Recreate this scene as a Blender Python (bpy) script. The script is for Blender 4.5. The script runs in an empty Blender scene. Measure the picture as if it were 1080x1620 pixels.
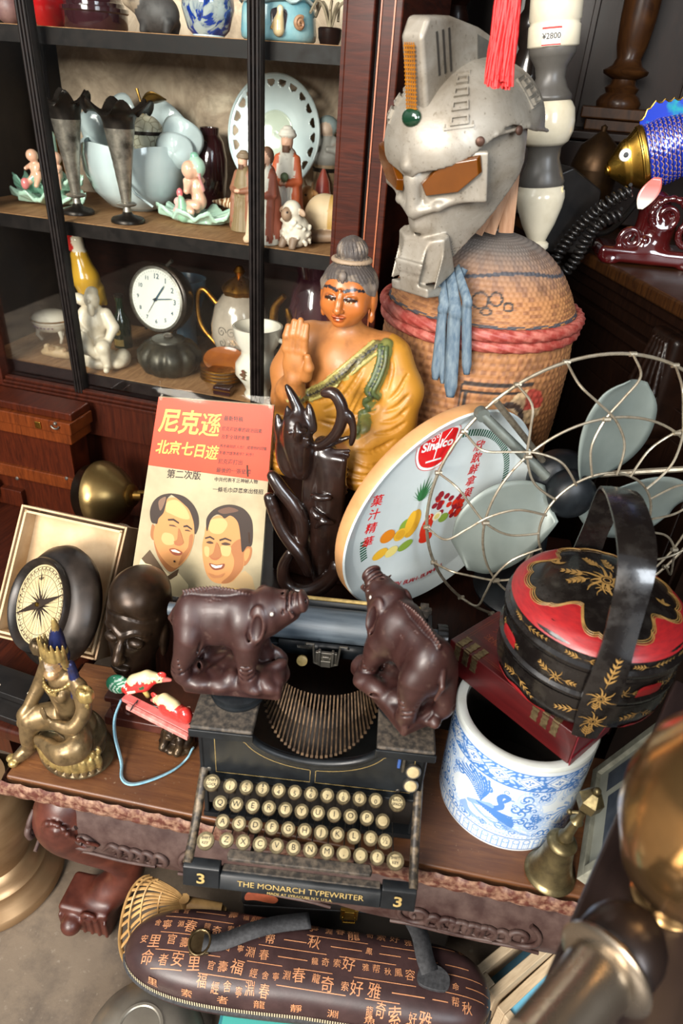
import bpy,bmesh,math,random
import numpy as np
from mathutils import Vector,Matrix,Quaternion,Euler
random.seed(7);RNG=np.random.default_rng(7)
PI=math.pi;sin=math.sin;cos=math.cos
SC=bpy.context.scene;COL=SC.collection
V=Vector
# --- camera, light, exposure
FPX=1080.0
def _nrm(a):return a/np.linalg.norm(a)
_d=_nrm(np.array([-128.,1690.,1080.]))
_X=_nrm(np.array([4920.,990.,-1080.]));_X=_nrm(_X-_d*(_X@_d))
_Z=-_d;_Y=np.cross(_Z,_X)
RW=np.array([_X,_Y,_Z]);CAM=np.array([0.,0.,1.15])
cd=bpy.data.cameras.new('camera');co=bpy.data.objects.new('camera',cd);COL.objects.link(co)
_m=np.eye(4);_m[:3,0]=RW[:,0];_m[:3,1]=-RW[:,1];_m[:3,2]=-RW[:,2];_m[:3,3]=CAM
co.matrix_world=Matrix(_m.tolist())
cd.sensor_fit='HORIZONTAL';cd.sensor_width=36;cd.lens=36*FPX/1080;cd.clip_start=.02;cd.clip_end=50
cd.dof.use_dof=True;cd.dof.focus_distance=.96;cd.dof.aperture_fstop=7.5
SC.camera=co
SC.view_settings.view_transform='Standard';SC.view_settings.look='None'
SC.view_settings.exposure=0.55;SC.view_settings.gamma=1;SC.view_settings.use_curve_mapping=False
wd=bpy.data.worlds.new('daylight');SC.world=wd;wd.use_nodes=True
_bg=wd.node_tree.nodes['Background'];_tc=wd.node_tree.nodes.new('ShaderNodeTexCoord');_sx=wd.node_tree.nodes.new('ShaderNodeSeparateXYZ');_cr=wd.node_tree.nodes.new('ShaderNodeValToRGB')
_cr.color_ramp.elements[0].position=.48;_cr.color_ramp.elements[0].color=(.035,.032,.03,1);_cr.color_ramp.elements[1].position=.8;_cr.color_ramp.elements[1].color=(.93,.96,1,1)
_mr=wd.node_tree.nodes.new('ShaderNodeMapRange');_mr.inputs[1].default_value=-1;_mr.inputs[2].default_value=1
for _a,_b in ((_tc.outputs['Generated'],_sx.inputs[0]),(_sx.outputs[2],_mr.inputs[0]),(_mr.outputs[0],_cr.inputs[0]),(_cr.outputs[0],_bg.inputs[0])):wd.node_tree.links.new(_a,_b)
_bg.inputs[1].default_value=.5
def area(name,loc,target,sx,sy,power,col):
 l=bpy.data.lights.new(name,'AREA');l.shape='RECTANGLE';l.size=sx;l.size_y=sy;l.energy=power;l.color=col
 o=bpy.data.objects.new(name,l);COL.objects.link(o);o.location=loc
 o.rotation_euler=(V(target)-V(loc)).to_track_quat('-Z','Y').to_euler();return o
area('shopfront_daylight',(-.72,-2.7,1.95),(-.4,1.0,.75),1.3,1.2,195,(1,.935,.85))
area('awning_daylight',(-1.3,-1.0,2.3),(-.3,.8,.5),1.2,.9,42,(1,.96,.9))
area('doorway_daylight',(1.5,-1.2,1.9),(.1,.7,.6),.8,1.2,46,(.86,.93,1))
# --- camera-calibrated survey helpers: a sight line met with a real plane
def ray(px,py):return RW@np.array([px-540,py-810,FPX])/FPX
def at_z(px,py,z):r=ray(px,py);return V(CAM+r*((z-CAM[2])/r[2]))
def at_y(px,py,y):r=ray(px,py);return V(CAM+r*(y/r[1]))
def at_d(px,py,d):return V(CAM+ray(px,py)*d)
def at_pl(px,py,o,n):r=V(ray(px,py));c=V(CAM);return c+r*((V(o)-c).dot(V(n))/r.dot(V(n)))
def depth(p):return float((RW.T@(np.array(p)-CAM))[2])
def proj(p):
 c=RW.T@(np.array(p)-CAM);return 540+FPX*c[0]/c[2],810+FPX*c[1]/c[2]
def mpp(p):return depth(p)/FPX
def up(p,py):
 lo,hi=-1.,2.
 for _ in range(50):
  m=(lo+hi)/2
  if proj((p[0],p[1],p[2]+m))[1]>py:lo=m
  else:hi=m
 return (lo+hi)/2
# --- materials
def lin(h):
 h=h.lstrip('#');c=[int(h[i:i+2],16)/255 for i in (0,2,4)]
 return tuple((x/12.92 if x<=.04045 else ((x+.055)/1.055)**2.4) for x in c)+(1,)
MATS={}
class NT:
 def __init__(s,name):
  s.m=bpy.data.materials.new(name);s.m.use_nodes=True;s.t=s.m.node_tree;s.b=s.t.nodes['Principled BSDF']
 def n(s,ty,**k):
  o=s.t.nodes.new(ty)
  for a,b in k.items():
   if hasattr(o,a):setattr(o,a,b)
   else:o.inputs[a.replace('_',' ')].default_value=b
  return o
 def l(s,a,b):s.t.links.new(a,b)
 def co(s,kind='Object',scale=(1,1,1),rot=(0,0,0)):
  c=s.n('ShaderNodeTexCoord');mp=s.n('ShaderNodeMapping');mp.inputs['Scale'].default_value=scale;mp.inputs['Rotation'].default_value=rot
  s.l(c.outputs[kind],mp.inputs['Vector']);return mp.outputs[0]
 def noise(s,vec,scale=5,detail=4,rough=.6,dist=0):
  o=s.n('ShaderNodeTexNoise');o.inputs['Scale'].default_value=scale;o.inputs['Detail'].default_value=detail
  o.inputs['Roughness'].default_value=rough;o.inputs['Distortion'].default_value=dist
  if vec:s.l(vec,o.inputs['Vector'])
  return o.outputs['Fac']
 def ramp(s,fac,stops,interp='LINEAR'):
  o=s.n('ShaderNodeValToRGB');o.color_ramp.interpolation=interp;e=o.color_ramp.elements
  while len(e)<len(stops):e.new(.5)
  for i,(p,c) in enumerate(stops):
   e[i].position=p;e[i].color=lin(c) if isinstance(c,str) else ((c,c,c,1) if not isinstance(c,tuple) else c)
  s.l(fac,o.inputs[0]);return o.outputs[0]
 def mix(s,fac,a,b,mode='MIX'):
  o=s.n('ShaderNodeMix',data_type='RGBA',blend_type=mode)
  for sock,v in ((o.inputs[0],fac),(o.inputs[6],a),(o.inputs[7],b)):
   if hasattr(v,'links'):s.l(v,sock)
   else:sock.default_value=lin(v) if isinstance(v,str) else v
  return o.outputs[2]
 def math(s,op,a,b=None,c=None):
  o=s.n('ShaderNodeMath',operation=op)
  for i,v in enumerate((a,b,c)):
   if v is None:continue
   if hasattr(v,'links'):s.l(v,o.inputs[i])
   else:o.inputs[i].default_value=v
  return o.outputs[0]
 def bump(s,h,strength=.3,dist=.002):
  o=s.n('ShaderNodeBump');o.inputs['Strength'].default_value=strength;o.inputs['Distance'].default_value=dist
  s.l(h,o.inputs['Height']);s.l(o.outputs[0],s.b.inputs['Normal'])
 def base(s,c):
  if hasattr(c,'links'):s.l(c,s.b.inputs['Base Color'])
  else:s.b.inputs['Base Color'].default_value=lin(c) if isinstance(c,str) else c
 def set(s,**k):
  for a,v in k.items():
   sock=s.b.inputs[a.replace('_',' ')]
   if hasattr(v,'links'):s.l(v,sock)
   else:sock.default_value=v
  return s.m
def mat(name,c1,c2=None,rough=.5,metal=0,scale=30,lo=.35,hi=.7,stretch=(1,1,1),bump=0,bscale=None,bdist=.001,coat=0,r2=None,detail=5,spec=None,trans=0,dist=0):
 """two-tone noisy surface; r2: roughness of the second tone"""
 if name in MATS:return MATS[name]
 t=NT(name);f=None
 if c2 or bump or r2 is not None:
  vec=t.co('Object',stretch);f=t.noise(vec,scale,detail,.6,dist)
 if c2:
  fr=t.ramp(f,[(lo,0.),(hi,1.)]);t.base(t.mix(fr,c1,c2))
  if r2 is not None:t.set(Roughness=t.math('MULTIPLY_ADD',fr,r2-rough,rough))
  else:t.set(Roughness=rough)
 else:t.base(c1);t.set(Roughness=rough)
 t.set(Metallic=metal)
 if coat:t.set(Coat_Weight=coat,Coat_Roughness=.08)
 if spec is not None:t.set(Specular_IOR_Level=spec)
 if trans:t.set(Transmission_Weight=trans)
 if bump:t.bump(t.noise(vec,bscale or scale,6,.65),bump,bdist)
 MATS[name]=t.m;return t.m
def vmat(name,rough=.5,metal=0,coat=0,dirt=None,dscale=60,bump=0,dlo=.5,dhi=.75,bscale=None,bdist=.001):
 """takes the thing's own paint from its 'Col' attribute; dirt is a second tone in noisy patches"""
 if name in MATS:return MATS[name]
 t=NT(name);a=t.n('ShaderNodeVertexColor');a.layer_name='Col';c=a.outputs[0]
 vec=t.co('Object')
 if dirt:c=t.mix(t.ramp(t.noise(vec,dscale),[(dlo,0.),(dhi,1.)]),c,dirt)
 t.base(c);t.set(Roughness=rough,Metallic=metal)
 if coat:t.set(Coat_Weight=coat,Coat_Roughness=.1)
 if bump:t.bump(t.noise(vec,bscale or dscale,6,.65),bump,bdist)
 MATS[name]=t.m;return t.m
def wood(name,c1,c2,rough=.35,scale=(3,3,40),coat=0,rings=6,bump=.15):
 """grain runs along the axis with the small scale"""
 if name in MATS:return MATS[name]
 t=NT(name);vec=t.co('Object',scale)
 n1=t.noise(vec,rings,8,.62,1.2);n2=t.noise(t.co('Object'),9,3,.5)
 c=t.mix(t.ramp(n1,[(.3,0.),(.72,1.)]),c1,c2);c=t.mix(t.math('MULTIPLY',n2,.45),c,c1)
 t.base(c);t.set(Roughness=rough,Specular_IOR_Level=.12)
 if coat:t.set(Coat_Weight=coat,Coat_Roughness=.15)
 t.bump(n1,bump,.001);MATS[name]=t.m;return t.m
# --- mesh builder
def rot_to(d,u=(0,0,1)):
 """matrix whose Z is d and whose X is as near u x d as can be"""
 z=V(d).normalized();x=V(u).cross(z)
 if x.length<1e-6:x=V((1,0,0)).cross(z)
 if x.length<1e-6:x=V((0,1,0)).cross(z)
 x.normalize();y=z.cross(x)
 return Matrix((x,y,z)).transposed()
def cat_rom(pts,n=8,closed=False):
 P=[np.array(p,float) for p in pts];N=len(P);out=[]
 for i in range(N if closed else N-1):
  a=P[(i-1)%N] if (closed or i>0) else 2*P[0]-P[1];b=P[i];c=P[(i+1)%N]
  d=P[(i+2)%N] if (closed or i+2<N) else 2*P[-1]-P[-2]
  for k in range(n):
   t=k/n;out.append(.5*((2*b)+(c-a)*t+(2*a-5*b+4*c-d)*t*t+(3*b-a-3*c+d)*t**3))
 if not closed:out.append(P[-1])
 return out
class G:
 def __init__(s):s.v=[];s.f=[];s.mi=[];s.c=[];s.cm=0;s.col=None;s.X=None
 def add(s,vs,fs,mi=None):
  o=len(s.v)
  for p in vs:
   p=V(p)
   s.v.append(s.X@p if s.X is not None else p)
  s.c+=[s.col]*len(vs)
  m=s.cm if mi is None else mi
  for f in fs:s.f.append([i+o for i in f]);s.mi.append(m)
  return s
 def box(s,c,size,R=None,taper=1.0,mi=None):
  x,y,z=[a/2 for a in size];R=R or Matrix.Identity(3);c=V(c);t=taper
  vs=[c+R@V(p) for p in ((-x,-y,-z),(x,-y,-z),(x,y,-z),(-x,y,-z),(-x*t,-y*t,z),(x*t,-y*t,z),(x*t,y*t,z),(-x*t,y*t,z))]
  return s.add(vs,[(0,3,2,1),(4,5,6,7),(0,1,5,4),(1,2,6,5),(2,3,7,6),(3,0,4,7)],mi)
 def lathe(s,prof,c=(0,0,0),R=None,n=32,mi=None,mod=None,arc=2*PI,cap=True):
  """prof: (radius, height) from bottom to top; mod(angle, k) scales the radius and may lift"""
  c=V(c);R=R or Matrix.Identity(3);vs=[];fs=[];m=len(prof);full=abs(arc-2*PI)<1e-6;nn=n if full else n+1
  for k,(r,h) in enumerate(prof):
   for i in range(nn):
    a=arc*i/n;q=mod(a,k) if mod else (1,0)
    vs.append(c+R@V((r*q[0]*cos(a),r*q[0]*sin(a),h+q[1])))
  for k in range(m-1):
   for i in range(n):
    j=(i+1)%nn;fs.append((k*nn+i,k*nn+j,(k+1)*nn+j,(k+1)*nn+i))
  if full and cap:
   if prof[0][0]>1e-6:fs.append([i for i in range(n)][::-1])
   if prof[-1][0]>1e-6:fs.append([(m-1)*n+i for i in range(n)])
  return s.add(vs,fs,mi)
 def tube(s,pts,r,n=10,closed=False,flat=1.0,upv=None,caps=True,mi=None):
  """swept round (or flattened: flat scales the second axis) section; r: number or one per point"""
  P=[V(p) for p in pts];N=len(P);rs=[r]*N if isinstance(r,(int,float)) else list(r)
  T=[]
  for i in range(N):
   a=P[(i-1)%N] if (closed or i>0) else P[0];b=P[(i+1)%N] if (closed or i<N-1) else P[-1]
   d=b-a;T.append(d.normalized() if d.length>1e-9 else V((0,0,1)))
  u=V(upv) if upv else (V((0,0,1)) if abs(T[0].z)<.9 else V((1,0,0)))
  vs=[];fs=[];x=None
  for i in range(N):
   if upv is not None or x is None:x=u-T[i]*u.dot(T[i])
   else:x=x-T[i]*x.dot(T[i])
   if x.length<1e-8:x=T[i].orthogonal()
   x.normalize();y=T[i].cross(x)
   for k in range(n):
    a=2*PI*k/n;vs.append(P[i]+x*(rs[i]*flat*sin(a))+y*(rs[i]*cos(a)))
  for i in range(N if closed else N-1):
   for k in range(n):
    fs.append((i*n+k,i*n+(k+1)%n,((i+1)%N)*n+(k+1)%n,((i+1)%N)*n+k))
  if caps and not closed:fs.append([k for k in range(n)][::-1]);fs.append([(N-1)*n+k for k in range(n)])
  return s.add(vs,fs,mi)
 def ell(s,c,r,R=None,n=20,m=12,mi=None):
  c=V(c);R=R or Matrix.Identity(3);r=(r,r,r) if isinstance(r,(int,float)) else r
  vs=[c+R@V((0,0,-r[2]))]
  for j in range(1,m):
   t=-PI/2+PI*j/m
   for i in range(n):a=2*PI*i/n;vs.append(c+R@V((r[0]*cos(t)*cos(a),r[1]*cos(t)*sin(a),r[2]*sin(t))))
  vs.append(c+R@V((0,0,r[2])));fs=[]
  for i in range(n):fs.append((0,1+(i+1)%n,1+i))
  for j in range(m-2):
   for i in range(n):a=1+j*n;fs.append((a+i,a+(i+1)%n,a+n+(i+1)%n,a+n+i))
  a=1+(m-2)*n;L=len(vs)-1
  for i in range(n):fs.append((a+i,a+(i+1)%n,L))
  return s.add(vs,fs,mi)
 def prism(s,pts,o,u,v,t,back=0,mi=None,taper=1.0):
  """outline pts (2D) in the plane o,u,v, raised by t along u x v"""
  o,u,v=V(o),V(u),V(v);w=u.cross(v).normalized();n=len(pts)
  if sum(pts[i][0]*pts[(i+1)%n][1]-pts[(i+1)%n][0]*pts[i][1] for i in range(n))<0:pts=pts[::-1]
  cx=sum(p[0] for p in pts)/n;cy=sum(p[1] for p in pts)/n
  A=[o+u*p[0]+v*p[1]-w*back for p in pts];B=[o+u*(cx+(p[0]-cx)*taper)+v*(cy+(p[1]-cy)*taper)+w*t for p in pts]
  return s.add(A+B,[list(range(n))[::-1],list(range(n,2*n))]+[(i,(i+1)%n,n+(i+1)%n,n+i) for i in range(n)],mi)
 def flat(s,pts,fn,off=0.0,mi=None):
  """a flat patch of paint laid on a surface: fn(u, v, off) -> point"""
  n=len(pts)
  if sum(pts[i][0]*pts[(i+1)%n][1]-pts[(i+1)%n][0]*pts[i][1] for i in range(n))<0:pts=pts[::-1]
  return s.add([fn(p[0],p[1],off) for p in pts],[list(range(n))],mi)
 def ribbon(s,pts,w,fn,off=.0004,mi=None,smooth=0,closed=False):
  """painted or engraved stroke along a 2D path on a surface; w: width or one per point"""
  if smooth:pts=cat_rom(pts,smooth,closed)
  if closed:pts=list(pts)+[pts[0]]
  N=len(pts);vs=[]
  for i in range(N):
   a=np.array(pts[max(i-1,0)],float);b=np.array(pts[min(i+1,N-1)],float)
   if closed and i in (0,N-1):a=np.array(pts[N-2],float);b=np.array(pts[1],float)
   d=b-a;L=np.hypot(*d) or 1;nx,ny=-d[1]/L,d[0]/L
   t=i/(N-1);ww=w(t) if callable(w) else w
   vs+=[fn(pts[i][0]-nx*ww/2,pts[i][1]-ny*ww/2,off),fn(pts[i][0]+nx*ww/2,pts[i][1]+ny*ww/2,off)]
  return s.add(vs,[(2*i,2*i+2,2*i+3,2*i+1) for i in range(N-1)],mi)
 def grid(s,fn,nu,nv,mi=None,cu=False,cv=False):
  """fn(i/nu, j/nv) -> point"""
  U=nu if cu else nu+1;W=nv if cv else nv+1
  vs=[fn(i/nu,j/nv) for i in range(U) for j in range(W)]
  fs=[(i*W+j,((i+1)%U)*W+j,((i+1)%U)*W+(j+1)%W,i*W+(j+1)%W) for i in range(nu) for j in range(nv)]
  return s.add(vs,fs,mi)
 def text(s,body,size,fn,off=.0005,mi=None,bold=0,x=0,y=0,rot=0,sx=1,shear=0,align='CENTER'):
  vs,fs=glyphs(body,bold,align);cr,sr=cos(rot),sin(rot)
  P=[((vx*sx+vy*shear)*size,vy*size) for vx,vy in vs]
  return s.add([fn(x+a*cr-b*sr,y+a*sr+b*cr,off) for a,b in P],fs,mi)
 def obj(s,name,mats,parent=None,smooth=40,bevel=0,seg=2,world=False,sub=0,solid=0):
  me=bpy.data.meshes.new(name);vs=s.v
  if parent is not None and world:iv=XF[parent.name].inverted();vs=[iv@p for p in vs]
  me.from_pydata([tuple(p) for p in vs],[],s.f)
  mats=mats if isinstance(mats,(list,tuple)) else [mats]
  for m in mats:me.materials.append(m)
  if len(mats)>1:me.polygons.foreach_set('material_index',s.mi)
  if any(c is not None for c in s.c):
   at=me.color_attributes.new('Col','FLOAT_COLOR','POINT')
   at.data.foreach_set('color',np.array([(c or (1,1,1,1)) for c in s.c],np.float32).ravel())
  me.validate();
  bm=bmesh.new();bm.from_mesh(me);bmesh.ops.recalc_face_normals(bm,faces=bm.faces[:]);bm.to_mesh(me);bm.free()
  if smooth:
   me.shade_smooth()
   if smooth<180:me.set_sharp_from_angle(angle=math.radians(smooth))
  o=bpy.data.objects.new(name,me);COL.objects.link(o);o.parent=parent
  if parent is not None:XF[o.name]=XF[parent.name].copy()
  else:XF[o.name]=Matrix.Identity(4)
  if solid:md=o.modifiers.new('s','SOLIDIFY');md.thickness=solid;md.offset=0
  if bevel:
   md=o.modifiers.new('b','BEVEL');md.width=bevel;md.segments=seg;md.limit_method='ANGLE';md.angle_limit=math.radians(35);md.harden_normals=bool(smooth)
  if sub:md=o.modifiers.new('u','SUBSURF');md.levels=sub;md.render_levels=sub
  return o
_GL={}
def glyphs(body,bold=0,align='CENTER'):
 k=(body,bold,align)
 if k in _GL:return _GL[k]
 cu=bpy.data.curves.new('t','FONT');cu.body=body;cu.size=1;cu.align_x=align;cu.align_y='CENTER';cu.resolution_u=3;cu.offset=bold;cu.fill_mode='BOTH'
 o=bpy.data.objects.new('t',cu);COL.objects.link(o);dg=bpy.context.evaluated_depsgraph_get()
 me=bpy.data.meshes.new_from_object(o.evaluated_get(dg));r=([(v.co.x,v.co.y) for v in me.vertices],[list(p.vertices) for p in me.polygons])
 bpy.data.objects.remove(o);bpy.data.curves.remove(cu);bpy.data.meshes.remove(me);_GL[k]=r;return r
XF={}
def thing(name,label,cat,loc=(0,0,0),rot=(0,0,0),group=None):
 o=bpy.data.objects.new(name,None);COL.objects.link(o);o.empty_display_size=.02
 loc=V(loc)+V((0,0,.0008));o.location=loc;o.rotation_euler=rot
 XF[o.name]=Matrix.Translation(loc)@Euler(rot).to_matrix().to_4x4()
 return tag(o,label,cat,group)
def tag(o,label,cat,group=None):
 o['label']=label;o['category']=cat
 if group:o['group']=group
 return o
def struct(o):o['kind']='structure';return o
def frame_plane(o,u,v):
 """fn(a, b, off) on a plane"""
 o,u,v=V(o),V(u),V(v);w=u.cross(v).normalized()
 return lambda a,b,off=0:o+u*a+v*b+w*off
# --- sculpting: blended solids on a grid, skinned into one continuous surface
class SD:
 def __init__(s,lo,hi,h):
  s.h=h;s.base=lo[2]==0 or None;s.lo=np.array(lo,float)-3*h;s.n=np.ceil((np.array(hi,float)+3*h-s.lo)/h).astype(int)+1
  s.f=np.full(s.n,1.,np.float32);s.c=np.zeros(s.n,np.int16);s.pal=[]
 def ci(s,col):
  col=lin(col) if isinstance(col,str) else col
  if col not in s.pal:s.pal.append(col)
  return s.pal.index(col)
 def put(s,fn,lo,hi,k=0.,col=None,op='u'):
  pad=k+2.5*s.h
  a=np.clip(np.floor((np.minimum(lo,hi)-pad-s.lo)/s.h).astype(int),0,s.n);b=np.clip(np.ceil((np.maximum(lo,hi)+pad-s.lo)/s.h).astype(int)+1,0,s.n)
  if (b<=a).any():return s
  x,y,z=[(s.lo[i]+s.h*np.arange(a[i],b[i])).astype(np.float32) for i in range(3)]
  sl=tuple(slice(a[i],b[i]) for i in range(3))
  d=fn(x[:,None,None],y[None,:,None],z[None,None,:]);F=s.f[sl]
  if op=='u':
   if col is not None:s.c[sl]=np.where(d<F,s.ci(col),s.c[sl])
   if k>0:h=np.clip(.5+.5*(F-d)/k,0,1);s.f[sl]=F*(1-h)+d*h-k*h*(1-h)
   else:s.f[sl]=np.minimum(F,d)
  elif op=='s':
   if col is not None:s.c[sl]=np.where((-d>F-s.h*1.5),s.ci(col),s.c[sl])
   if k>0:h=np.clip(.5-.5*(F+d)/k,0,1);s.f[sl]=F*(1-h)-d*h+k*h*(1-h)
   else:s.f[sl]=np.maximum(F,-d)
  elif op=='p':
   s.c[sl]=np.where(d<0,s.ci(col),s.c[sl])
  elif op=='a':
   s.f[sl]=F+d
  return s
 def ell(s,c,r,R=None,k=.0,col=None,op='u'):
  r=np.array([r]*3 if isinstance(r,(int,float)) else r,np.float32);c=np.array(c,np.float32)
  M=np.array(R,np.float32) if R is not None else None;m=float(r.max()) if R is not None else r
  def fn(x,y,z):
   p=[x-c[0],y-c[1],z-c[2]]
   if M is not None:p=[M[0,i]*p[0]+M[1,i]*p[1]+M[2,i]*p[2] for i in range(3)]
   a=np.sqrt(sum((p[i]/r[i])**2 for i in range(3)));b=np.sqrt(sum((p[i]/r[i]**2)**2 for i in range(3)))+1e-9
   return a*(a-1)/b
  return s.put(fn,c-m,c+m,k,col,op)
 def cap(s,a,b,ra,rb=None,k=.0,col=None,op='u'):
  rb=ra if rb is None else rb;a=np.array(a,np.float32);b=np.array(b,np.float32);e=b-a;L=float(e@e)+1e-12;m=max(ra,rb)
  def fn(x,y,z):
   px,py,pz=x-a[0],y-a[1],z-a[2];h=np.clip((px*e[0]+py*e[1]+pz*e[2])/L,0,1)
   return np.sqrt((px-e[0]*h)**2+(py-e[1]*h)**2+(pz-e[2]*h)**2)-(ra+(rb-ra)*h)
  return s.put(fn,np.minimum(a,b)-m,np.maximum(a,b)+m,k,col,op)
 def chain(s,pts,rs,k=.0,col=None,op='u',smooth=0):
  rs=[rs]*len(pts) if isinstance(rs,(int,float)) else rs
  if smooth:Q=cat_rom([list(p)+[r] for p,r in zip(pts,rs)],smooth);pts=[q[:3] for q in Q];rs=[max(float(q[3]),1e-4) for q in Q]
  for i in range(len(pts)-1):s.cap(pts[i],pts[i+1],rs[i],rs[i+1],k,col,op)
  return s
 def box(s,c,half,R=None,rd=.0,k=.0,col=None,op='u'):
  c=np.array(c,np.float32);hf=np.array(half,np.float32);M=np.array(R,np.float32) if R is not None else None;m=float(np.linalg.norm(hf)) if R is not None else hf
  def fn(x,y,z):
   p=[x-c[0],y-c[1],z-c[2]]
   if M is not None:p=[M[0,i]*p[0]+M[1,i]*p[1]+M[2,i]*p[2] for i in range(3)]
   q=[np.abs(p[i])-(hf[i]-rd) for i in range(3)]
   return np.sqrt(sum(np.maximum(t,0)**2 for t in q))+np.minimum(np.maximum(np.maximum(q[0]+0*q[1]+0*q[2],q[1]),q[2]),0)-rd
  return s.put(fn,c-m,c+m,k,col,op)
 def front(s,x,z,y0=None):
  """y of the sculpted surface met first from the front at (x, z)"""
  i=int(round((x-s.lo[0])/s.h));k=int(round((z-s.lo[2])/s.h))
  if not (0<=i<s.n[0] and 0<=k<s.n[2]):return 0.
  c=s.f[i,:,k];w=np.argwhere(c<0)
  if not len(w):return float(y0 if y0 is not None else 0)
  j=int(w[0]);t=c[j-1]/(c[j-1]-c[j]) if j>0 else 0
  return float(s.lo[1]+s.h*(j-1+t))
 def line(s,pts,r,k=.002,col=None,op='s',out=0.,smooth=4):
  """groove (or welt) drawn on the front of the surface along (x, z) points"""
  P=cat_rom(pts,smooth);n=len(P);rs=[(r(i/(n-1)) if callable(r) else r) for i in range(n)]
  return s.chain([(p[0],s.front(p[0],p[1])-out,p[1]) for p in P],rs,k,col,op)
 def mesh(s):
  f=s.f;h=s.h;b=f<0;b[[0,-1]]=False;b[:,[0,-1]]=False;b[:,:,[0,-1]]=False
  cs=[(i,j,k) for i in (0,1) for j in (0,1) for k in (0,1)];n=np.array(f.shape)-1
  cnt=sum(b[i:i+n[0],j:j+n[1],k:k+n[2]].astype(np.int8) for i,j,k in cs);mx=(cnt>0) & (cnt<8)
  ci=np.argwhere(mx);idx=np.full(n,-1,np.int64);idx[mx]=np.arange(len(ci))
  val={c:f[ci[:,0]+c[0],ci[:,1]+c[1],ci[:,2]+c[2]] for c in cs};acc=np.zeros((len(ci),3));w=np.zeros(len(ci))
  for c in cs:
   for ax in range(3):
    if c[ax]:continue
    e=list(c);e[ax]=1;e=tuple(e);A=val[c];B=val[e];m=(A<0) !=(B<0)
    t=np.where(m,A/np.where(m,A-B,1),0);p=np.tile(np.array(c,float),(len(ci),1));p[:,ax]=t
    acc+=p*m[:,None];w+=m
  P=s.lo+h*(ci+acc/np.maximum(w,1)[:,None])
  near=np.clip(np.round((P-s.lo)/h).astype(int),0,np.array(f.shape)-1);cid=s.c[near[:,0],near[:,1],near[:,2]]
  Q=[]
  for ax in range(3):
   o=[i for i in range(3) if i !=ax];A=np.moveaxis(b,ax,0);I=np.moveaxis(idx,ax,0)
   sc=np.argwhere(A[:-1,1:-1,1:-1] !=A[1:,1:-1,1:-1]);i,j,k=sc[:,0],sc[:,1]+1,sc[:,2]+1
   q=np.stack([I[i,j-1,k-1],I[i,j,k-1],I[i,j,k],I[i,j-1,k]],1);fl=A[i,j,k] ^ (ax==1)
   q[~fl]=q[~fl][:,::-1];Q.append(q)
  Q=np.concatenate(Q);Q=Q[(Q>=0).all(1)]
  return P,Q,cid
 def obj(s,name,mats,parent=None,world=False,relax=1,colored=True):
  P,Q,cid=s.mesh()
  for _ in range(relax):
   S=np.zeros_like(P);N=np.zeros(len(P))
   for a,b in ((0,1),(1,2),(2,3),(3,0)):
    np.add.at(S,Q[:,a],P[Q[:,b]]);np.add.at(N,Q[:,a],1);np.add.at(S,Q[:,b],P[Q[:,a]]);np.add.at(N,Q[:,b],1)
   P=.5*P+.5*S/np.maximum(N,1)[:,None]
  if s.base:P[:,2]=np.maximum(P[:,2],.0002)
  if parent is not None and world:iv=np.array(XF[parent.name].inverted());P=P@iv[:3,:3].T+iv[:3,3]
  me=bpy.data.meshes.new(name);me.from_pydata(P.tolist(),[],Q.tolist())
  me.materials.append(mats)
  if colored and s.pal:
   at=me.color_attributes.new('Col','FLOAT_COLOR','POINT');at.data.foreach_set('color',np.array(s.pal,np.float32)[cid].ravel())
  me.shade_smooth();o=bpy.data.objects.new(name,me);COL.objects.link(o);o.parent=parent
  XF[o.name]=XF[parent.name].copy() if parent is not None else Matrix.Identity(4)
  return o
def RZ(a):return Matrix.Rotation(a,3,'Z')
def RX(a):return Matrix.Rotation(a,3,'X')
def RY(a):return Matrix.Rotation(a,3,'Y')
def copy_tree(o,parent=None,loc=None,rot=None):
 c=o.copy();COL.objects.link(c);c.parent=parent
 if loc is not None:c.location=loc
 if rot is not None:c.rotation_euler=rot
 for ch in list(o.children):copy_tree(ch,c)
 return c
# --- materials
M_rose=wood('rosewood','#260d07','#4f1f10',.46,(2,2,26),.05)
M_rose_h=wood('rosewood_rail','#220c07','#451c0e',.48,(26,2,2),.05)
M_dark=wood('dark_timber','#120806','#2a140c',.4,(22,3,3),.1)
M_dark_v=wood('dark_timber_post','#100705','#25110a',.38,(3,3,22),.15)
M_black=mat('black_lacquer_moulding','#0b0706','#17100d',.45,0,60,r2=.6,spec=.2)
M_shelf=wood('worn_shelf_board','#7d5838','#b08860',.6,(14,3,3))
M_conc=None
t=NT('concrete');vec=t.co('Object')
c=t.mix(t.ramp(t.noise(vec,2.2,6,.6,.6),[(.35,0.),(.68,1.)]),'#4f4337','#6e6050')
c=t.mix(t.ramp(t.noise(vec,14,8,.7),[(.45,0.),(.7,.8)]),c,'#3d342d')
c=t.mix(t.ramp(t.noise(vec,90,3,.6),[(.62,0.),(.75,.6)]),c,'#84796a')
t.base(c);t.set(Roughness=.72);t.bump(t.noise(vec,60,8,.7),.25,.002);M_conc=t.m
M_wall=mat('stained_wall','#100906','#1a0f0a',.7,0,3)
M_plaster=mat('ceiling_plaster','#6f6154','#857565',.8,0,4)
M_glass=None
t=NT('window_glass');t.t.nodes.remove(t.b);out=t.t.nodes['Material Output']
tr=t.n('ShaderNodeBsdfTransparent');tr.inputs[0].default_value=(.97,.985,.98,1);gl=t.n('ShaderNodeBsdfGlossy');gl.inputs['Roughness'].default_value=.02
fr=t.n('ShaderNodeFresnel');fr.inputs[0].default_value=1.5
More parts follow.
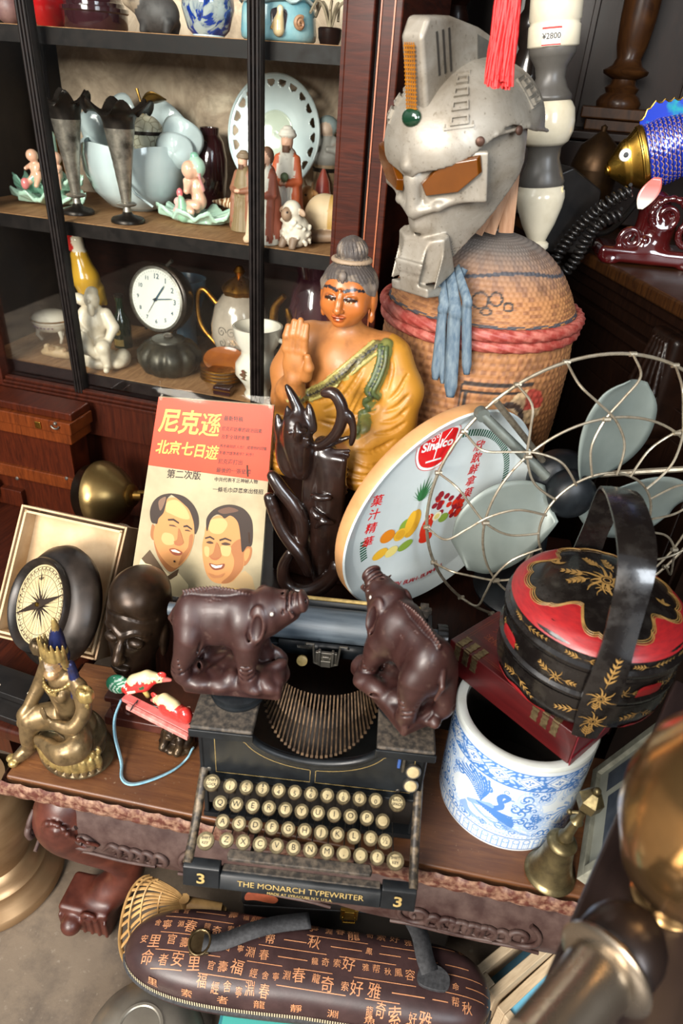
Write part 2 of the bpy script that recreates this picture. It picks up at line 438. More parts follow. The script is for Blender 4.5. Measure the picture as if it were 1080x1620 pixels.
mx=t.n('ShaderNodeMixShader');t.l(t.math('MULTIPLY',fr.outputs[0],.55),mx.inputs[0]);t.l(tr.outputs[0],mx.inputs[1]);t.l(gl.outputs[0],mx.inputs[2]);t.l(mx.outputs[0],out.inputs[0]);M_glass=t.m
M_brass=mat('aged_brass','#8a6a35','#3a2a14',.32,1,40,.45,.75,r2=.6)
M_brass_b=mat('bright_brass','#c9a24a','#8a6526',.22,1,30,r2=.38)
M_nickel=mat('dull_nickel','#8f8c84','#5d5850',.38,1,60,r2=.6)
M_iron=mat('black_enamel_dusty','#14171a','#2b2d2e',.3,0,45,.4,.8,r2=.65,bump=.12,bscale=200,bdist=.0006)
M_dust=mat('dusty_black_iron','#24201c','#5c5145',.7,0,160,.4,.75,bump=.3,bscale=260,bdist=.0006)
# --- the setting
g=G();g.box((-.4,.1,-.02),(4.4,4.4,.04));struct(g.obj('floor',M_conc,smooth=0))
g=G();g.box((-.4,2.13,1.3),(4.4,.06,2.6));struct(g.obj('wall_back',M_wall,smooth=0))
g=G();g.box((1.12,1.05,1.3),(.06,2.2,2.6));struct(g.obj('wall_right',M_wall,smooth=0))
g=G();g.box((-.4,1.2,2.63),(4.4,1.9,.06));struct(g.obj('ceiling',M_plaster,smooth=0))
# --- low carved table
M_ttop=None
t=NT('table_top_wood');vec=t.co('Object',(3,30,30));n1=t.noise(vec,5,8,.65,.8)
c=t.mix(t.ramp(n1,[(.3,0.),(.7,1.)]),'#4c2a15','#744a28');c=t.mix(t.ramp(t.noise(t.co('Object'),7,5,.6),[(.4,0.),(.75,.85)]),c,'#4a2e20')
c=t.mix(t.ramp(t.noise(t.co('Object'),160,2),[(.68,0.),(.74,.25)]),c,'#a08a70');t.base(c);t.set(Roughness=.45);t.bump(n1,.2,.001);M_ttop=t.m
M_carve=mat('carved_wood_dusty','#2a120d','#4f3d37',.6,0,38,.35,.75,bump=.25,bscale=90)
M_carve_r=mat('carved_wood_red','#34130c','#52271b',.42,0,30,bump=.2,bscale=120)
M_carve_e=mat('carved_edge_worn','#4a2218','#94745e',.5,0,110,.42,.72,bump=.2,bscale=120)
TB=thing('low_table','low carved dark wood table with scrolled apron, carrying the typewriter and the porcelain pot','table',(-.518,.409,0),(0,0,math.radians(6)))
TL,TD,TZ=.95,.215,.38
g=G();g.box((TL/2,TD/2+.004,TZ-.012),(TL-.01,TD-.01,.024));g.obj('table_top',M_ttop,TB,bevel=.003)
g=G()
def edge(u,v,o,du,L):
 s=u*L;a=v*PI;row=.5+.5*sin(2*PI*(s/.022)+(3.0 if v>.5 else 0));d=.002*abs(sin(PI*(s/.026+(v>.5)*.5-.25*abs(v*2%1-.5))))+.003*sin(a)+.0012*abs(sin(2*a))
 return V(o)+V(du)*s+V((du[1],-du[0],0))*d+V((0,0,-.001-.028*v))
g.grid(lambda u,v:edge(u,v,(0,.003,TZ),(1,0,0),TL),520,12);g.grid(lambda u,v:edge(u,v,(.003,TD,TZ),(0,-1,0),TD),180,12)
g.grid(lambda u,v:edge(u,v,(TL-.003,0,TZ),(0,1,0),TD),180,12)
g.obj('carved_edge',M_carve_e,TB,smooth=60)
def curl(c,r0,turns,a0,s=1,n=30):
 return [(c[0]+r0*(1-t*.85)*cos(a0+s*t*turns*2*PI),c[1]+r0*(1-t*.85)*sin(a0+s*t*turns*2*PI)) for t in [i/n for i in range(n+1)]]
ins=.04
def band(o,du,L,name,fn3):
 pass
def apron_pt(side):
 """fn(s, h, off): s along the apron, h height above floor, bulging belly"""
 if side=='f':o,du,nn,L=V((ins,ins-.012,0)),V((1,0,0)),V((0,-1,0)),TL-2*ins
 elif side=='l':o,du,nn,L=V((ins-.012,TD-ins,0)),V((0,-1,0)),V((-1,0,0)),TD-2*ins
 else:o,du,nn,L=V((TL-ins+.012,ins,0)),V((0,1,0)),V((1,0,0)),TD-2*ins
 def f(s,h,off=0):
  q=(h-.2)/.115;bul=.026*sin(min(max(q,0),1)*PI*.75+.35)
  return o+du*s+nn*(bul-.012+off)+V((0,0,h))
 return f,L
for side in 'flr':
 f,L=apron_pt(side)
 g=G()
 low=lambda s:.2+.038*(1-min(1,abs(2*s/L-1)**6))*1.0-.012*abs(sin(2*PI*s/.2))*(abs(2*s/L-1)<.9)
 g.grid(lambda u,v:f(u*L,low(u*L)+(.316-low(u*L))*v),120,10)
 g.grid(lambda u,v:f(u*L,low(u*L)+(.316-low(u*L))*v,-.012),120,10)
 g.obj('apron',M_carve,TB,smooth=70)
 tb=lambda pts,r,off=.002:g.tube([f(p[0],p[1],off) for p in pts],r,6)
 if side=='f':cs=[(.05,1),(.21,1),(.36,-1),(.50,1),(.63,-1)]
 else:cs=[(.05,1),(.14,-1)]
 for cx,s in cs:
  g=G();q=[(cx+(p[0])*s,.262+p[1]) for p in curl((0,0),.026,1.4,PI*.6,1)];tb(q,.0038)
  for k in range(5):
   a=.25*k;q=[(cx+s*(.026+.016*k),.248+.01*sin(k)),(cx+s*(.04+.016*k),.268),(cx+s*(.052+.016*k),.262),(cx+s*(.05+.016*k),.246),(cx+s*(.042+.015*k),.244)]
   tb(cat_rom(q,5),[.0045*sin(PI*(.08+.84*i/20)) for i in range(21)])
  tb(cat_rom([(cx-s*.03,.225),(cx,.232),(cx+s*.05,.226),(cx+s*.1,.236)],6),.0028)
  g.obj('scroll_carving',M_carve,TB,smooth=80)
g=G()
g.box((TL/2,TD/2,.334),(TL-2*ins-.004,TD-2*ins-.004,.036));
for k in range(24):
 x=ins+.02+k*.0295;s=(-1)**k
 g.tube([V((x+s*p[0],ins-.002,.335+p[1])) for p in curl((0,0),.011,1.2,0,s,16)],.0026,5)
 if k<7:g.tube([V((ins-.002,ins+.01+.03*k+s*p[0],.335+p[1])) for p in curl((0,0),.011,1.2,0,s,16)],.0026,5)
g.obj('frieze',M_carve,TB,smooth=60)
g=G();g.box((TL/2,TD/2,.318),(TL-2*ins+.024,TD-2*ins+.024,.005));g.obj('fillet',M_carve_r,TB,bevel=.002)
for sx,sy in ((0,0),(1,0),(0,1),(1,1)):
 s=SD((-.03,-.03,0),(.15,.12,.32),.0024)
 s.chain([(.035,.03,.295),(.03,.026,.255),(.05,.04,.2),(.078,.052,.15),(.09,.056,.11),(.078,.05,.075),(.05,.036,.045)],[.034,.04,.034,.025,.02,.021,.026],.012,smooth=4)
 s.box((.035,.028,.03),(.04,.03,.03),rd=.006,k=.01);s.cap((.02,-.01,.035),(.02,.05,.035),.016,k=.006)
 if sy==0:
  for cx,cz,r in ((.035,.285,.02),(.06,.24,.012),(.012,.25,.014)):
   for q in range(14):
    a=q*.5;rr=r*(1-q/16);s.ell((cx+rr*cos(a),-.012+.01*(cz<.26),cz+rr*sin(a)),.0045,k=.002)
  for q in range(7):s.cap((.0+.012*q,-.004,.01),(.0+.012*q,-.004,.045),.0035,k=.002)
  for q in range(5):s.cap((.03+.013*q,-.012,.29-.004*q),(.04+.013*q,-.006,.262),.003,k=.002)
  for q in range(8):a=q*.6;s.ell((.045+.013*cos(a)*(1-q/10),-.004,.052+.013*sin(a)*(1-q/10)),.0045,k=.002)
 o=s.obj('leg',M_carve_r if True else M_carve,TB,colored=False)
 if sx:o.data.transform(Matrix.Scale(-1,4,(1,0,0)));o.data.flip_normals();o.location.x=TL-.02
 else:o.location.x=.02
 if sy:o.data.transform(Matrix.Scale(-1,4,(0,1,0)));o.data.flip_normals();o.location.y=TD-.02
 else:o.location.y=.018
# --- supports behind the table
CH=thing('wooden_chest','dark wooden chest behind the low table, under the statue and the tray','chest',(-.1715,.8564,0),(0,0,math.radians(6)))
g=G();g.box((0,0,.24),(.66,.31,.44));g.obj('body',M_dark,CH,bevel=.004)
g=G();g.box((0,0,.48),(.68,.33,.04));g.obj('lid',M_dark,CH,bevel=.005)
g=G();g.box((0,0,.01),(.67,.315,.02));g.obj('plinth',M_dark,CH)
BZ=.335
BN=thing('side_bench','reddish wooden bench behind the low table, under the compass box and old camera','bench',(-.985,.785,0))
g=G();g.box((0,0,BZ-.0125),(.84,.56,.025));g.obj('seat',M_rose_h,BN,bevel=.006,seg=3)
for sx in (-1,1):
 for sy in (-1,1):g=G();g.box((sx*.12,sy*.24,(BZ-.025)/2),(.04,.04,BZ-.025));g.obj('leg',M_rose,BN,bevel=.003)
g=G();g.box((0,-.25,BZ-.055),(.74,.02,.06));g.obj('apron',M_rose_h,BN)
# --- glazed display cabinet
YG=1.10;YS=YG+.035;YB=1.42
zS=[at_y(300,375,YS).z,at_y(132,588,YS).z,at_y(270,54,YS).z]
zM,zB,zT=zS
xR0=at_y(546,150,YG).x;xR1=at_y(589,150,YG).x;xR2=at_y(637,60,YG).x;xL=-1.0;xLL=-1.10
CB=thing('display_cabinet','tall reddish wood display cabinet with glazed door and shelves of ornaments','cabinet',((xR2+xLL)/2,1.3,0))
def wbox(g,x0,x1,y0,y1,z0,z1):g.box(((x0+x1)/2,(y0+y1)/2,(z0+z1)/2),(x1-x0,y1-y0,z1-z0))
zD=.585;HT=1.75
M_back=None
t=NT('mottled_backing_cloth');vec=t.co('Object');n1=t.noise(vec,7,9,.68,1.6);n2=t.noise(vec,26,6,.7,.8)
c=t.ramp(n1,[(.3,'#84725f'),(.5,'#bba68e'),(.68,'#e4d4ba')]);c=t.mix(t.ramp(n2,[(.5,0.),(.72,.5)]),c,'#7d6b59');t.base(c);t.set(Roughness=.7);t.bump(n2,.3,.002);M_back=t.m
M_side=mat('hazy_side_panel','#2a2019','#4a3c2f',.5,0,6,.35,.75,dist=1)
g=G();wbox(g,xLL,xR2,YG+.02,YB+.05,0,.5);g.obj('lower_body',M_rose_h,CB,world=True,bevel=.003)
g=G();wbox(g,xR1+.004,xR2,YG-.012,YB+.05,.5,HT);g.obj('side_post',M_rose,CB,world=True,bevel=.003)
g=G();wbox(g,xR1,xR1+.006,YG-.004,YG+.02,.5,HT);g.obj('door_gap',M_black,CB,world=True)
g=G();wbox(g,xR2-.012,xR2-.010,YG-.0145,YG-.012,.5,HT);wbox(g,xR1+.006,xR1+.008,YG-.0145,YG-.012,.5,HT);g.obj('post_bead',mat('worn_bead','#8a4522','#a85e30',.4,0,30),CB,world=True)
g=G();wbox(g,xLL,xR1,YB+.03,YB+.05,.5,HT);g.obj('back_board',M_dark_v,CB,world=True)
g=G();wbox(g,at_y(95,120,YB+.02).x,xR1,YB+.02,YB+.03,zM-.02,HT);g.obj('backing_cloth',M_back,CB,world=True)
xP=at_y(95,120,YB+.02).x
g=G();wbox(g,xP-.045,xP,YB-.02,YB+.03,.5,HT);g.obj('corner_post',M_black,CB,world=True)
g=G();
g.prism([(0,0),(1,0),(1,1),(0,1)],(xLL-.02,YG+.03,.5),(xP-.045-xLL+.02,YB-.02-YG,0),(0,0,HT-.5),.006);g.obj('side_panel',M_side,CB,world=True)
g=G();wbox(g,xLL,xR2,YG-.012,YB+.05,HT,HT+.05);g.obj('top',M_rose_h,CB,world=True)
for nm,z in (('middle',zM),('bottom',zB),('top',zT)):
 g=G();wbox(g,xLL+.02,xR1,YS,YB+.02,z-.018,z);
 o=g.obj('shelf',M_shelf,CB,world=True)
 g=G();wbox(g,xLL+.02,xR1,YS-.004,YS,z-.024,z-.001);g.obj('shelf_edge',M_black,o,world=True)
DR=G();wbox(DR,xR0,xR1,YG-.02,YG+.006,.5,HT)
o_st=DR.obj('door',M_rose,CB,world=True,bevel=.003)
g=G();wbox(g,xLL+.01,xL,YG-.02,YG+.006,.5,HT);g.obj('hinge_stile',M_rose,o_st,world=True,bevel=.003)
g=G();wbox(g,xL,xR0,YG-.02,YG+.006,.5,zD-.012);g.obj('bottom_rail',M_rose_h,o_st,world=True,bevel=.002)
g=G()
for dz,dy,h in ((-.012,.024,.006),(-.005,.019,.005),(.0,.012,.006)):wbox(g,xL,xR0,YG-dy,YG,zD+dz,zD+dz+h)
g.obj('rail_moulding',M_rose_h,o_st,world=True,bevel=.0015)
g=G()
wbox(g,xR0-.006,xR0,YG-.014,YG,.585,HT);g.obj('stile_bead',M_rose,o_st,world=True)
for px,py in ((83,300),(406,300)):
 x=at_y(px,py,YG).x;g=G();wbox(g,x-.010,x+.010,YG-.010,YG+.008,zD,HT)
 for dx in (-.0062,0,.0062):g.tube([V((x+dx,YG-.0115,zD)),V((x+dx,YG-.0115,HT))],.0027,8)
 g.obj('glazing_bar',M_black,o_st,world=True,smooth=50)
xs=[xL,at_y(83,300,YG).x,at_y(406,300,YG).x,xR0]
for a,b in zip(xs,xs[1:]):
 g=G();wbox(g,a,b,YG-.0015,YG+.0015,zD,HT);g.obj('glass_pane',M_glass,o_st,world=True,smooth=0)
# --- ornaments in the cabinet
M_cel=mat('celadon_porcelain','#c9d6d6','#b4c4c6',.12,0,9,coat=.6)
M_wporc=mat('white_porcelain','#d8d2c4','#c4baa6',.15,0,12,coat=.5)
M_bisq=vmat('painted_bisque',.55,dirt='#6a4a34',dscale=40,dlo=.62,dhi=.9)
M_glaze=vmat('painted_glaze',.2,coat=.5,dirt='#7a6a55',dscale=30,dlo=.65,dhi=.95)
M_tarn=mat('tarnished_silver','#b4aca0','#4a443c',.3,.8,45,.4,.7,r2=.5,bump=.35,bscale=90)
M_tarn_d=mat('dark_tarnished_rim','#4a433e','#1c1714',.25,.8,20,r2=.4)
M_gilt=mat('worn_gilding','#c08a3a','#6a4216',.25,1,60,r2=.5)
M_maroon=mat('maroon_glaze','#1d0a0c','#32151a',.12,0,8,coat=.8)
M_pewt=mat('dark_pewter_relief','#2c2a24','#4b463a',.38,.6,30,.4,.7,bump=.5,bscale=70,bdist=.002)
def spot(px,py,z):return at_z(px,py,z)
def inside(p):return V((min(p.x,xR0+.02),min(max(p.y,YS+.03),YB-.03),p.z))
def wavy_leaf(s,c,rx,ry,h,col,n=9,th=.004,amp=.006,k=.003):
 """ruffled leaf dish drawn as a shell"""
 c=np.array(c,np.float32)
 def fn(x,y,z):
  X=(x-c[0])/rx;Y=(y-c[1])/ry;r=np.sqrt(X*X+Y*Y);a=np.arctan2(Y,X)
  zz=c[2]+h*r*r+amp*r*r*np.sin(n*a)+.3*amp*r*np.sin(23*a)*(r>.5);d=np.abs(z-zz)-th
  return np.maximum(d*.6,(r-1-.06*np.sin(n*a+1))*min(rx,ry))
 return s.put(fn,c-np.array([rx*1.1,ry*1.1,.02]),c+np.array([rx*1.1,ry*1.1,h+.025]),k,col)
SK='#d8a98e';MINT='#a9c8b4';MINT2='#7fae98'
b=inside(spot(80,324,zM));m=mpp(b)
T=thing('cherub_figurine','porcelain cherubs climbing on ruffled mint leaves, at the glazed shelf end away from the statue','figurine',b)
s=SD((-66*m,-.05,0),(66*m,.05,125*m),.0021)
wavy_leaf(s,(0,0,.006),62*m,.042,.012,MINT,9,.004,.006);wavy_leaf(s,(-20*m,.01,.02),44*m,.034,.02,MINT2,8,.004,.006);wavy_leaf(s,(20*m,.012,.03),36*m,.03,.018,MINT,7,.004,.006)
s.cap((0,.015,.0),(5*m,.02,95*m),.02,.010,.01,MINT)
for cx,sg in ((-8*m,-1),(26*m,1)):
 z0=48*m;s.ell((cx,-.012,z0),(.012,.011,.017),k=.004,col=SK);s.ell((cx+sg*.004,-.014,z0+.026),.0115,k=.003,col=SK)
 for q in (-1,1):s.cap((cx+q*.006,-.018,z0-.01),(cx+q*.010+sg*.004,-.028,z0-.024),.006,.0045,.003,SK);s.cap((cx+q*.01,-.012,z0+.01),(cx+q*.014,-.026,z0+.004),.0045,.0035,.003,SK)
s.ell((-22*m,-.03,30*m),(.008,.007,.011),k=.002,col='#d07a78');s.obj('figure',M_glaze,T)
b2=inside(b+V((-.018,.062,0)))
T=thing('gilt_ring_ornament','gold ring-handled ornament half hidden behind the leaf cherubs','ornament',b2)
g=G();mm=mpp(b2);g.tube([V((24*mm*cos(a),0,105*mm+24*mm*sin(a))) for a in [i*PI/16 for i in range(32)]],.0055,8,closed=True);g.obj('ring',M_gilt,T)
g=G();g.lathe([(.022,0),(.024,.004),(.012,.012),(.009,.03),(.016,.05),(.013,82*mm)],n=20);g.ell((.032,-.005,95*mm),(.012,.012,.018));g.cap=None;g.tube([V((0,0,.05)),V((.02,-.002,75*mm)),V((.032,-.005,90*mm))],.005,8);g.obj('body',M_gilt,T)
def trumpet(base,pytop,foot,mouth,lab):
 h=up(base,pytop);m=mpp(base);T=thing('trumpet_vase',lab,'vase',base,group='tarnished trumpet vases');rf=foot*m/2;rm=mouth*m/2
 g=G();g.lathe([(rf,0),(rf,.004),(rf*.9,.008),(rf*.35,.013),(rf*.25,.018)],n=32);g.obj('foot',M_tarn_d,T,smooth=50)
 g=G();g.lathe([(rf*.25,.018),(rf*.22,h*.14),(rf*.55,h*.155),(rf*.6,h*.17),(rf*.5,h*.18),(rf*.25,h*.19)],n=24);g.obj('knop',M_tarn,T,smooth=50)
 g=G();pr=[(rf*.25,h*.19)]+[(rf*(.3+.55*(t**1.2)),h*(.19+.63*t)) for t in [i/14 for i in range(15)]];g.lathe(pr,n=32,mod=lambda a,k:(1+.02*sin(9*a+k),0));g.obj('body',M_tarn,T)
 r0=rf*.85;mod=lambda a,k:(1+.10*max(0,k-2)/5*sin(6*a),.012*(max(0,k-2)/5)**1.5*sin(6*a+.6))
 g=G();prf=[(r0,h*.82),(r0*1.02,h*.86),(r0*1.15,h*.91)]+[(r0*1.15+(rm-r0*1.15)*t,h*(.91+.08*t**.6)) for t in (.25,.5,.75,.9,1)]
 g.lathe(prf+[(r*.96,z+.002) for r,z in prf[::-1]],n=60,mod=lambda a,k:mod(a,k if k<8 else 15-k));g.obj('ruffled_mouth',M_tarn_d,T,smooth=70)
trumpet(inside(spot(124,338,zM)),153,50,74,'tarnished silver trumpet vase with ruffled mouth, in front of the mint leaf cherubs')
trumpet(inside(spot(203,352,zM)),168,52,98,'tarnished silver trumpet vase with wide ruffled mouth, standing before the pale porcelain bowl')
b=inside(spot(226,318,zM));b.y=1.325;b.x=at_y(220,300,b.y).x;m=mpp(b);R=80*m
T=thing('flower_bowl','large pale celadon porcelain bowl shaped as open petals','bowl',b)
hb=up(b,228)
pr=[(R*.35,0),(R*.38,.004),(R*.6,.008),(R*.85,hb*.3),(R*.98,hb*.6),(R*1.0,hb*.85),(R*.97,hb)]
mod=lambda a,k:(1+.03*abs(sin(2.5*a)),(.010*(abs(sin(2.5*a))-.5) if k>5 else 0))
g=G();g.lathe(pr+[(r*.94,z) for r,z in pr[::-1][:-2]],n=90,mod=lambda a,k:mod(a,k if k<7 else 13-k));g.obj('bowl',M_cel,T,smooth=70)
for cx,cy,cz,rx,rz,tilt in ((-.86,-.1,1.05,.42,.36,.5),(1.04,-.2,1.12,.36,.34,-.55),(1.0,-.4,.95,.32,.3,-.9),(-.55,.45,1.3,.34,.36,.3),(.35,.5,1.2,.45,.4,-.2)):
 g=G();Rm=RY(tilt)@RX(.35)
 def pet(u,v,rx=rx,rz=rz,Rm=Rm,c=V((cx*R,cy*R,cz*hb))):
  a=2*PI*v;r=u;return c+Rm@V((rx*R*r*cos(a)*(1-.12*sin(a)),.22*R*r*r*.8-.04*R*sin(3*a)*r,rz*R*1.15*r*sin(a)))
 g.grid(pet,8,28,cv=True);g.obj('petal',M_cel,T,smooth=80,solid=.003)
g=G();cx0=V((.28*R,-.97*R,hb*.62))
for q in range(5):
 a=-.9+.45*q;g.tube([cx0,cx0+V((.12*R*sin(a),-.01,.16*R)),cx0+V((.1*R*sin(a),-.008,.34*R*cos(a*.5)))],[.006,.008,.0015],8,flat=.5)
g.tube([cx0+V((0,0,.0)),cx0+V((.02,.004,-.03)),cx0+V((.05,.012,-.05))],.0025,6);g.obj('relief_flower',M_cel,T,smooth=80)
pb=b+V((.006,-.012,0));ctr=at_y(231,213,pb.y);pr_=29*mpp(ctr)
T=thing('pearl_apple','mother of pearl apple box with dark band and metal leaf, resting in the porcelain bowl','apple box',(ctr.x,ctr.y,ctr.z-pr_))
M_pearl=None
t=NT('pearl_mosaic');vo=t.n('ShaderNodeTexVoronoi',feature='DISTANCE_TO_EDGE');vo.inputs['Scale'].default_value=62;t.l(t.co('Object',(1,1,.8)),vo.inputs['Vector'])
vc=t.n('ShaderNodeTexVoronoi');vc.inputs['Scale'].default_value=62;t.l(t.co('Object',(1,1,.8)),vc.inputs['Vector'])
c=t.mix(t.math('MULTIPLY',vc.outputs['Distance'],1.2),'#d9d2bb','#b8b59d');c=t.mix(t.ramp(vo.outputs['Distance'],[(.0,1.),(.05,0.)]),c,'#7a705c');t.base(c);t.set(Roughness=.22);M_pearl=t.m
g=G();g.lathe([(pr_*sin(a)*1.0,pr_-pr_*cos(a)*.95) for a in [PI*i/18 for i in range(19)]],n=40);g.obj('body',M_pearl,T)
g=G();g.lathe([(pr_*1.0,pr_*1.0),(pr_*1.03,pr_*1.03),(pr_*1.03,pr_*1.15),(pr_*.99,pr_*1.18)],n=40);g.obj('band',M_tarn_d,T)
g=G();g.tube([V((-.003,0,pr_*1.93)),V((-.006,0,pr_*2.5)),V((-.012,0,pr_*3.1))],[.0022,.002,.003],8);g.obj('stem',M_brass,T)
g=G();g.grid(lambda u,v:V((-.006+pr_*1.55*u,(.5-v)*.03*sin(PI*u)**.7,pr_*(2.35+.35*sin(1.6*u)+.16*abs(v-.5)*sin(PI*u)*2+(v-.5)*.5*sin(PI*u)))),14,6);g.obj('leaf',M_brass,T,solid=.0015)
b=inside(spot(314,352,zM));m=mpp(b)
T=thing('baby_leaf_figurine','pale porcelain baby in a mint bonnet kneeling on a ruffled green leaf dish','figurine',b)
s=SD((-74*m,-.05,0),(74*m,.06,118*m),.0019)
wavy_leaf(s,(0,0,.006),68*m,.042,.012,MINT,10,.0042,.0055);s.ell((0,0,.004),(45*m,.028,.006),k=.004,col=MINT)
z0=22*m;cx=-2*m
s.ell((cx+.004,.004,z0+.010),(.014,.013,.016),k=.004,col=SK);s.ell((cx,.004,z0+.03),(.0125,.0115,.02),k=.006,col=SK);s.ell((cx-.002,0,z0+.064),(.0155,.016,.017),k=.004,col=SK)
s.ell((cx+.001,.003,z0+.0665),(.0172,.0165,.0185),k=0,col=MINT);s.ell((cx-.008,-.009,z0+.063),(.0135,.0125,.0155),k=.001,col=SK)
s.ell((cx-.0175,-.012,z0+.060),.003,k=.002,col=SK);s.ell((cx-.002,.004,z0+.086),(.008,.008,.006),k=.003,col=MINT2)
for q in (-1,1):
 s.chain([(cx+q*.008,.004+q*.006,z0+.045),(cx-.010,-.012+q*.006,z0+.028),(cx-.016,-.008,z0+.044)],[.0058,.005,.0045],.003,SK)
 s.chain([(cx+.004,q*.008,z0+.004),(cx-.02,q*.009-.006,z0+.004),(cx+.0,q*.011-.01,z0-.006)],[.009,.007,.006],.003,SK)
s.chain([(cx+.012,-.008,z0+.054),(cx+.014,.004,z0+.03)],.003,.003,'#c98a86')
s.ell((-25*m,-.018,.018),(.011,.01,.011),k=.003,col='#d9a9a0');s.ell((-27*m,-.014,.034),.0085,k=.002,col='#d9a9a0')
s.cap((-14*m,-.026,.012),(-18*m,-.022,.04),.011,.006,.003,'#8fb79a');s.ell((-22*m,-.018,.05),(.006,.006,.009),k=.002,col='#d86f72')
s.obj('figure',M_glaze,T)
sp=inside(spot(360,345,zM));sp.z+=.012;m=mpp(sp)
T=thing('spiral_shell','cream and brown spiral seashell lying on the rim of the leaf dish','seashell',sp)
M_shell=None
t=NT('banded_shell');w=t.n('ShaderNodeTexWave',wave_type='BANDS',bands_direction='X');w.inputs['Scale'].default_value=34;w.inputs['Distortion'].default_value=9;w.inputs['Detail'].default_value=3;t.l(t.co('Object'),w.inputs['Vector'])
t.base(t.ramp(w.outputs[0],[(.25,'#8a5630'),(.5,'#d9b48a'),(.8,'#e8d4b4')]));t.set(Roughness=.3);M_shell=t.m
g=G();L=50*m
def shp(u,v):
 r=(.0018+.016*u**.9)*(1+.07*sin(u*5*2*PI));a=2*PI*v;return V((-L*.5+L*u,r*cos(a),.015+r*sin(a)*.9))
g.grid(shp,40,24,cv=True);g.ell((L*.5,0,.015),(.008,.0165,.0148),n=20);g.obj('shell',M_shell,T,smooth=80)
b=inside(spot(392,318,zM));b.y=YB-.045;m=mpp(b);hb=up(b,202)
T=thing('maroon_jar','round dark maroon glazed jar in the shadow behind the spiral shell','jar',b)
r=25*m;g=G();g.lathe([(r*.5,0),(r*.55,.004),(r*.85,hb*.2),(r*1.02,hb*.45),(r,hb*.65),(r*.8,hb*.85),(r*.55,hb*.92),(r*.58,hb),(r*.5,hb),(r*.45,hb*.9)],n=36);g.obj('body',M_maroon,T)
pc=at_y(436,214,YB-.06);m=mpp(pc);R=80*m
T=thing('pierced_plate','pale porcelain plate with heart-pierced rim leaning at the back of the shelf','plate',(pc.x,pc.y,zM))
tilt=RX(-.16);cz=pc.z-zM
def heart(x,y):return (x*x+y*y-1)**3-x*x*y**3<0
g=G();nu,nv=26,300;vs=[];fs=[]
for i in range(nu+1):
 r=.42+.58*i/nu
 for j in range(nv):
  a=2*PI*j/nv;vs.append(V((0,0,cz))+tilt@V((R*.92*r*sin(a),-.004-.022*max(0,r-.55)**1.2,R*r*cos(a))))
for i in range(nu):
 for j in range(nv):
  r=.42+.58*(i+.5)/nu;a=2*PI*(j+.5)/nv;ss=2*PI/22;da=(a%ss)/ss-.5
  if not heart(da*3.4,(r-.87)*17):fs.append((i*nv+j,i*nv+(j+1)%nv,(i+1)*nv+(j+1)%nv,(i+1)*nv+j))
g.add(vs,fs);g.obj('rim',M_cel,T,smooth=80,solid=.003)
g=G();g.grid(lambda u,v:V((0,0,cz))+tilt@V((R*.92*.44*u*sin(2*PI*v),.002-.006*u*u,R*.44*u*cos(2*PI*v))),6,60,cv=True);g.obj('well',mat('celadon_well','#b9c4b4','#a3ad9c',.12,0,9,coat=.6),T,solid=.003)
g=G();g.tube([V((0,0,cz))+tilt@V((R*.93*sin(a),-.013,R*1.005*cos(a))) for a in [2*PI*i/80 for i in range(80)]],.0028,8,closed=True);g.obj('edge',M_cel,T)
g=G();g.box((0,.018,.012),(.05,.03,.024));g.box((0,.022,.05),(.02,.008,.08));g.obj('plate_stand',M_dark,T)
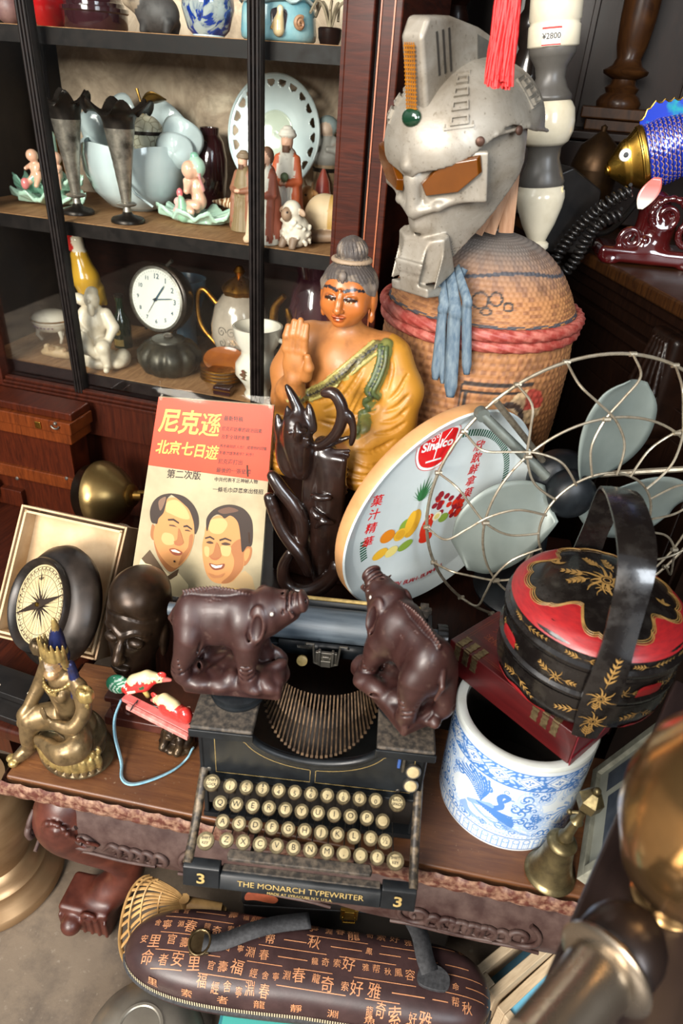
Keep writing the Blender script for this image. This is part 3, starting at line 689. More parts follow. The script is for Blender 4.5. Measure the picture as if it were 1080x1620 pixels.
def robed(name,lab,base,pytop,w,cols,yaw=0,turban=None,orb=None,scroll=False):
 h=up(base,pytop);T=thing(name,lab,'figurine',base,(0,0,yaw),'painted nativity figures');m=mpp(base);r=w*m/2
 s=SD((-r*1.6,-r*1.7,0),(r*1.6,r*1.5,h*1.03),h/95)
 robe,mantle=cols
 s.chain([(0,0,h*.02),(0,0,h*.3),(0,0,h*.58),(0,0,h*.74)],[r*.95,r*.72,r*.62,r*.42],r*.1,robe)
 s.chain([(r*.15,r*.25,h*.1),(r*.1,r*.22,h*.45),(0,r*.12,h*.72)],[r*.85,r*.72,r*.5],0,mantle)
 for q in (-1,1):
  s.chain([(q*r*.5,0,h*.7),(q*r*.72,-r*.25,h*.52),(q*r*.15,-r*.75,h*.5)],[r*.26,r*.24,r*.15],r*.08,mantle);s.ell((q*r*.08,-r*.82,h*.51),r*.13,k=r*.05,col=SK)
  s.chain([(q*r*.45,-r*.1,h*.68),(q*r*.62,-r*.35,h*.4),(q*r*.66,-r*.5,h*.06)],[r*.2,r*.24,r*.22],r*.08,mantle)
 s.ell((0,-r*.1,h*.85),(r*.33,r*.36,h*.085),k=r*.08,col=SK);s.ell((0,-r*.45,h*.84),r*.07,k=r*.05,col=SK)
 s.ell((0,-r*.3,h*.79),(r*.22,r*.16,h*.06),k=r*.06,col='#5a3a28')
 if turban:
  s.ell((0,0,h*.905),(r*.5,r*.5,h*.035),k=r*.04,col=turban);s.ell((0,0,h*.935),(r*.42,r*.42,h*.03),k=r*.03,col=turban);s.ell((0,0,h*.965),(r*.28,r*.28,h*.02),k=r*.03,col=turban)
 else:s.ell((0,r*.12,h*.88),(r*.42,r*.4,h*.095),k=r*.03,col='#6b4a35');s.ell((0,-r*.35,h*.845),(r*.26,r*.2,h*.055),k=.001,col=SK)
 for q in range(7):a=-2.4+q*.28;s.cap((r*.98*cos(a),r*.98*sin(a),h*.02),(r*.6*cos(a),r*.6*sin(a),h*.45),r*.06,r*.03,r*.05,op='s')
 if orb:s.ell((r*.1,-r*.95,h*.56),r*.24,col=orb)
 if scroll:s.cap((-r*.75,-r*.8,.004),(-r*.45,-r*.8,h*.55),r*.22,r*.14,r*.05,'#cbb091');s.ell((-r*.75,-r*.95,r*.2),(r*.26,r*.2,r*.26),k=.001,col='#cbb091')
 s.obj('figure',M_bisq,T)
b=inside(spot(413,388,zM));robed('robed_figurine','bisque figure in brick red mantle and pale robe, foremost behind the glazing bar',b,228,50,('#c9c2b4','#96503c'),-.3,None,None,True)
b2=inside(spot(396,366,zM));b2.y=max(b2.y,b.y+.055);b2.x-=.012;robed('robed_figurine','bisque shepherd in olive and red cloak, half hidden by the glazing bar',b2,236,44,('#7d6a4a','#8a5a42'),-.2,'#7d6a55')
b=inside(spot(452,374,zM));robed('robed_figurine','bisque king in cream turban and orange cape holding a green ball',b,196,54,('#cfc7ba','#b5552f'),.1,'#d9d0c2','#59684a')
def beast(base,T,s_,cols,kind):
 pass
b=inside(spot(493,366,zM));m=mpp(b);T=thing('cow_figurine','tan cow figurine with small horns behind the white lamb','figurine',b,(0,0,-.5));u=.88*m
s=SD((-34*u,-40*u,0),(34*u,45*u,85*u),.0017);TAN='#b98a55'
s.ell((0,12*u,24*u),(20*u,34*u,24*u),k=.004,col=TAN);s.chain([(0,-6*u,34*u),(0,-14*u,54*u)],[15*u,12*u],.006,TAN);s.chain([(0,-14*u,62*u),(0,-32*u,50*u)],[13*u,10*u],.004,TAN);s.ell((0,-38*u,47*u),(9*u,6*u,7*u),k=.003,col='#c9a172')
for q in (-1,1):
 s.ell((q*17*u,-11*u,64*u),(9*u,3.5*u,5*u),RY(q*.4),k=.002,col='#a8794a');s.cap((q*8*u,-10*u,72*u),(q*11*u,-12*u,82*u),3.2*u,1.5*u,.001,'#8a6a48');s.ell((q*8*u,-26*u,62*u),2*u,col='#2a1a10');s.cap((q*12*u,-10*u,10*u),(q*12*u,-24*u,4*u),7*u,6*u,.003,TAN)
s.obj('figure',M_bisq,T)
b=inside(spot(465,391,zM));m=mpp(b);T=thing('lamb_figurine','small white lamb figurine with brown face sitting at the shelf edge','figurine',b,(0,0,-.3));u=1.12*m
s=SD((-30*u,-32*u,0),(30*u,30*u,66*u),.0014);WO='#cfc4b2'
s.ell((0,2*u,20*u),(20*u,21*u,22*u),k=.003,col=WO);s.ell((0,-6*u,34*u),(14*u,14*u,14*u),k=.003,col=WO);s.ell((0,-8*u,48*u),(13*u,13*u,13*u),k=.003,col=WO);s.ell((0,-20*u,44*u),(7.5*u,8*u,9*u),k=.002,col='#8f735c')
for q in (-1,1):s.ell((q*16*u,-7*u,47*u),(7*u,3*u,4.5*u),RY(q*.5),k=.001,col='#a88a72');s.ell((q*4.5*u,-25*u,48*u),1.4*u,col='#20140c');s.cap((q*8*u,-14*u,10*u),(q*9*u,-18*u,3*u),6*u,5*u,.002,'#7a6452')
for q in range(60):a=random.uniform(0,2*PI);z=random.uniform(4,36)*u;rr=20*u;s.ell((rr*cos(a),2*u+rr*sin(a),z),2.6*u,k=.002)
s.obj('figure',M_bisq,T)
b=inside(spot(507,380,zM));m=mpp(b);T=thing('ram_figurine','cream and ochre ram figurine lying against the door stile','figurine',b,(0,0,.1));u=m
s=SD((-40*u,-34*u,0),(44*u,34*u,72*u),.0016)
s.ell((4*u,4*u,34*u),(32*u,26*u,33*u),k=.003,col='#c9b08c');s.ell((18*u,2*u,34*u),(22*u,24*u,32*u),k=.003,col='#b08a4a');s.chain([(-26*u,-14*u,12*u),(-6*u,-22*u,8*u),(22*u,-20*u,10*u)],[9*u,9*u,8*u],.003,'#8a705a')
for q in range(9):s.cap((-20*u+6*u*q,-26*u,20*u+4*u*sin(q)),(-24*u+6.5*u*q,-22*u,50*u),1.8*u,1.2*u,.002,op='s')
s.obj('figure',M_bisq,T)
b=inside(spot(507,362,zM));b.y=YB-.070;m=mpp(b);h=up(b,268);T=thing('red_cone_box','faded red cone-shaped ornament behind the ram','ornament',b)
g=G();g.lathe([(.019,0),(.020,.004),(.018,h*.4),(.012,h*.8),(.003,h)],n=28);g.obj('cone',mat('faded_red_lacquer','#8a2c24','#b05a48',.4,0,20),T)
g=G();g.lathe([(.0212,0),(.0212,.008),(.019,.01)],n=28);g.obj('foot_ring',M_maroon,T)
b=inside(spot(532,345,zM));b.y=YB-.035;m=mpp(b);T=thing('doll_barrel_ornament','grey-blue doll in a ruffled cap perched on a small wooden barrel','ornament',b)
h1=up(b,250);h2=up(b,182);g=G();g.lathe([(.019,0),(.023,h1*.3),(.0235,h1*.6),(.02,h1)],n=24);g.obj('barrel',mat('barrel_wood','#7a6248','#9b8366',.6,0,30,stretch=(4,4,.5)),T)
for q in (.15,.8):g=G();g.lathe([(.0225,h1*q),(.0245,h1*q+.001),(.0245,h1*q+.006),(.0225,h1*q+.007)],n=24);g.obj('hoop',M_tarn_d,T)
s=SD((-.04,-.035,h1-.01),(.04,.035,h2+.01),.0018);dz=h2-h1
s.chain([(0,0,h1+.004),(0,0,h1+dz*.4)],[.026,.016],.006,'#8d8a84');s.ell((0,-.004,h1+dz*.68),.0145,k=.003,col='#c4ab98');s.ell((0,.003,h1+dz*.74),(.02,.018,.0175),k=.001,col='#8c9b9c');s.ell((0,-.009,h1+dz*.67),(.012,.01,.0125),k=.001,col='#c4ab98')
for q in (-1,1):s.chain([(q*.014,0,h1+dz*.42),(q*.024,-.012,h1+dz*.2),(q*.01,-.022,h1+dz*.22)],[.007,.007,.005],.003,'#8d8a84')
s.obj('doll',M_bisq,T)
# --- lower shelf
b=inside(spot(160,580,zB));h=up(b,456);m=mpp(b)
T=thing('sage_figurine','white porcelain old man seated on rocks with a bundle on his shoulder','figurine',b,(0,0,.25));W='#cfc3ad'
k_=h/.135;s=SD((-.05*k_,-.045*k_,0),(.055*k_,.05*k_,.142*k_),.0017);q_=lambda*a:tuple(x*k_ for x in a)
s.ell(q_(0,.005,.012),q_(.036,.032,.016),k=.006,col=W);s.ell(q_(-.018,.006,.034),q_(.022,.024,.024),k=.008,col=W);s.ell(q_(.026,-.004,.012),q_(.022,.02,.012),k=.006,col=W);s.ell(q_(.036,.01,.014),q_(.014,.02,.016),k=.005,col=W)
s.chain([q_(-.006,.008,.05),q_(-.002,.004,.078),q_(0,.002,.096)],[.022*k_,.021*k_,.014*k_],.006,W);s.ell(q_(.001,-.006,.118),q_(.0125,.0135,.0155),k=.004,col=W)
s.ell(q_(.002,-.018,.104),q_(.006,.005,.011),k=.003,col=W);s.ell(q_(.001,-.02,.118),.003*k_,k=.002,col=W);s.ell(q_(0,.001,.128),q_(.010,.012,.009),k=.003,col=W)
s.chain([q_(-.018,.004,.092),q_(-.028,-.006,.072),q_(-.008,-.028,.058)],[.010*k_,.010*k_,.007*k_],.004,W);s.chain([q_(.018,.004,.092),q_(.030,-.002,.072),q_(.024,-.018,.052)],[.010*k_,.0095*k_,.006*k_],.004,W)
s.chain([q_(-.014,-.006,.044),q_(-.010,-.034,.046),q_(.008,-.032,.032)],[.015*k_,.012*k_,.007*k_],.005,W);s.chain([q_(.010,-.004,.044),q_(.020,-.032,.046),q_(.022,-.03,.014)],[.014*k_,.011*k_,.007*k_],.005,W);s.cap(q_(.022,-.028,.012),q_(.024,-.042,.010),.006*k_,.005*k_,.003,W)
s.ell(q_(-.024,.010,.112),q_(.014,.010,.009),RY(.5),k=.004,col=W);s.cap(q_(-.03,.012,.112),q_(.0,.01,.098),.004*k_,.004*k_,.003,W)
for a in range(8):s.cap(q_(-.014+.004*a,-.018,.094-.002*a),q_(-.016+.0045*a,-.024,.058),.0022*k_,.0012*k_,.003,op='s')
s.obj('figure',mat('ivory_bisque','#cfc3ad','#a9977c',.4,0,40,.45,.8,coat=.2),T,colored=False)
b=inside(spot(150,545,zB));b.y=max(b.y,b.y);h=up(b,364);m=mpp(b)
T=thing('hen_figurine','tall ceramic hen with white neck, red comb and yellow body behind the seated old man','figurine',b,(0,0,.3));k_=h
s=SD((-.2*k_,-.17*k_,0),(.2*k_,.17*k_,1.02*k_),.002)
s.chain([(0,0,.02*k_),(0,0,.06*k_)],[.12*k_,.1*k_],.004,'#4a5a2e');s.cap((0,0,.05*k_),(0,0,.45*k_),.05*k_,.06*k_,.01,'#7a5a20')
s.chain([(.02*k_,.01,.42*k_),(0,0,.6*k_),(-.03*k_,0,.78*k_)],[.105*k_,.11*k_,.075*k_],.01,'#b58a2a');s.chain([(.08*k_,.01,.5*k_),(.12*k_,.02,.36*k_)],[.06*k_,.02*k_],.006,'#9c7a2a')
s.chain([(-.03*k_,0,.8*k_),(-.03*k_,-.005,.92*k_)],[.06*k_,.052*k_],.006,'#c9bda6');s.chain([(-.075*k_,-.01,.98*k_),(-.10*k_,-.012,.93*k_),(-.085*k_,-.012,.86*k_)],[.022*k_,.036*k_,.028*k_],.003,'#b3221c');s.cap((-.085*k_,-.01,.92*k_),(-.13*k_,-.014,.91*k_),.02*k_,.006*k_,.002,'#c08a30')
s.obj('figure',M_glaze,T)
b=inside(spot(196,548,zB));h=up(b,466);T=thing('green_bottle','small dark green glass bottle with round label behind the seated old man','bottle',b);r=14*mpp(b)
M_gbot=mat('dark_green_glass','#0c1f12','#16301c',.08,0,10,coat=.8)
g=G();g.lathe([(r,0),(r,h*.48),(r*.9,h*.56),(r*.4,h*.68),(r*.36,h*.88),(r*.46,h*.89),(r*.46,h*.95)],n=24);g.obj('bottle',M_gbot,T,smooth=50)
g=G();g.lathe([(r*.5,h*.95),(r*.5,h)],n=20);g.obj('cap',M_tarn_d,T)
f=lambda u,v,off=0:V(((r+.0006+off)*sin(u/r),-(r+.0006+off)*cos(u/r),v))
g=G();g.flat([(.008*cos(a),h*.33+.008*sin(a)) for a in [i*PI/10 for i in range(20)]],f);g.grid(lambda u,v:f(-.012+.024*u,h*(.05+.13*v)),8,1);g.obj('label',mat('yellowed_label','#9a7a3a','#b59a5a',.6,0,50),T)
b=inside(spot(250,602,zB));b.y=max(b.y,YS+.075);m=mpp(b);R=50*m;h=up(b,534)
T=thing('gourd_pot','dark pewter pot ribbed like a pumpkin, under the alarm clock','pot',b)
n_=20;g=G();g.lathe([(R*.6,0),(R*.82,h*.1),(R*1.0,h*.4),(R*.98,h*.62),(R*.75,h*.85),(R*.5,h*.93)],n=96,mod=lambda a,k:(1-.09*abs(cos(5*a))**6,0));g.obj('body',M_pewt,T,smooth=60)
g=G();g.lathe([(R*.52,h*.92),(R*.5,h*.97),(R*.2,h*1.0),(R*.12,h*1.01)],n=32);g.obj('lid',M_pewt,T,smooth=60)
g=G();g.lathe([(R*.12,h*1.0),(R*.15,h*1.05),(R*.1,h*1.1),(0.0,h*1.12)],n=16);g.obj('knob',M_tarn,T)
cc=at_y(248,474,b.y+.045);rc=47.5*mpp(cc)
T=thing('alarm_clock','round alarm clock with white dial and dark case','clock',(cc.x,cc.y,cc.z-rc*1.1),(0,0,-.12))
tl=RX(-.12);o=V((0,0,rc*1.1));P3=lambda x,y,d=0:o+tl@V((x,-d,y))
Rc=tl@RX(PI/2)
g=G();g.lathe([(rc*.5,-.05),(rc*1.0,-.042),(rc*1.12,-.02),(rc*1.12,-.004),(rc*1.06,-.001)],o,Rc,48);g.obj('case',mat('dark_clock_case','#1b1410','#3a2d20',.3,.5,20),T)
g=G();g.lathe([(rc*1.06,.001),(rc*1.05,.005),(rc*.98,.006),(rc*.96,.002)],o,Rc,48,cap=False);g.obj('bezel',M_nickel,T)
M_dial=mat('clock_dial_white','#cfd0c8','#c2c1b4',.35,0,6)
g=G();g.lathe([(rc*.98,.0),(rc*.97,.002),(0,.002)],o,Rc,48);g.obj('dial',M_dial,T,smooth=30)
M_ink=mat('black_ink','#15171a',rough=.5);M_bink=mat('blue_grey_ink','#2c4654',rough=.5)
g=G();f=lambda u,v,off=0:P3(u,v,.0024+off)
for k in range(1,13):
 a=k*PI/6
 if k in (4,5,6,7,8,9,10,11,12,1,2,3):g.text(str(k),rc*(.23 if k in (12,1,2,3) else .18),f,0,bold=.02,x=rc*.73*sin(a),y=rc*.73*cos(a))
for k in range(60):a=k*PI/30;g.flat([(rc*(.89*sin(a)+q*cos(a)),rc*(.89*cos(a)-q*sin(a))) if False else (rc*(p_*sin(a)+q*cos(a)),rc*(p_*cos(a)-q*sin(a))) for p_,q in ((.87,-.006),(.87,.006),(.91,.006),(.91,-.006))],f)
g.obj('numerals',M_bink,T,smooth=0)
def hand(a,L,w,nm,mt,hh):
 g=G();d=(sin(a),cos(a));n=(d[1],-d[0]);g.prism([(-d[0]*L*.15-n[0]*w,-d[1]*L*.15-n[1]*w),(-d[0]*L*.15+n[0]*w,-d[1]*L*.15+n[1]*w),(d[0]*L*.8+n[0]*w*.8,d[1]*L*.8+n[1]*w*.8),(d[0]*L,d[1]*L),(d[0]*L*.8-n[0]*w*.8,d[1]*L*.8-n[1]*w*.8)],P3(0,0,hh),tl@V((1,0,0)),tl@V((0,0,1)),.0006);g.obj(nm,mt,T)
hand(math.radians(35),rc*.62,rc*.028,'hour_hand',M_bink,.0045);hand(math.radians(80),rc*.7,rc*.02,'minute_hand',M_bink,.0052);hand(math.radians(212),rc*.6,rc*.008,'alarm_hand',M_ink,.0038)
g=G();g.lathe([(rc*.05,.002),(rc*.05,.0066),(0,.0066)],o,Rc,16);g.obj('hub',M_ink,T)
g=G()
for sx in (-.5,.5):g.tube([o+V((sx*rc,.02,-rc*.85)),o+V((sx*rc*1.15,.0,-rc*1.1))],[.005,.003],8)
g.tube([o+V((0,.02,-rc)),o+V((0,.04,-rc*1.1))],.006,8);g.obj('feet',M_tarn_d,T)
g=G();g.tube([o+V((.25*rc,.02,rc*1.05)),o+V((.5*rc,.018,rc*1.25))],[.003,.004],8);g.obj('alarm_stop',M_nickel,T)
b=inside(spot(88,540,zB));b.z+=.0035;h=up(b,493);m=mpp(b);T=thing('footed_dish','small white porcelain dish on feet with gold rims','dish',b);r=31*m
g=G();g.lathe([(r*.3,h*.3),(r*.75,h*.42),(r*.98,h*.68),(r,h*.78),(r*.94,h*.78)],n=32);g.lathe([(r*.98,h*.8),(r*.8,h*.95),(r*.4,h*1.02),(0,h*1.03)],n=32);g.obj('dish',M_wporc,T,smooth=60)
g=G();g.lathe([(r*1.0,h*.76),(r*1.04,h*.78),(r*1.0,h*.81)],n=32);g.lathe([(r*.9,h*.66),(r*1.0,h*.68),(r*.9,h*.7)],n=32);g.obj('gilt_band',M_gilt,T)
for q in range(3):a=q*2*PI/3-.5;g=G();g.tube([V((r*.7*cos(a),r*.7*sin(a),h*.42)),V((r*.8*cos(a),r*.8*sin(a),h*.2)),V((r*.62*cos(a),r*.62*sin(a),0))],[.005,.0035,.003],8);g.obj('foot',M_wporc,T)
g=G()
for q in range(7):a=-PI/2-.6+q*.2;g.ell((r*.93*cos(a),r*.93*sin(a),h*.58),.0022,n=6,m=4)
g.obj('painted_sprig',mat('painted_blue_sprig','#4a4a7a','#8a5a5a',.3,0,200),T)
b=inside(spot(90,566,zB));m=mpp(b);T=thing('tan_conch_shell','knobbly tan seashell lying in front of the footed dish','seashell',b)
s=SD((-.04,-.02,0),(.04,.02,.03),.0016);s.chain([(-.028,0,.008),(0,0,.012),(.026,0,.009)],[.007,.012,.008],.003,'#b59a74')
for q in range(26):s.ell((random.uniform(-.028,.028),random.uniform(-.012,.008),random.uniform(.008,.022)),.0045,k=.003,col=random.choice(['#b59a74','#8f6f4c','#c9b08c']))
s.obj('shell',M_bisq,T)
b=inside(spot(381,580,zB));m=mpp(b);h=up(b,440);R=44*m
T=thing('teapot','tall pale grey teapot with gilded spout, handle and lid','teapot',b);M_lust=mat('pearl_lustre_glaze','#a89c8c','#7d7264',.16,.1,14,.35,.7,coat=.6,bump=.15,bscale=40)
g=G();g.lathe([(R*.5,0),(R*.55,.004),(R*.7,h*.1),(R*.98,h*.35),(R*1.0,h*.5),(R*.85,h*.7),(R*.62,h*.8),(R*.5,h*.84)],n=40);g.obj('body',M_lust,T)
g=G();g.lathe([(R*.55,h*.83),(R*.6,h*.88),(R*.52,h*.92),(R*.3,h*.98),(R*.12,h*1.02),(R*.2,h*1.07),(R*.1,h*1.12),(0,h*1.13)],n=32,mod=lambda a,k:(1+.05*sin(8*a)*(k<4),0));g.obj('lid',M_gilt,T)
g=G();g.tube(cat_rom([(-R*.85,0,h*.68),(-R*1.35,0,h*.82),(-R*1.6,0,h*.7),(-R*1.5,0,h*.42),(-R*.95,0,h*.22)],6),.0055,10);g.obj('handle',M_gilt,T)
g=G();P=cat_rom([(R*.8,-.004,h*.3),(R*1.25,-.01,h*.5),(R*1.35,-.012,h*.75),(R*1.7,-.016,h*.9)],6);g.tube(P,[.013-.007*i/(len(P)-1) for i in range(len(P))],12);g.obj('spout',M_gilt,T)
g=G();f=lambda u,v,off=0:V(((R*.99+off)*sin(u/R),-(R*.99+off)*cos(u/R),v))
for cx in (-.016,.006):g.ribbon([(cx+p[0],h*.48+p[1]) for p in curl((0,0),.011,1.5,0)],.0016,f,.0006);g.ribbon([(cx-p[0],h*.36+p[1]) for p in curl((0,0),.009,1.3,2)],.0016,f,.0002)
g.obj('scroll_decoration',M_tarn,T,smooth=0)
b=inside(spot(412,622,zB));b.y=YS+.035;b.z=zB;m=mpp(b);h=up(b,516);R=36*m
T=thing('creamer','white porcelain creamer with a flared rim and small flowers, by the shelf edge','jug',b)
pr=[(R*.55,0),(R*.6,.005),(R*.5,.012),(R*.62,h*.18),(R*.98,h*.34),(R*.95,h*.48),(R*.7,h*.6),(R*.72,h*.68),(R*.95,h*.8),(R*1.04,h*.97),(R*1.05,h)]
g=G();g.lathe(pr+[(r*.92,z) for r,z in pr[::-1][:5]],n=40);g.obj('body',M_wporc,T,smooth=60)
g=G();g.tube(cat_rom([(R*.9,.0,h*.85),(R*1.5,0,h*.8),(R*1.6,0,h*.62),(R*1.2,0,h*.42),(R*.93,0,h*.4)],6),.0045,8);g.obj('handle',M_wporc,T)
g=G();f=lambda u,v,off=0:V(((R*.985+off)*sin(u/R),-(R*.985+off)*cos(u/R),v))
for q in range(5):g.flat([(-.012+.004*cos(a)+random.uniform(-.006,.006),h*.36+.004*sin(a)*1.2+q*.003) for a in [i*PI/4 for i in range(8)]],f,.0012)
g.obj('flower_spray',mat('dull_red_paint','#6a2c28','#4a5a3a',.4,0,150),T,smooth=0)
b=inside(spot(352,604,zB));m=mpp(b)
T0=b
for i in range(4):
 T=thing('gold_rimmed_saucer',['lowest gold-rimmed saucer of the stack beside the creamer','second saucer up in the gold-rimmed stack','third saucer up in the gold-rimmed stack','topmost gold-rimmed saucer, under the amber dish'][i],'saucer',(b.x,max(b.y,YS+.05),zB+.007*i),group='gold-rimmed saucers')
 r=34*m;g=G();g.lathe([(r*.5,0),(r*.55,.002),(r*.85,.006),(r,.011),(r*.98,.0125),(r*.82,.008),(0,.005)],n=36);g.obj('saucer',M_wporc,T,smooth=60)
 g=G();g.lathe([(r*.99,.0105),(r*1.015,.0115),(r*.98,.0132)],n=36);g.obj('gilt_rim',M_gilt,T)
T=thing('amber_dish','glossy amber brown oval dish leaning over the stacked saucers','dish',(b.x,max(b.y,YS+.05)+.012,zB+.036),(.55,0,.2))
g=G();g.lathe([(.012,0),(.026,.004),(.036,.012),(.035,.013),(.024,.007),(0,.006)],n=32,mod=lambda a,k:(1+.15*cos(2*a),0));g.obj('dish',mat('amber_glaze','#7a3f16','#a05c24',.12,0,18,coat=.7),T)
b=inside(spot(337,520,zB));b.y=YB-.05;m=mpp(b);h=up(b,440);T=thing('blue_bowl','dull blue footed bowl in the shade behind the teapot','bowl',b);r=34*m
g=G();g.lathe([(r*.5,0),(r*.45,h*.3),(r*.6,h*.5),(r*.95,h*.75),(r,h),(r*.93,h),(r*.5,h*.62),(0,h*.56)],n=32);g.obj('bowl',mat('dull_blue_glaze','#3c5264','#53707e',.2,0,14,coat=.4),T)
b=inside(spot(506,575,zB));b.y=YB-.08;m=mpp(b);h=up(b,412);T=thing('purple_vase','dark plum streaked glass vase behind the statue\'s head','vase',b);r=44*m
g=G();g.lathe([(r*.5,0),(r*.62,.005),(r*.95,h*.3),(r*1.0,h*.5),(r*.8,h*.75),(r*.6,h*.86),(r*.75,h),(r*.68,h),(r*.5,h*.84)],n=36);g.obj('body',mat('plum_flambe_glaze','#2a0f18','#5a3a40',.1,0,8,.4,.75,(3,3,.7),coat=.8),T)
g=G();P=cat_rom([(-r*.5,-r*.75,h*.45),(-r*.6,-r*.85,h*.52),(-r*.7,-r*.9,h*.62)],5);g.tube(P,[.011,.010,.009,.009,.008,.007,.006,.006,.005,.004,.003],8);g.obj('gilt_spray',M_gilt,T)
b=inside(spot(352,628,zB));b.y=YS+.014;T=thing('black_box','small black lacquer box with a gold line at the shelf edge','box',(b.x-.004,b.y,zB))
g=G();g.box((0,0,.0085),(.036,.022,.017));g.obj('box',M_maroon,T,bevel=.002);g=G();g.box((0,-.0105,.010),(.037,.0025,.002));g.obj('gilt_line',M_gilt,T)
# --- upper shelf (only the lower halves show)
yT=YS+.06
def tb(px):p=at_y(px,40,yT);return V((p.x,yT,zT)),mpp(p)
b,m=tb(20);T=thing('dried_gourd','dusty purple dried pomegranate ornament at the end of the upper shelf','ornament',b);r=26*m
g=G();g.lathe([(r*.4,0),(r*.9,r*.4),(r,r*.9),(r*.8,r*1.4),(r*.35,r*1.75),(r*.25,r*1.9)],n=24,mod=lambda a,k:(1+.04*sin(5*a),0));g.obj('body',mat('dusty_plum','#5a3c40','#8a6a64',.5,0,30),T)
g=G();g.lathe([(r*.25,r*1.85),(r*.45,r*2.3),(r*.5,r*2.6)],n=24,mod=lambda a,k:(1+.2*sin(6*a)*(k>0),0));g.obj('crown',M_bisq if False else MATS['dusty_plum'],T)
b,m=tb(80);T=thing('red_pot','bright red round glazed pot on the upper shelf','pot',b);r=36*m
g=G();g.lathe([(r*.55,0),(r*.85,r*.3),(r,r*.9),(r*.9,r*1.6),(r*.6,r*2),(r*.65,r*2.2),(r*.55,r*2.2)],n=36);g.obj('body',mat('bright_red_glaze','#b40c10','#8f0a0c',.15,0,6,coat=.7),T)
g=G();g.lathe([(r*.6,r*2.15),(r*.5,r*2.4),(r*.15,r*2.5),(0,r*2.6)],n=24);g.obj('lid',MATS['bright_red_glaze'],T)
b,m=tb(152);T=thing('lacquer_jar','wide dark brown lacquer jar with ridged shoulders on the upper shelf','jar',b);r=51*m
g=G();g.lathe([(r*.92,0),(r*.96,.004),(r*.97,r*.42),(r*1.02,r*.46),(r*1.02,r*.56),(r*.9,r*.6),(r*.9,r*.68),(r*.85,r*.72),(r*.84,r*.8),(r*.7,r*.95)],n=40);g.obj('body',M_maroon,T,smooth=45)
g=G();g.lathe([(r*.72,r*.94),(r*.75,r*1.05),(r*.4,r*1.25),(r*.1,r*1.3)],n=32);g.obj('lid',M_maroon,T)
b,m=tb(246);T=thing('grey_animal_figurine','dark grey furry animal figurine on the upper shelf','figurine',b);u=m
s=SD((-50*u,-30*u,0),(48*u,30*u,85*u),.0022);s.ell((5*u,0,26*u),(36*u,24*u,28*u),k=.006,col='#3a3634');s.ell((-26*u,-4*u,44*u),(20*u,16*u,20*u),k=.006,col='#7a6a58');s.ell((-40*u,-8*u,40*u),(10*u,9*u,8*u),k=.004,col='#8a7a66')
for q in (-1,1):s.ell((-22*u+q*8*u,0,64*u),(5*u,4*u,9*u),k=.003,col='#4a423c');s.cap((-10*u,q*12*u,14*u),(-14*u,q*13*u,4*u),9*u,7*u,.004,'#2a2726');s.cap((28*u,q*12*u,14*u),(26*u,q*13*u,4*u),9*u,7*u,.004,'#2a2726')
s.obj('figure',vmat('dull_fur_glaze',.6,dirt='#211d1b',dscale=60),T)
b,m=tb(330);T=thing('glass_paperweight_vase','clear egg-shaped glass vase swirled with cobalt blue','vase',b);r=41*m
t=NT('cobalt_swirled_glass');n1=t.noise(t.co('Object'),24,4,.5,2.5);t.base(t.ramp(n1,[(.42,'#b8c0bc'),(.5,'#8c98a0'),(.53,'#1c3f9a'),(.7,'#0d1f5e')]));t.set(Roughness=.05,Transmission_Weight=.35,Coat_Weight=.8)
g=G();g.lathe([(r*.55,0),(r*.8,r*.25),(r*1.0,r*.9),(r*.97,r*1.4),(r*.75,r*1.9),(r*.5,r*2.1),(r*.6,r*2.3),(r*.5,r*2.3)],n=40);g.obj('body',t.m,T)
g=G();g.lathe([(r*.56,0),(r*.62,.001),(r*.62,.004),(r*.56,.006)],n=36);g.obj('base_ring',M_cel,T)
b,m=tb(441);T=thing('cookie_jar','pale blue pottery jar with scroll relief and a dark window holding a bird','jar',b);r=60*m
M_skyb=mat('pale_blue_pottery','#6fa3b0','#a3c4c6',.25,0,26,.4,.75,coat=.4,bump=.3,bscale=34,bdist=.002)
g=G();g.lathe([(r*.9,0),(r*.98,.004),(r,r*.2),(r*.96,r*.7),(r*.9,r*.85),(r*.98,r*.9),(r*.98,r*1.1),(r*.6,r*1.5),(0,r*1.6)],n=48);g.obj('body',M_skyb,T,smooth=50)
f=lambda u,v,off=0:V(((r*1.0+off)*sin(u/r),-(r*1.0+off)*cos(u/r),v))
g=G();sh=[(-.5,.95),(.5,.95),(.5,.45),(.3,.12),(-.3,.12),(-.5,.45)];sh=cat_rom([(r*(.36+.36*x),r*.06+r*.62*y) for x,y in sh],3,True);g.flat([tuple(p) for p in sh],f,.0006);g.obj('window_panel',mat('dark_glaze_panel','#1a1416','#3a2c30',.2,0,20),T,smooth=0)
s=SD((-.03,-.02,-.01),(.03,.02,.05),.0012);c0=f(r*.36,r*.12,.003)
s.chain([(0,0,.006),(0,0,.016),(.002,0,.026)],[.0085,.0075,.005],.002,'#d0b58a');s.ell((.002,0,.031),.005,k=.002,col='#d9c9a8');s.cap((-.004,-.002,.018),(-.01,-.003,.008),.003,.002,.001,'#a88a5a')
o=s.obj('bird',M_glaze,T);o.location=c0
g=G();g.tube([f(p[0]-r*.3,r*.4+p[1],.002) for p in curl((0,0),r*.18,1.8,0)],.003,6);g.tube([f(p[0]+r*.9,r*.4+p[1],.002) for p in curl((0,0),r*.15,1.6,1)],.003,6);g.obj('scroll_relief',mat('rust_scroll','#8a5a3a','#b08a6a',.35,0,40),T)
g=G();g.lathe([(r*1.0,r*.84),(r*1.04,r*.87),(r*1.0,r*.92)],n=48,mod=lambda a,k:(1,.004*sin(9*a)));g.obj('lid_seam',M_cel,T)
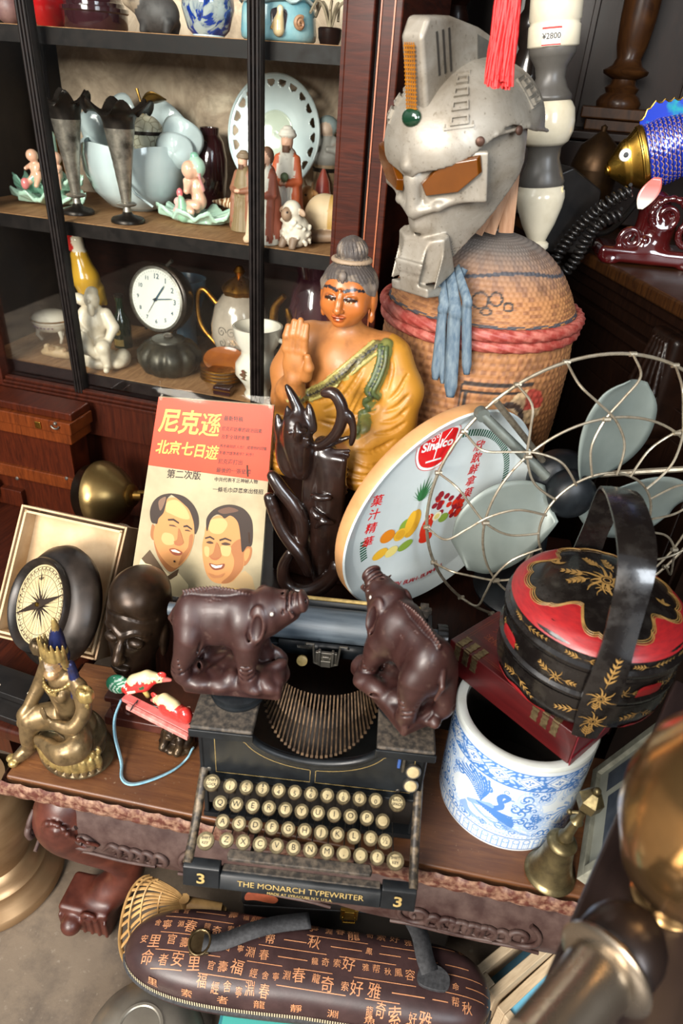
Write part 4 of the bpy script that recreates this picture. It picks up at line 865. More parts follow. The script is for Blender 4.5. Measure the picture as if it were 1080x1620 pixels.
b,m=tb(522);T=thing('dried_flower_pot','little dark basket pot with a drooping pale twig beside the door stile','pot',b);r=18*m
g=G();g.lathe([(r*.8,0),(r,r*.5),(r*1.05,r*1.2),(r*.95,r*1.3)],n=24,mod=lambda a,k:(1+.05*sin(12*a+k*PI),0));g.obj('basket',M_dark_v,T)
g=G()
for q in range(5):a=q*1.25;g.tube(cat_rom([(0,0,r),(.01*cos(a),.01*sin(a),r*2.6),(.022*cos(a),.018*sin(a),r*3.1),(.03*cos(a),.02*sin(a)-.01,r*(1.6+.2*q))],5),.0022,6)
g.obj('twigs',mat('dry_twig','#9a8c74','#6a5c48',.7,0,60),T)
# --- seated statue
BX=at_y(546,455,.82).x;BY=.846;BZ0=.694;BS=.87
BU=thing('buddha_statue','ochre painted seated monk statue with topknot and one raised palm','statue',(BX,BY,BZ0),(0,0,-.02))
SKN='#97602f';ROBE='#9f6d1e';FACE='#9c5826';GRN='#5b5a24';SOOT='#6a4a20'
s=SD((-.125,-.13,-.03),(.125,.075,.3),.0017)
s.ell((0,.0,.02),(.085,.06,.04),k=.02,col=ROBE)
for q in (-1,1):s.chain([(q*.035,.01,.028),(q*.085,-.035,.028),(q*.06,-.075,.02),(-q*.01,-.088,.016)],[.042,.038,.032,.022],.015,ROBE)
s.chain([(0,0,.05),(0,.002,.10),(0,0,.155)],[.06,.054,.056],.02,ROBE)
s.ell((0,-.006,.15),(.062,.044,.045),k=.012,col=SKN);s.cap((-.052,.004,.182),(.052,.004,.182),.027,.027,.02,SKN)
s.ell((.03,.0,.135),(.05,.053,.062),RY(.5),k=.01,col=ROBE)
s.chain([(0,.003,.185),(0,-.006,.218)],[.026,.021],.012,SKN)
s.chain([(.068,.004,.172),(.088,-.004,.125),(.086,-.02,.078),(.05,-.065,.052)],[.033,.036,.036,.028],.012,ROBE)
s.chain([(.03,-.085,.045),(-.005,-.098,.046)],[.015,.011],.006,SKN)
for q in range(4):s.chain([(.0,-.092-.004*q,.054-.006*q),(-.03,-.098-.003*q,.052-.006*q)],[.0052,.0042],.002,SKN)
s.chain([(-.068,.004,.172),(-.088,-.002,.125),(-.084,-.022,.088)],[.032,.030,.026],.012,SKN);s.chain([(-.084,-.022,.088),(-.068,-.055,.118),(-.058,-.066,.142)],[.026,.021,.0155],.008,SKN)
s.ell((-.055,-.071,.163),(.0205,.0095,.026),RX(.12),k=.007,col=SKN)
for i,(fx,L) in enumerate(((-.0695,.038),(-.0605,.046),(-.051,.049),(-.0418,.043))):
 s.chain([(fx*.6-.022,-.071,.172),(fx,-.0735,.188),(fx+.001,-.075,.188+L*.5),(fx+.002,-.0715,.182+L)],[.0066,.0062,.0057,.0046],.0025,SKN)
s.chain([(-.038,-.072,.15),(-.031,-.081,.168),(-.033,-.083,.184)],[.009,.0072,.0052],.004,SKN)
def bare(x,y,z):return-np.minimum(np.minimum((x-.05)*(-.096)+(z-.202)*.105,(z-.1)*.1+0*x),.02-x*.1)*np.ones_like(y)
s.put(bare,(-.12,-.13,.09),(.045,.07,.24),0,SKN,'p')
sash=[(.052,.197),(.03,.176),(.005,.150),(-.02,.126),(-.045,.108),(-.058,.103)]
s.line(sash,.0062,.003,'#57502a','u',-.001);s.line([(x-.006,z+.005) for x,z in sash],.0022,.001,'#8d8448','u',.002);s.line([(x+.006,z-.006) for x,z in sash],.0024,.001,'#8d8448','u',.002)
for p in cat_rom(sash,6):s.ell((p[0],s.front(p[0],p[1]),p[1]),(.0022,.004,.0028),RY(.8),col='#221f16',op='p')
zz=[(.058,.198),(.060,.178),(.056,.155),(.050,.136),(.057,.127),(.046,.117),(.054,.106),(.042,.096),(.049,.085),(.040,.076)]
s.line([(x+.007,z) for x,z in zz],.0085,.004,'#5e5f2c','u',-.0035);s.line(zz,.0035,.002,'#3f4a26','u',.0005);s.line([(x+.010,z) for x,z in zz[:5]],.003,.002,'#3f4a26','u',.0005)
for p in cat_rom(zz[:5],4):s.ell((p[0]+.005,s.front(p[0]+.005,p[1]),p[1]),(.0035,.004,.0016),col='#20281a',op='p')
tap=lambda r:(lambda t:r*(.25+.75*sin(PI*min(1,t*1.0+.06)))+.0006)
for pts,r in (([(.036,.186),(.018,.15),(-.006,.118),(-.03,.104)],.0026),([(.04,.168),(.024,.135),(.004,.108),(-.012,.096)],.0024),([(.044,.15),(.036,.125),(.026,.10)],.0022),([(.045,.13),(.038,.11),(.030,.088)],.002),([(.076,.185),(.08,.165),(.078,.14)],.0022),([(.102,.16),(.095,.14),(.083,.125)],.0024),([(.110,.135),(.098,.118),(.08,.108)],.0026),([(.112,.115),(.098,.10),(.078,.094)],.0026),([(.112,.095),(.095,.083),(.074,.08)],.0024),
 ([(.036,.094),(.018,.086),(-.008,.084)],.0022),([(.03,.08),(.01,.074),(-.02,.075)],.0022),([(.1,.07),(.08,.058),(.055,.058)],.0026),([(.11,.05),(.085,.04),(.05,.045)],.0026),([(.1,.034),(.07,.026),(.03,.032)],.0026),([(.08,.018),(.05,.014),(.02,.018)],.0024),([(-.1,.05),(-.075,.038),(-.045,.038)],.0026),([(-.1,.033),(-.07,.024),(-.035,.028)],.0024),([(-.08,.016),(-.05,.012),(-.02,.014)],.0022)):
 s.line(pts,tap(r*.95),.003,None,'s',.0)
s.cap((0,-.13,.098),(0,-.03,.098),.0016,.0012,.001,'#6a3a1c','s') if False else None
s.obj('body',vmat('ochre_paint_sooty',.5,coat=.06,dirt='#4a2a14',dscale=26,dlo=.52,dhi=.95,bump=.1,bscale=140),BU)
s=SD((-.045,-.065,.2),(.045,.05,.31),.00125);tlt=RX(-.0)
s.ell((0,-.012,.262),(.0365,.040,.042),k=.004,col=FACE);s.ell((0,-.026,.244),(.026,.026,.026),k=.012,col=FACE);s.ell((0,-.046,.2285),(.0095,.008,.007),k=.009,col=FACE)
for q in (-1,1):
 s.ell((q*.019,-.034,.250),(.014,.014,.014),k=.008,col=FACE);s.ell((q*.0375,-.006,.255),(.005,.010,.018),RX(.1),k=.003,col=FACE);s.ell((q*.0365,-.008,.232),(.0045,.0055,.009),k=.003,col=FACE)
 s.ell((q*.0142,-.0535,.2645),(.0115,.0075,.0058),RZ(q*.25),k=.003,col=FACE,op='s');s.ell((q*.0140,-.0462,.2635),(.0098,.0062,.0048),RZ(q*.25),k=.0015,col='#8a4a1c');s.ell((q*.0142,s.front(q*.0142,.2612),.2612),(.0072,.004,.0021),col='#cdbb9a',op='p');s.ell((q*.0132,s.front(q*.0132,.2612),.2612),(.0026,.004,.0021),col='#15100c',op='p');s.line([(q*.006,.2622),(q*.0142,.2640),(q*.022,.2618)],.0009,.0006,'#2a1a12','s')
 for i in range(9):
  t=i/8;x=.0058+.0235*t;zb_=.2738+.0042*sin(PI*t*.8)-.0035*t;s.ell((q*x,s.front(q*x,zb_),zb_),(.0028,.004,.0019),col='#191a20',op='p')
s.chain([(0,-.0505,.271),(0,-.0555,.258),(0,-.0605,.2485)],[.0036,.0042,.0056],.0045,FACE);s.ell((-.0045,-.0565,.247),(.004,.004,.0032),k=.002,col=FACE);s.ell((.0045,-.0565,.247),(.004,.004,.0032),k=.002,col=FACE)
s.ell((0,-.0535,.2385),(.0105,.0055,.0028),k=.0015,col='#a34f22');s.ell((0,-.0525,.2345),(.008,.0055,.0030),k=.0015,col='#a34f22');s.cap((-.0095,-.0575,.2368),(.0095,-.0575,.2368),.0011,.0011,.001,'#6a2c12',op='s')
s.ell((0,-.0525,.2745),.0027,k=.0008,col='#7a3a18');s.ell((0,-.055,.2745),.0012,col='#c98a4a',op='p')
hd=s.obj('head',MATS['ochre_paint_sooty'] if False else vmat('face_paint',.34,coat=.3,dirt='#5a2a12',dscale=40,dlo=.6,dhi=1),BU)
s=SD((-.05,-.062,.235),(.05,.055,.345),.00125);HR='#5d534b'
s.ell((0,-.004,.274),(.0405,.0435,.0355),k=.004,col=HR);s.ell((0,-.042,.2515),(.0305,.03,.0265),k=.003,op='s',col=HR)
s.ell((0,-.043,.291),(.006,.006,.007),k=.006,col=HR)
for q in (-1,1):s.ell((q*.0155,-.05,.268),(.0175,.03,.0175),k=.003,op='s',col=HR);s.cap((q*.036,-.014,.275),(q*.037,-.01,.25),.006,.003,.003,HR);s.ell((q*.036,-.018,.247),(.012,.012,.016),k=.002,op='s',col=HR)
s.cap((-.02,-.004,.308),(.02,-.004,.308),.0045,.0045,.002,'#7d6a52')
for i in range(30):a=i*2*PI/30;s.ell((.0245*cos(a),-.004+.0245*sin(a),.3065),(.005,.005,.0038),k=.002,col='#84705a')
s.ell((0,-.004,.3185),(.0225,.0225,.0205),k=.001,col=HR)
for i in range(22):
 a=i*2*PI/22
 s.chain([(.004*cos(a),-.004+.004*sin(a),.3405),(.017*cos(a+.15),-.004+.017*sin(a+.15),.333),(.0232*cos(a+.3),-.004+.0232*sin(a+.3),.317),(.0222*cos(a+.4),-.004+.0222*sin(a+.4),.309)],[.0008,.0014,.0014,.001],.0012,'#3c3531',op='s')
for i in range(40):
 a=i*2*PI/40;e=1+.0;P=[]
 for t in (0,.3,.6,.9):th=.62+t*.75;aa=a+.3*t;P.append((.0415*sin(th)*cos(aa),-.004+.0445*sin(th)*sin(aa),.274+.0365*cos(th)))
 s.chain(P,[.001,.0016,.0016,.001],.0014,'#3c3531',op='s')
s.obj('hair',vmat('painted_hair_dusty',.6,dirt='#8a7a66',dscale=50,dlo=.5,dhi=.8,bump=.15,bscale=160),BU)
BU.scale=(BS,BS,BS);ph=(BZ0-.5)/BS
g=G();g.box((0,-.012,-ph/2-.012),(.18,.11,ph-.026));g.box((0,-.012,-.018),(.19,.12,.016));g.obj('plinth',M_dark,BU,bevel=.004)
# --- lidded woven basket
KY=1.03;kc=at_y(757,503,KY-.0);KR=150*mpp(kc);KX=kc.x;KZ=kc.z
KB=thing('lidded_basket','large round woven cane basket with domed lid and red twisted rim','basket',(KX,KY,.5));kz=KZ-.5
M_cane=vmat('woven_cane',.62,dirt='#4d3422',dscale=24,dlo=.5,dhi=.85,bump=.1,bscale=220)
def weave(u,v,rows,cols):
 i=int(v*rows);ph=v*rows%1;return .0016*sin(PI*ph)*(.55+.45*sin(2*PI*u*cols+(i%2)*PI)),i
g=G();prof=[(KR*.80,0),(KR*.90,kz*.25),(KR*.985,kz*.6),(KR*1.0,kz*.85),(KR*.97,kz)]
def pr_at(prof,h):
 for (r0,h0),(r1,h1) in zip(prof,prof[1:]):
  if h<=h1:return r0+(r1-r0)*(h-h0)/(h1-h0)
 return prof[-1][0]
NU,NV=340,130;vs=[];fs=[];cs=[]
TAN_,TAN2,DK,RD,PAL=[lin(c) for c in ('#96673f','#7d5233','#2e2622','#a03a30','#b79a74')]
def kcol(a,z):
 """painted figures on the body"""
 x=a*KR;c=TAN_ if (hash((int(z/.006),int(a*40)))%3) else TAN2
 for off in (0,.012):
  if-.7<a<.75:
   zz=z-(kz-.05-off)+(.03 if a<.02+off else 0)
   if abs(zz)<.0022 and a>.02+off:c=DK
   if abs(a-.02-off*4)<.016 and z<kz-.05-off:c=DK
 da=a-.72;dz=z-(kz-.085)
 if (da/.22)**2+(dz/.028)**2<1:c=RD if da>-.02 and dz>-.004 else PAL
 if abs((da+.2)**2/.03+(dz+.02)**2/.0007-1)<.35:c=DK
 if abs((a+.9)**2/.05+(z-kz+.12)**2/.0012-1)<.25:c=DK
 return c
for j in range(NV+1):
 z=kz*(.25+.75*j/NV)
 for i in range(NU):
  a=2*PI*i/NU;w,_=weave(i/NU,j/NV,26,85);r=pr_at(prof,z)+w;vs.append((r*cos(a),r*sin(a),z));aa=(a+PI/2+PI)%(2*PI)-PI;cs.append(kcol(aa,z))
fs=[(j*NU+i,j*NU+(i+1)%NU,(j+1)*NU+(i+1)%NU,(j+1)*NU+i) for j in range(NV) for i in range(NU)]
g.add(vs,fs);g.c=list(cs);g.col=TAN2;g.lathe([(KR*.78,0),(KR*.8,.002),(pr_at(prof,kz*.25),kz*.25)],n=64);g.obj('body',M_cane,KB,smooth=80)
def rope(z,R,r,name,mt,tw=60):
 g=G();g.grid(lambda u,v:V(((R+r*(1+.10*sin(6*(2*PI*v)+tw*2*PI*u))*cos(2*PI*v))*cos(2*PI*u),(R+r*(1+.10*sin(6*(2*PI*v)+tw*2*PI*u))*cos(2*PI*v))*sin(2*PI*u),z+r*1.05*(1+.10*sin(6*(2*PI*v)+tw*2*PI*u))*sin(2*PI*v))),420,24,cu=True,cv=True);return g.obj(name,mt,KB,smooth=80)
M_rcane=mat('faded_red_cane','#84332b','#b06a5c',.5,0,70,.4,.75)
rope(kz+.002,KR*.985,.0072,'body_rim',M_rcane,34);rope(kz+.0175,KR*1.0,.0078,'lid_rim',M_rcane,38)
g=G();LH=up(V((KX+.012,KY,KZ+.02)),379)
lp=[(KR*.97,.022),(KR*.93,.03),(KR*.86,.03+LH*.22),(KR*.72,.03+LH*.52),(KR*.5,.03+LH*.8),(KR*.25,.03+LH*.95),(.004,.03+LH)]
LP=[tuple(p) for p in cat_rom(lp,10)];NV=len(LP)*2-1;vs=[];cs=[]
GRY=lin('#6a625c');DKB=lin('#3f3f44')
def dome_pt(t):
 q=t*(len(LP)-1);i=min(int(q),len(LP)-2);w=q-i;return LP[i][0]*(1-w)+LP[i+1][0]*w,LP[i][1]*(1-w)+LP[i+1][1]*w
for j in range(NV+1):
 t=j/NV;r0,z0=dome_pt(t)
 for i in range(NU):
  a=2*PI*i/NU;w,row=weave(i/NU,j/NV,30,85);aa=(a+PI/2+PI)%(2*PI)-PI
  vs.append(((r0+w*.8)*cos(a),(r0+w*.8)*sin(a),kz+z0+w*.6))
  m_=min(1,max(0,(t-.35)/.35));c=TAN_ if hash((row,i//4))%3 else TAN2;c=tuple(c[k]*(1-m_)+GRY[k]*m_ for k in range(4))
  if t<.14 and (hash((row,i//5))%4):c=DKB
  for cx,cy,rr in ((.05,.36,.09),(.22,.38,.07),(-.7,.4,.1),(.13,.28,.05),(.36,.33,.05)):
   if abs(math.hypot(aa-cx,(t-cy)*1.6)-rr)<.012:c=DK
  if abs(t-.52-.03*sin(3*aa))<.012 and aa>-.3:c=DKB
  cs.append(c)
g.add(vs,[(j*NU+i,j*NU+(i+1)%NU,(j+1)*NU+(i+1)%NU,(j+1)*NU+i) for j in range(NV) for i in range(NU)]);g.c=cs;g.obj('lid',M_cane,KB,smooth=80)
# --- silver helmet mask
MO=at_y(690,441,.875);MA=-.50;MP=.24
MK=thing('helmet_mask','silver full-face helmet mask with amber visor panes and tall crest, on the basket lid','mask',(MO.x+.010,MO.y+.078,MO.z-.004),(0,0,0))
MK.rotation_euler=(RZ(MA)@RX(MP)).to_euler();XF[MK.name]=Matrix.Translation(MK.location)@MK.rotation_euler.to_matrix().to_4x4()
M_sil=None
t=NT('worn_silver_paint');vec=t.co('Object');n1=t.noise(vec,22,7,.65,.5);n2=t.noise(vec,240,4,.6)
c=t.mix(t.ramp(n1,[(.38,0.),(.68,1.)]),'#969085','#766d5f');c=t.mix(t.ramp(n2,[(.6,0.),(.72,.7)]),c,'#5a5040');t.base(c);t.set(Metallic=.4,Roughness=t.ramp(n1,[(.3,.40),(.7,.56)]));t.bump(n2,.06,.0005);M_sil=t.m
M_amb=mat('amber_pane','#5e3206','#4a2604',.12,0,12,coat=.6)
def facef(x,y,z):
 w=np.interp(z,[-.01,.0,.03,.07,.12,.17],[.02,.030,.044,.060,.072,.075]).astype(np.float32);f=np.interp(z,[-.01,0,.03,.08,.12,.17],[.078,.084,.098,.105,.104,.10]).astype(np.float32)
 ax=np.abs(x)/w;ay=np.abs(y-.03)/f;p=1.55
 return ((ax**p+ay**p)**(1/p)-1)*np.minimum(w,f)*.85
s=SD((-.085,-.085,-.005),(.085,.06,.19),.0017)
s.put(lambda x,y,z:np.maximum(np.maximum(facef(x,y,z),y-.045+.85*np.maximum(0,.13-z)),np.maximum(-z,z-.18)),(-.08,-.08,0),(.08,.045,.18))
s.put(lambda x,y,z:np.maximum(np.maximum(facef(x*1.09,y*1.07+.002,z),-(z-.004)*1.0),-1),(-.07,-.07,.0),(.07,.06,.19),op='s')
for q in (-1,1):
 s.box((q*.045,-.072,.136),(.038,.020,.027),RZ(q*.50),rd=.003,k=.002,op='s')
 s.box((q*.044,-.0525,.136),(.036,.004,.027),RZ(q*.50),rd=.002,k=.002)
 s.box((q*.052,-.077,.045),(.03,.012,.012),RZ(q*.6)@RX(.5),rd=.004,k=.004,op='s') if False else None
s.chain([(0,-.070,.165),(0,-.074,.135),(0,-.076,.105)],[.010,.009,.008],.01)
for q in (-1,1):s.chain([(q*.002,-.078,.098),(q*.03,-.066,.106),(q*.062,-.03,.116)],[.0045,.004,.003],.006)
s.box((0,-.072,.040),(.036,.026,.026),RX(.22),rd=.003,k=.003);s.box((0,-.095,.066),(.06,.02,.016),RX(-.5),rd=.002,k=.002,op='s')
s.box((0,-.101,.034),(.02,.010,.0125),RX(.22),rd=.003,k=.002,op='s')
for q in (-1,1):s.box((q*.038,-.098,.035),(.010,.03,.045),RZ(q*.55)@RY(q*.25),rd=.002,k=.002,op='s')
s.box((0,-.075,.004),(.03,.018,.006),RX(-.3),rd=.002,k=.004)
s.obj('face_plate',M_sil,MK,relax=1,colored=False)
DC=np.array((0,.022,.160));DRr=np.array((.084,.110,.076))
def domef(x,y,z,g_=0):
 X,Y,Z=(x-DC[0])/(DRr[0]-g_),(y-DC[1])/(DRr[1]-g_),(z-DC[2])/(DRr[2]-g_);a=np.sqrt(X*X+Y*Y+Z*Z);return (a-1)*np.float32(.085)
def brim(x,y):return .157-.012*np.clip((-y-.04)/.05,0,1)+.022*np.exp(-((y-.0)/.04)**2)-.010*np.clip((y-.06)/.07,0,1)-.010*np.exp(-(x/.012)**2)*(y<-.03)
s=SD((-.09,-.1,.11),(.09,.145,.255),.0017)
s.put(lambda x,y,z:np.maximum(domef(x,y,z),brim(x,y)-z),(-.088,-.095,.12),(.088,.14,.25))
s.cap((0,-.086,.152),(0,-.058,.212),.006,.004,.006)
s.put(lambda x,y,z:domef(x,y,z,.0045)+0*z,(-.08,-.09,.1),(.08,.13,.245),op='s')
for q in (-1,1):s.chain([(q*.05,-.055,.165),(q*.074,-.02,.175),(q*.082,.03,.172),(q*.07,.09,.152)],.0022,.002)
s.obj('helmet_dome',M_sil,MK,colored=False)
dp=lambda a,e,off=0:V(DC)+V(((DRr[0]+off)*sin(a)*cos(e),-(DRr[1]+off)*cos(a)*cos(e),(DRr[2]+off)*sin(e)))
for q in (-1,1):
 pl=[(-.037,-.008),(-.012,.014),(.031,.020),(.033,.002),(.008,-.018),(-.032,-.022)];u_=V((cos(q*.5),sin(q*.5)*1,0)) if q>0 else V((cos(.5),-sin(.5),0))
 pl2=[(x*q,z) for x,z in pl];g=G();g.prism(pl2,(q*.0455,-.0605,.141),u_,(0,0,1),.006,.002,taper=.9);g.obj('visor_pane',M_amb,MK,bevel=.001)
gp=dp(0,.52,.001);nr=(gp-V(DC)).normalized()
g=G();g.ell(gp,(.013,.010,.006),rot_to(nr));g.obj('forehead_gem',mat('dark_green_gem','#0f2a1c','#1a3a26',.12,0,20,coat=.8),MK)
for a in (.95,1.45):
 p=dp(a,.17,.001);g=G();g.lathe([(.005,0),(.005,.0015),(.003,.003),(0,.003)],p,rot_to(p-V(DC)),16);g.obj('rivet',mat('rusty_rivet','#5a4034','#3a2820',.5,.6,80),MK)
g=G();ol=[(-.066,.200),(-.072,.272),(-.060,.288),(-.02,.282),(.03,.264),(.085,.236),(.075,.210),(0,.220),(-.04,.205)]
g.prism(ol,(-.014,0,0),(0,1,0),(0,0,1),.028,taper=.97);cr=g.obj('crest',M_sil,MK,bevel=.005,seg=3)
g=G();g.prism([(-.0075,.205),(-.0075,.263),(-.004,.271),(.004,.271),(.0075,.263),(.0075,.205)],(0,-.0685,0),(1,0,0),(0,.07,1),.0055);g.obj('amber_grille',M_amb,cr)
g=G()
for i in range(16):g.box((0,-.0738,.207+i*.0038),(.015,.0016,.0012))
for i in range(5):g.box((-.006+.003*i,-.074,.237),(.0008,.0012,.06))
g.obj('grille_bars',mat('amber_grille_bar','#a86a18','#7d4a0c',.35,0,40),cr,smooth=0)
M_slot=mat('dark_slot','#2a2722',rough=.7)
for q in (-1,1):
 g=G()
 for i in range(3):g.box((q*.0142,-.045+i*.010,.252),(.001,.003,.04),RX(.1))
 g.obj('slots',M_slot,cr,smooth=0)
 g=G();g.prism([(.024,.228),(.022,.258),(.048,.246),(.052,.230)],(q*.0143-.001,0,0),(0,1,0),(0,0,1),.002);g.obj('vent',mat('smoky_vent','#4b4a46','#6a675f',.3,.3,30),cr,smooth=0)
for q in (-1,1):
 for (a0,a1,e0,e1,n) in ((.52,.88,.36,1.15,4),(1.75,2.05,.35,.8,3)):
  g=G();fn=lambda u,v,off=0:dp(q*(a0+(a1-a0)*u),e0+(e1-e0)*v,off)
  def fr(u0,v0,u1,v1,w,off):
   for (A,B,Cc,D) in ((u0,v0,u1,v0+w),(u0,v1-w,u1,v1),(u0,v0,u0+w*1.4,v1),(u1-w*1.4,v0,u1,v1)):
    M=[fn(A,B,off),fn(Cc,B,off),fn(Cc,D,off),fn(A,D,off)];N=[fn(A,B,-.002),fn(Cc,B,-.002),fn(Cc,D,-.002),fn(A,D,-.002)]
    g.add(M+N,[(0,1,2,3),(0,4,5,1),(1,5,6,2),(2,6,7,3),(3,7,4,0)])
  fr(0,0,1,1,.035,.0028)
  for i in range(n):fr(.2,.06+.9*i/n,.82,.06+.9*i/n+.62/n,.04,.0036)
  g.obj('ladder_panel',M_sil,MK,smooth=30)
def on_basket(px,py,off):
 """where a sight line meets the basket's side, moved outward"""
 r=V(ray(px,py));c=V(CAM);ex,ey=c.x-KX,c.y-KY;R=KR*1.0+off
 A=r.x**2+r.y**2;B=2*(ex*r.x+ey*r.y);Cc=ex*ex+ey*ey-R*R;d=B*B-4*A*Cc
 return c+r*((-B-math.sqrt(max(d,0)))/(2*A))
M_blue=mat('faded_blue_webbing','#3d5060','#66747c',.75,0,30,stretch=(6,6,1),bump=.2,bscale=180)
for i,(a,b_,w) in enumerate((((707,440),(688,600),15),((722,440),(712,628),20),((738,432),(738,592),14),((700,440),(700,606),10))):
 off=.0165+.0035*(i%3);q0=MO+V((.016*(i-1.2)*.7+.01,.03,.01));P=[q0]
 for k in range(9):t=k/8;P.append(on_basket(a[0]+(b_[0]-a[0])*(.25+.75*t),a[1]+(b_[1]-a[1])*(.25+.75*t),off))
 P=[V(p) for p in cat_rom(P,4)];g=G();vs=[];wd_=w*mpp(P[-1])
 N=len(P)
 for k,p in enumerate(P):
  d=(P[min(k+1,N-1)]-P[max(k-1,0)]).normalized();out=V((p.x-KX,p.y-KY,0)).normalized();sd=d.cross(out).normalized();tp=1 if k<N-5 else (.55+.45*(N-1-k)/4)
  for q in (-1,-.4,.4,1):vs.append(p+sd*wd_*.5*q*tp+out*(.002*(1-q*q)))
 g.add(vs,[(k*4+j,k*4+j+1,(k+1)*4+j+1,(k+1)*4+j) for k in range(N-1) for j in range(3)]);g.obj('blue_strap',M_blue,MK,world=True,solid=.0022)
M_tanl=mat('tan_leather_strap','#8a6448','#a88468',.6,0,20,stretch=(8,8,1))
for i,(x0,x1) in enumerate(((802,752),(806,772),(810,800))):
 g=G();P=[at_y(x0+(x1-x0)*t,270+98*t,.955+.012*t+.003*i) for t in [k/8 for k in range(9)]];g.tube(P,.0095,8,flat=.22,upv=(0,-1,0));g.obj('tan_strap',M_tanl,MK,world=True)
# --- pale baluster, tassel, dark posts
pt,pb_=at_y(884,-40,1.2),at_y(846,412,1.2);ax=(pt-pb_);Lb=ax.length;ax.normalize()
foot=V((pb_.x,pb_.y,0));BL=thing('turned_baluster','tall turned baluster in cream paint with grey bands, behind the mask','baluster',foot,(0,0,0));foot=XF[BL.name].translation.copy()
L0=0;C0=pb_-foot;m=mpp(at_y(862,200,1.2));R_=rot_to(ax)
hh=lambda py:L0+Lb*(412-py)/452.
M_cream=mat('cream_gloss_paint','#d2c9b2','#b3a88e',.22,0,14,.45,.8,coat=.3);M_grey=mat('grey_band_paint','#55524d','#413d38',.4,0,14)
def seg(name,mt,prof):g=G();g.lathe([(r*m,hh(y)) for r,y in prof],C0,R_,40);return g.obj(name,mt,BL,smooth=50)
g=G();g.lathe([(.045,0),(.045,.02),(.022,.03),(.018,.06),(.018,C0.z-.02),(.0155,C0.z)],(0,0,0),None,32);g.obj('lower_shaft',M_dark_v,BL,smooth=50)
seg('foot_ring',M_cream,[(14,414),(21,411),(22,404),(16,398),(14,394),(20,388),(20,380),(14,374)])
seg('lower_vase',M_cream,[(14,376),(18,366),(27,345),(36,315),(39,298),(38,286),(36,284),(36,279),(34,277)])
seg('lower_band',M_grey,[(34,278),(36,270),(30,250),(25,232),(26,214),(30,209)])
seg('bulb',M_cream,[(28,211),(36,204),(42,188),(43,172),(41,152),(36,142),(33,139)])
seg('upper_band',M_grey,[(33,140),(35,136),(34,131),(27,120),(22,104),(24,88),(32,74),(35,68),(35,60)])
seg('upper_drum',M_cream,[(35,61),(38,58),(38,30),(36,27),(36,24),(38,21),(38,-20),(34,-30),(30,-40)])
st=V(pb_-foot);p0=C0+R_@V((0,0,hh(46)));f=lambda u,v,off=0:p0+R_@V(((38.5*m+off)*cos(u/(38*m)),(38.5*m+off)*sin(u/(38*m)),v));u0=-.002
g=G();g.grid(lambda u,v:f(u0-.0125+.025*u,-.011+.022*v,.0004),8,1);sk=g.obj('price_sticker',mat('sticker_paper','#d9d2c6','#c9c0b2',.6,0,80),BL,smooth=60)
g=G();g.grid(lambda u,v:f(u0-.0125+.025*u,.0085+.0022*v,.0008),8,1);g.grid(lambda u,v:f(u0-.0125+.025*u,-.0105+.0016*v,.0008),8,1);g.obj('red_line',mat('sticker_red','#b8302c',rough=.6),sk,smooth=0)
g=G();g.text('¥2800',.0095,lambda u,v,off=0:f(u0+u,v,off),.0008,bold=.01);g.obj('price',M_ink,sk,smooth=0)
tp=at_y(800,60,.79);m=mpp(tp)
TS=thing('red_tassel','bright red silk tassel hanging in front of the mask','tassel',tp)
M_red=mat('red_silk','#c81418','#e02a28',.45,0,200)
g=G();zt=at_y(812,-70,.79).z;zb=at_y(784,141,.79).z
for i in range(150):
 a=random.uniform(0,2*PI);r=math.sqrt(random.random());x0,y0=20*m*r*cos(a),12*m*r*sin(a);w=random.uniform(-.002,.002);e=random.uniform(0,.012)
 top=at_y(813,-70,.79);bot=at_y(786,141,.79)
 P=[V((top.x+(bot.x-top.x)*t+x0*(.75+.38*t)+.0015*sin(5*t+i),.79+y0*(.8+.4*t)+w*t,top.z+(bot.z+e-top.z)*t)) for t in (0,.2,.4,.6,.8,1)]
 g.tube([p-tp-V((0,0,.0008)) for p in P],.0013,5)
o=g.obj('fringe',M_red,TS,smooth=80)
g=G();top=at_y(813,-70,.79)-tp;g.lathe([(.012,-.01),(.016,.0),(.017,.02),(.012,.035),(.004,.045)],top,None,24);g.obj('head',M_red,TS)
g=G();g.tube([top+V((0,0,.04)),top+V((.004,0,.3)),V((top.x+.004,0,2.5995-tp.z-.0008))],.0016,6);g.obj('cord',M_red,TS)
p=at_y(828,140,1.3);m=mpp(p);DP=thing('dark_turned_post','black turned wooden post with shiny rings behind the red tassel','post',(p.x,p.y,0))
g=G();z=p.z;q=22*m;g.lathe([(.03,0),(.03,.6),(.02,.62),(.018,z-.05),(q*.6,z-.04),(q*1.2,z-.02),(q*1.25,z+.02),(q*.8,z+.05),(q*1.3,z+.07),(q*1.35,z+.085),(q*.9,z+.1),(q*.9,z+.13),(q*.75,z+.3),(q*.8,z+.5),(q,z+.52)],n=32);g.obj('shaft',mat('black_gloss_timber','#0b0908','#1c1613',.2,0,20,coat=.5),DP,smooth=50)
g=G();g.box((0,0,.01),(.08,.08,.02));g.obj('foot',M_dark,DP,bevel=.003)
p=at_y(722,10,1.62);m=mpp(p);DP2=thing('brown_turned_post','dim brown turned post seen above the mask crest','post',(p.x,p.y,0));z=p.z;q=22*m
g=G();g.lathe([(.03,0),(.03,.5),(.018,.52),(.016,z-.06),(q*.7,z-.04),(q*1.0,z-.02),(q*.7,z),(q*1.1,z+.015),(q*.8,z+.04),(q*.5,z+.08),(q*.6,z+.3),(q,z+.32)],n=32);g.obj('shaft',M_dark_v,DP2,smooth=50);g=G();g.box((0,0,.01),(.07,.07,.02));g.obj('foot',M_dark,DP2,bevel=.003)
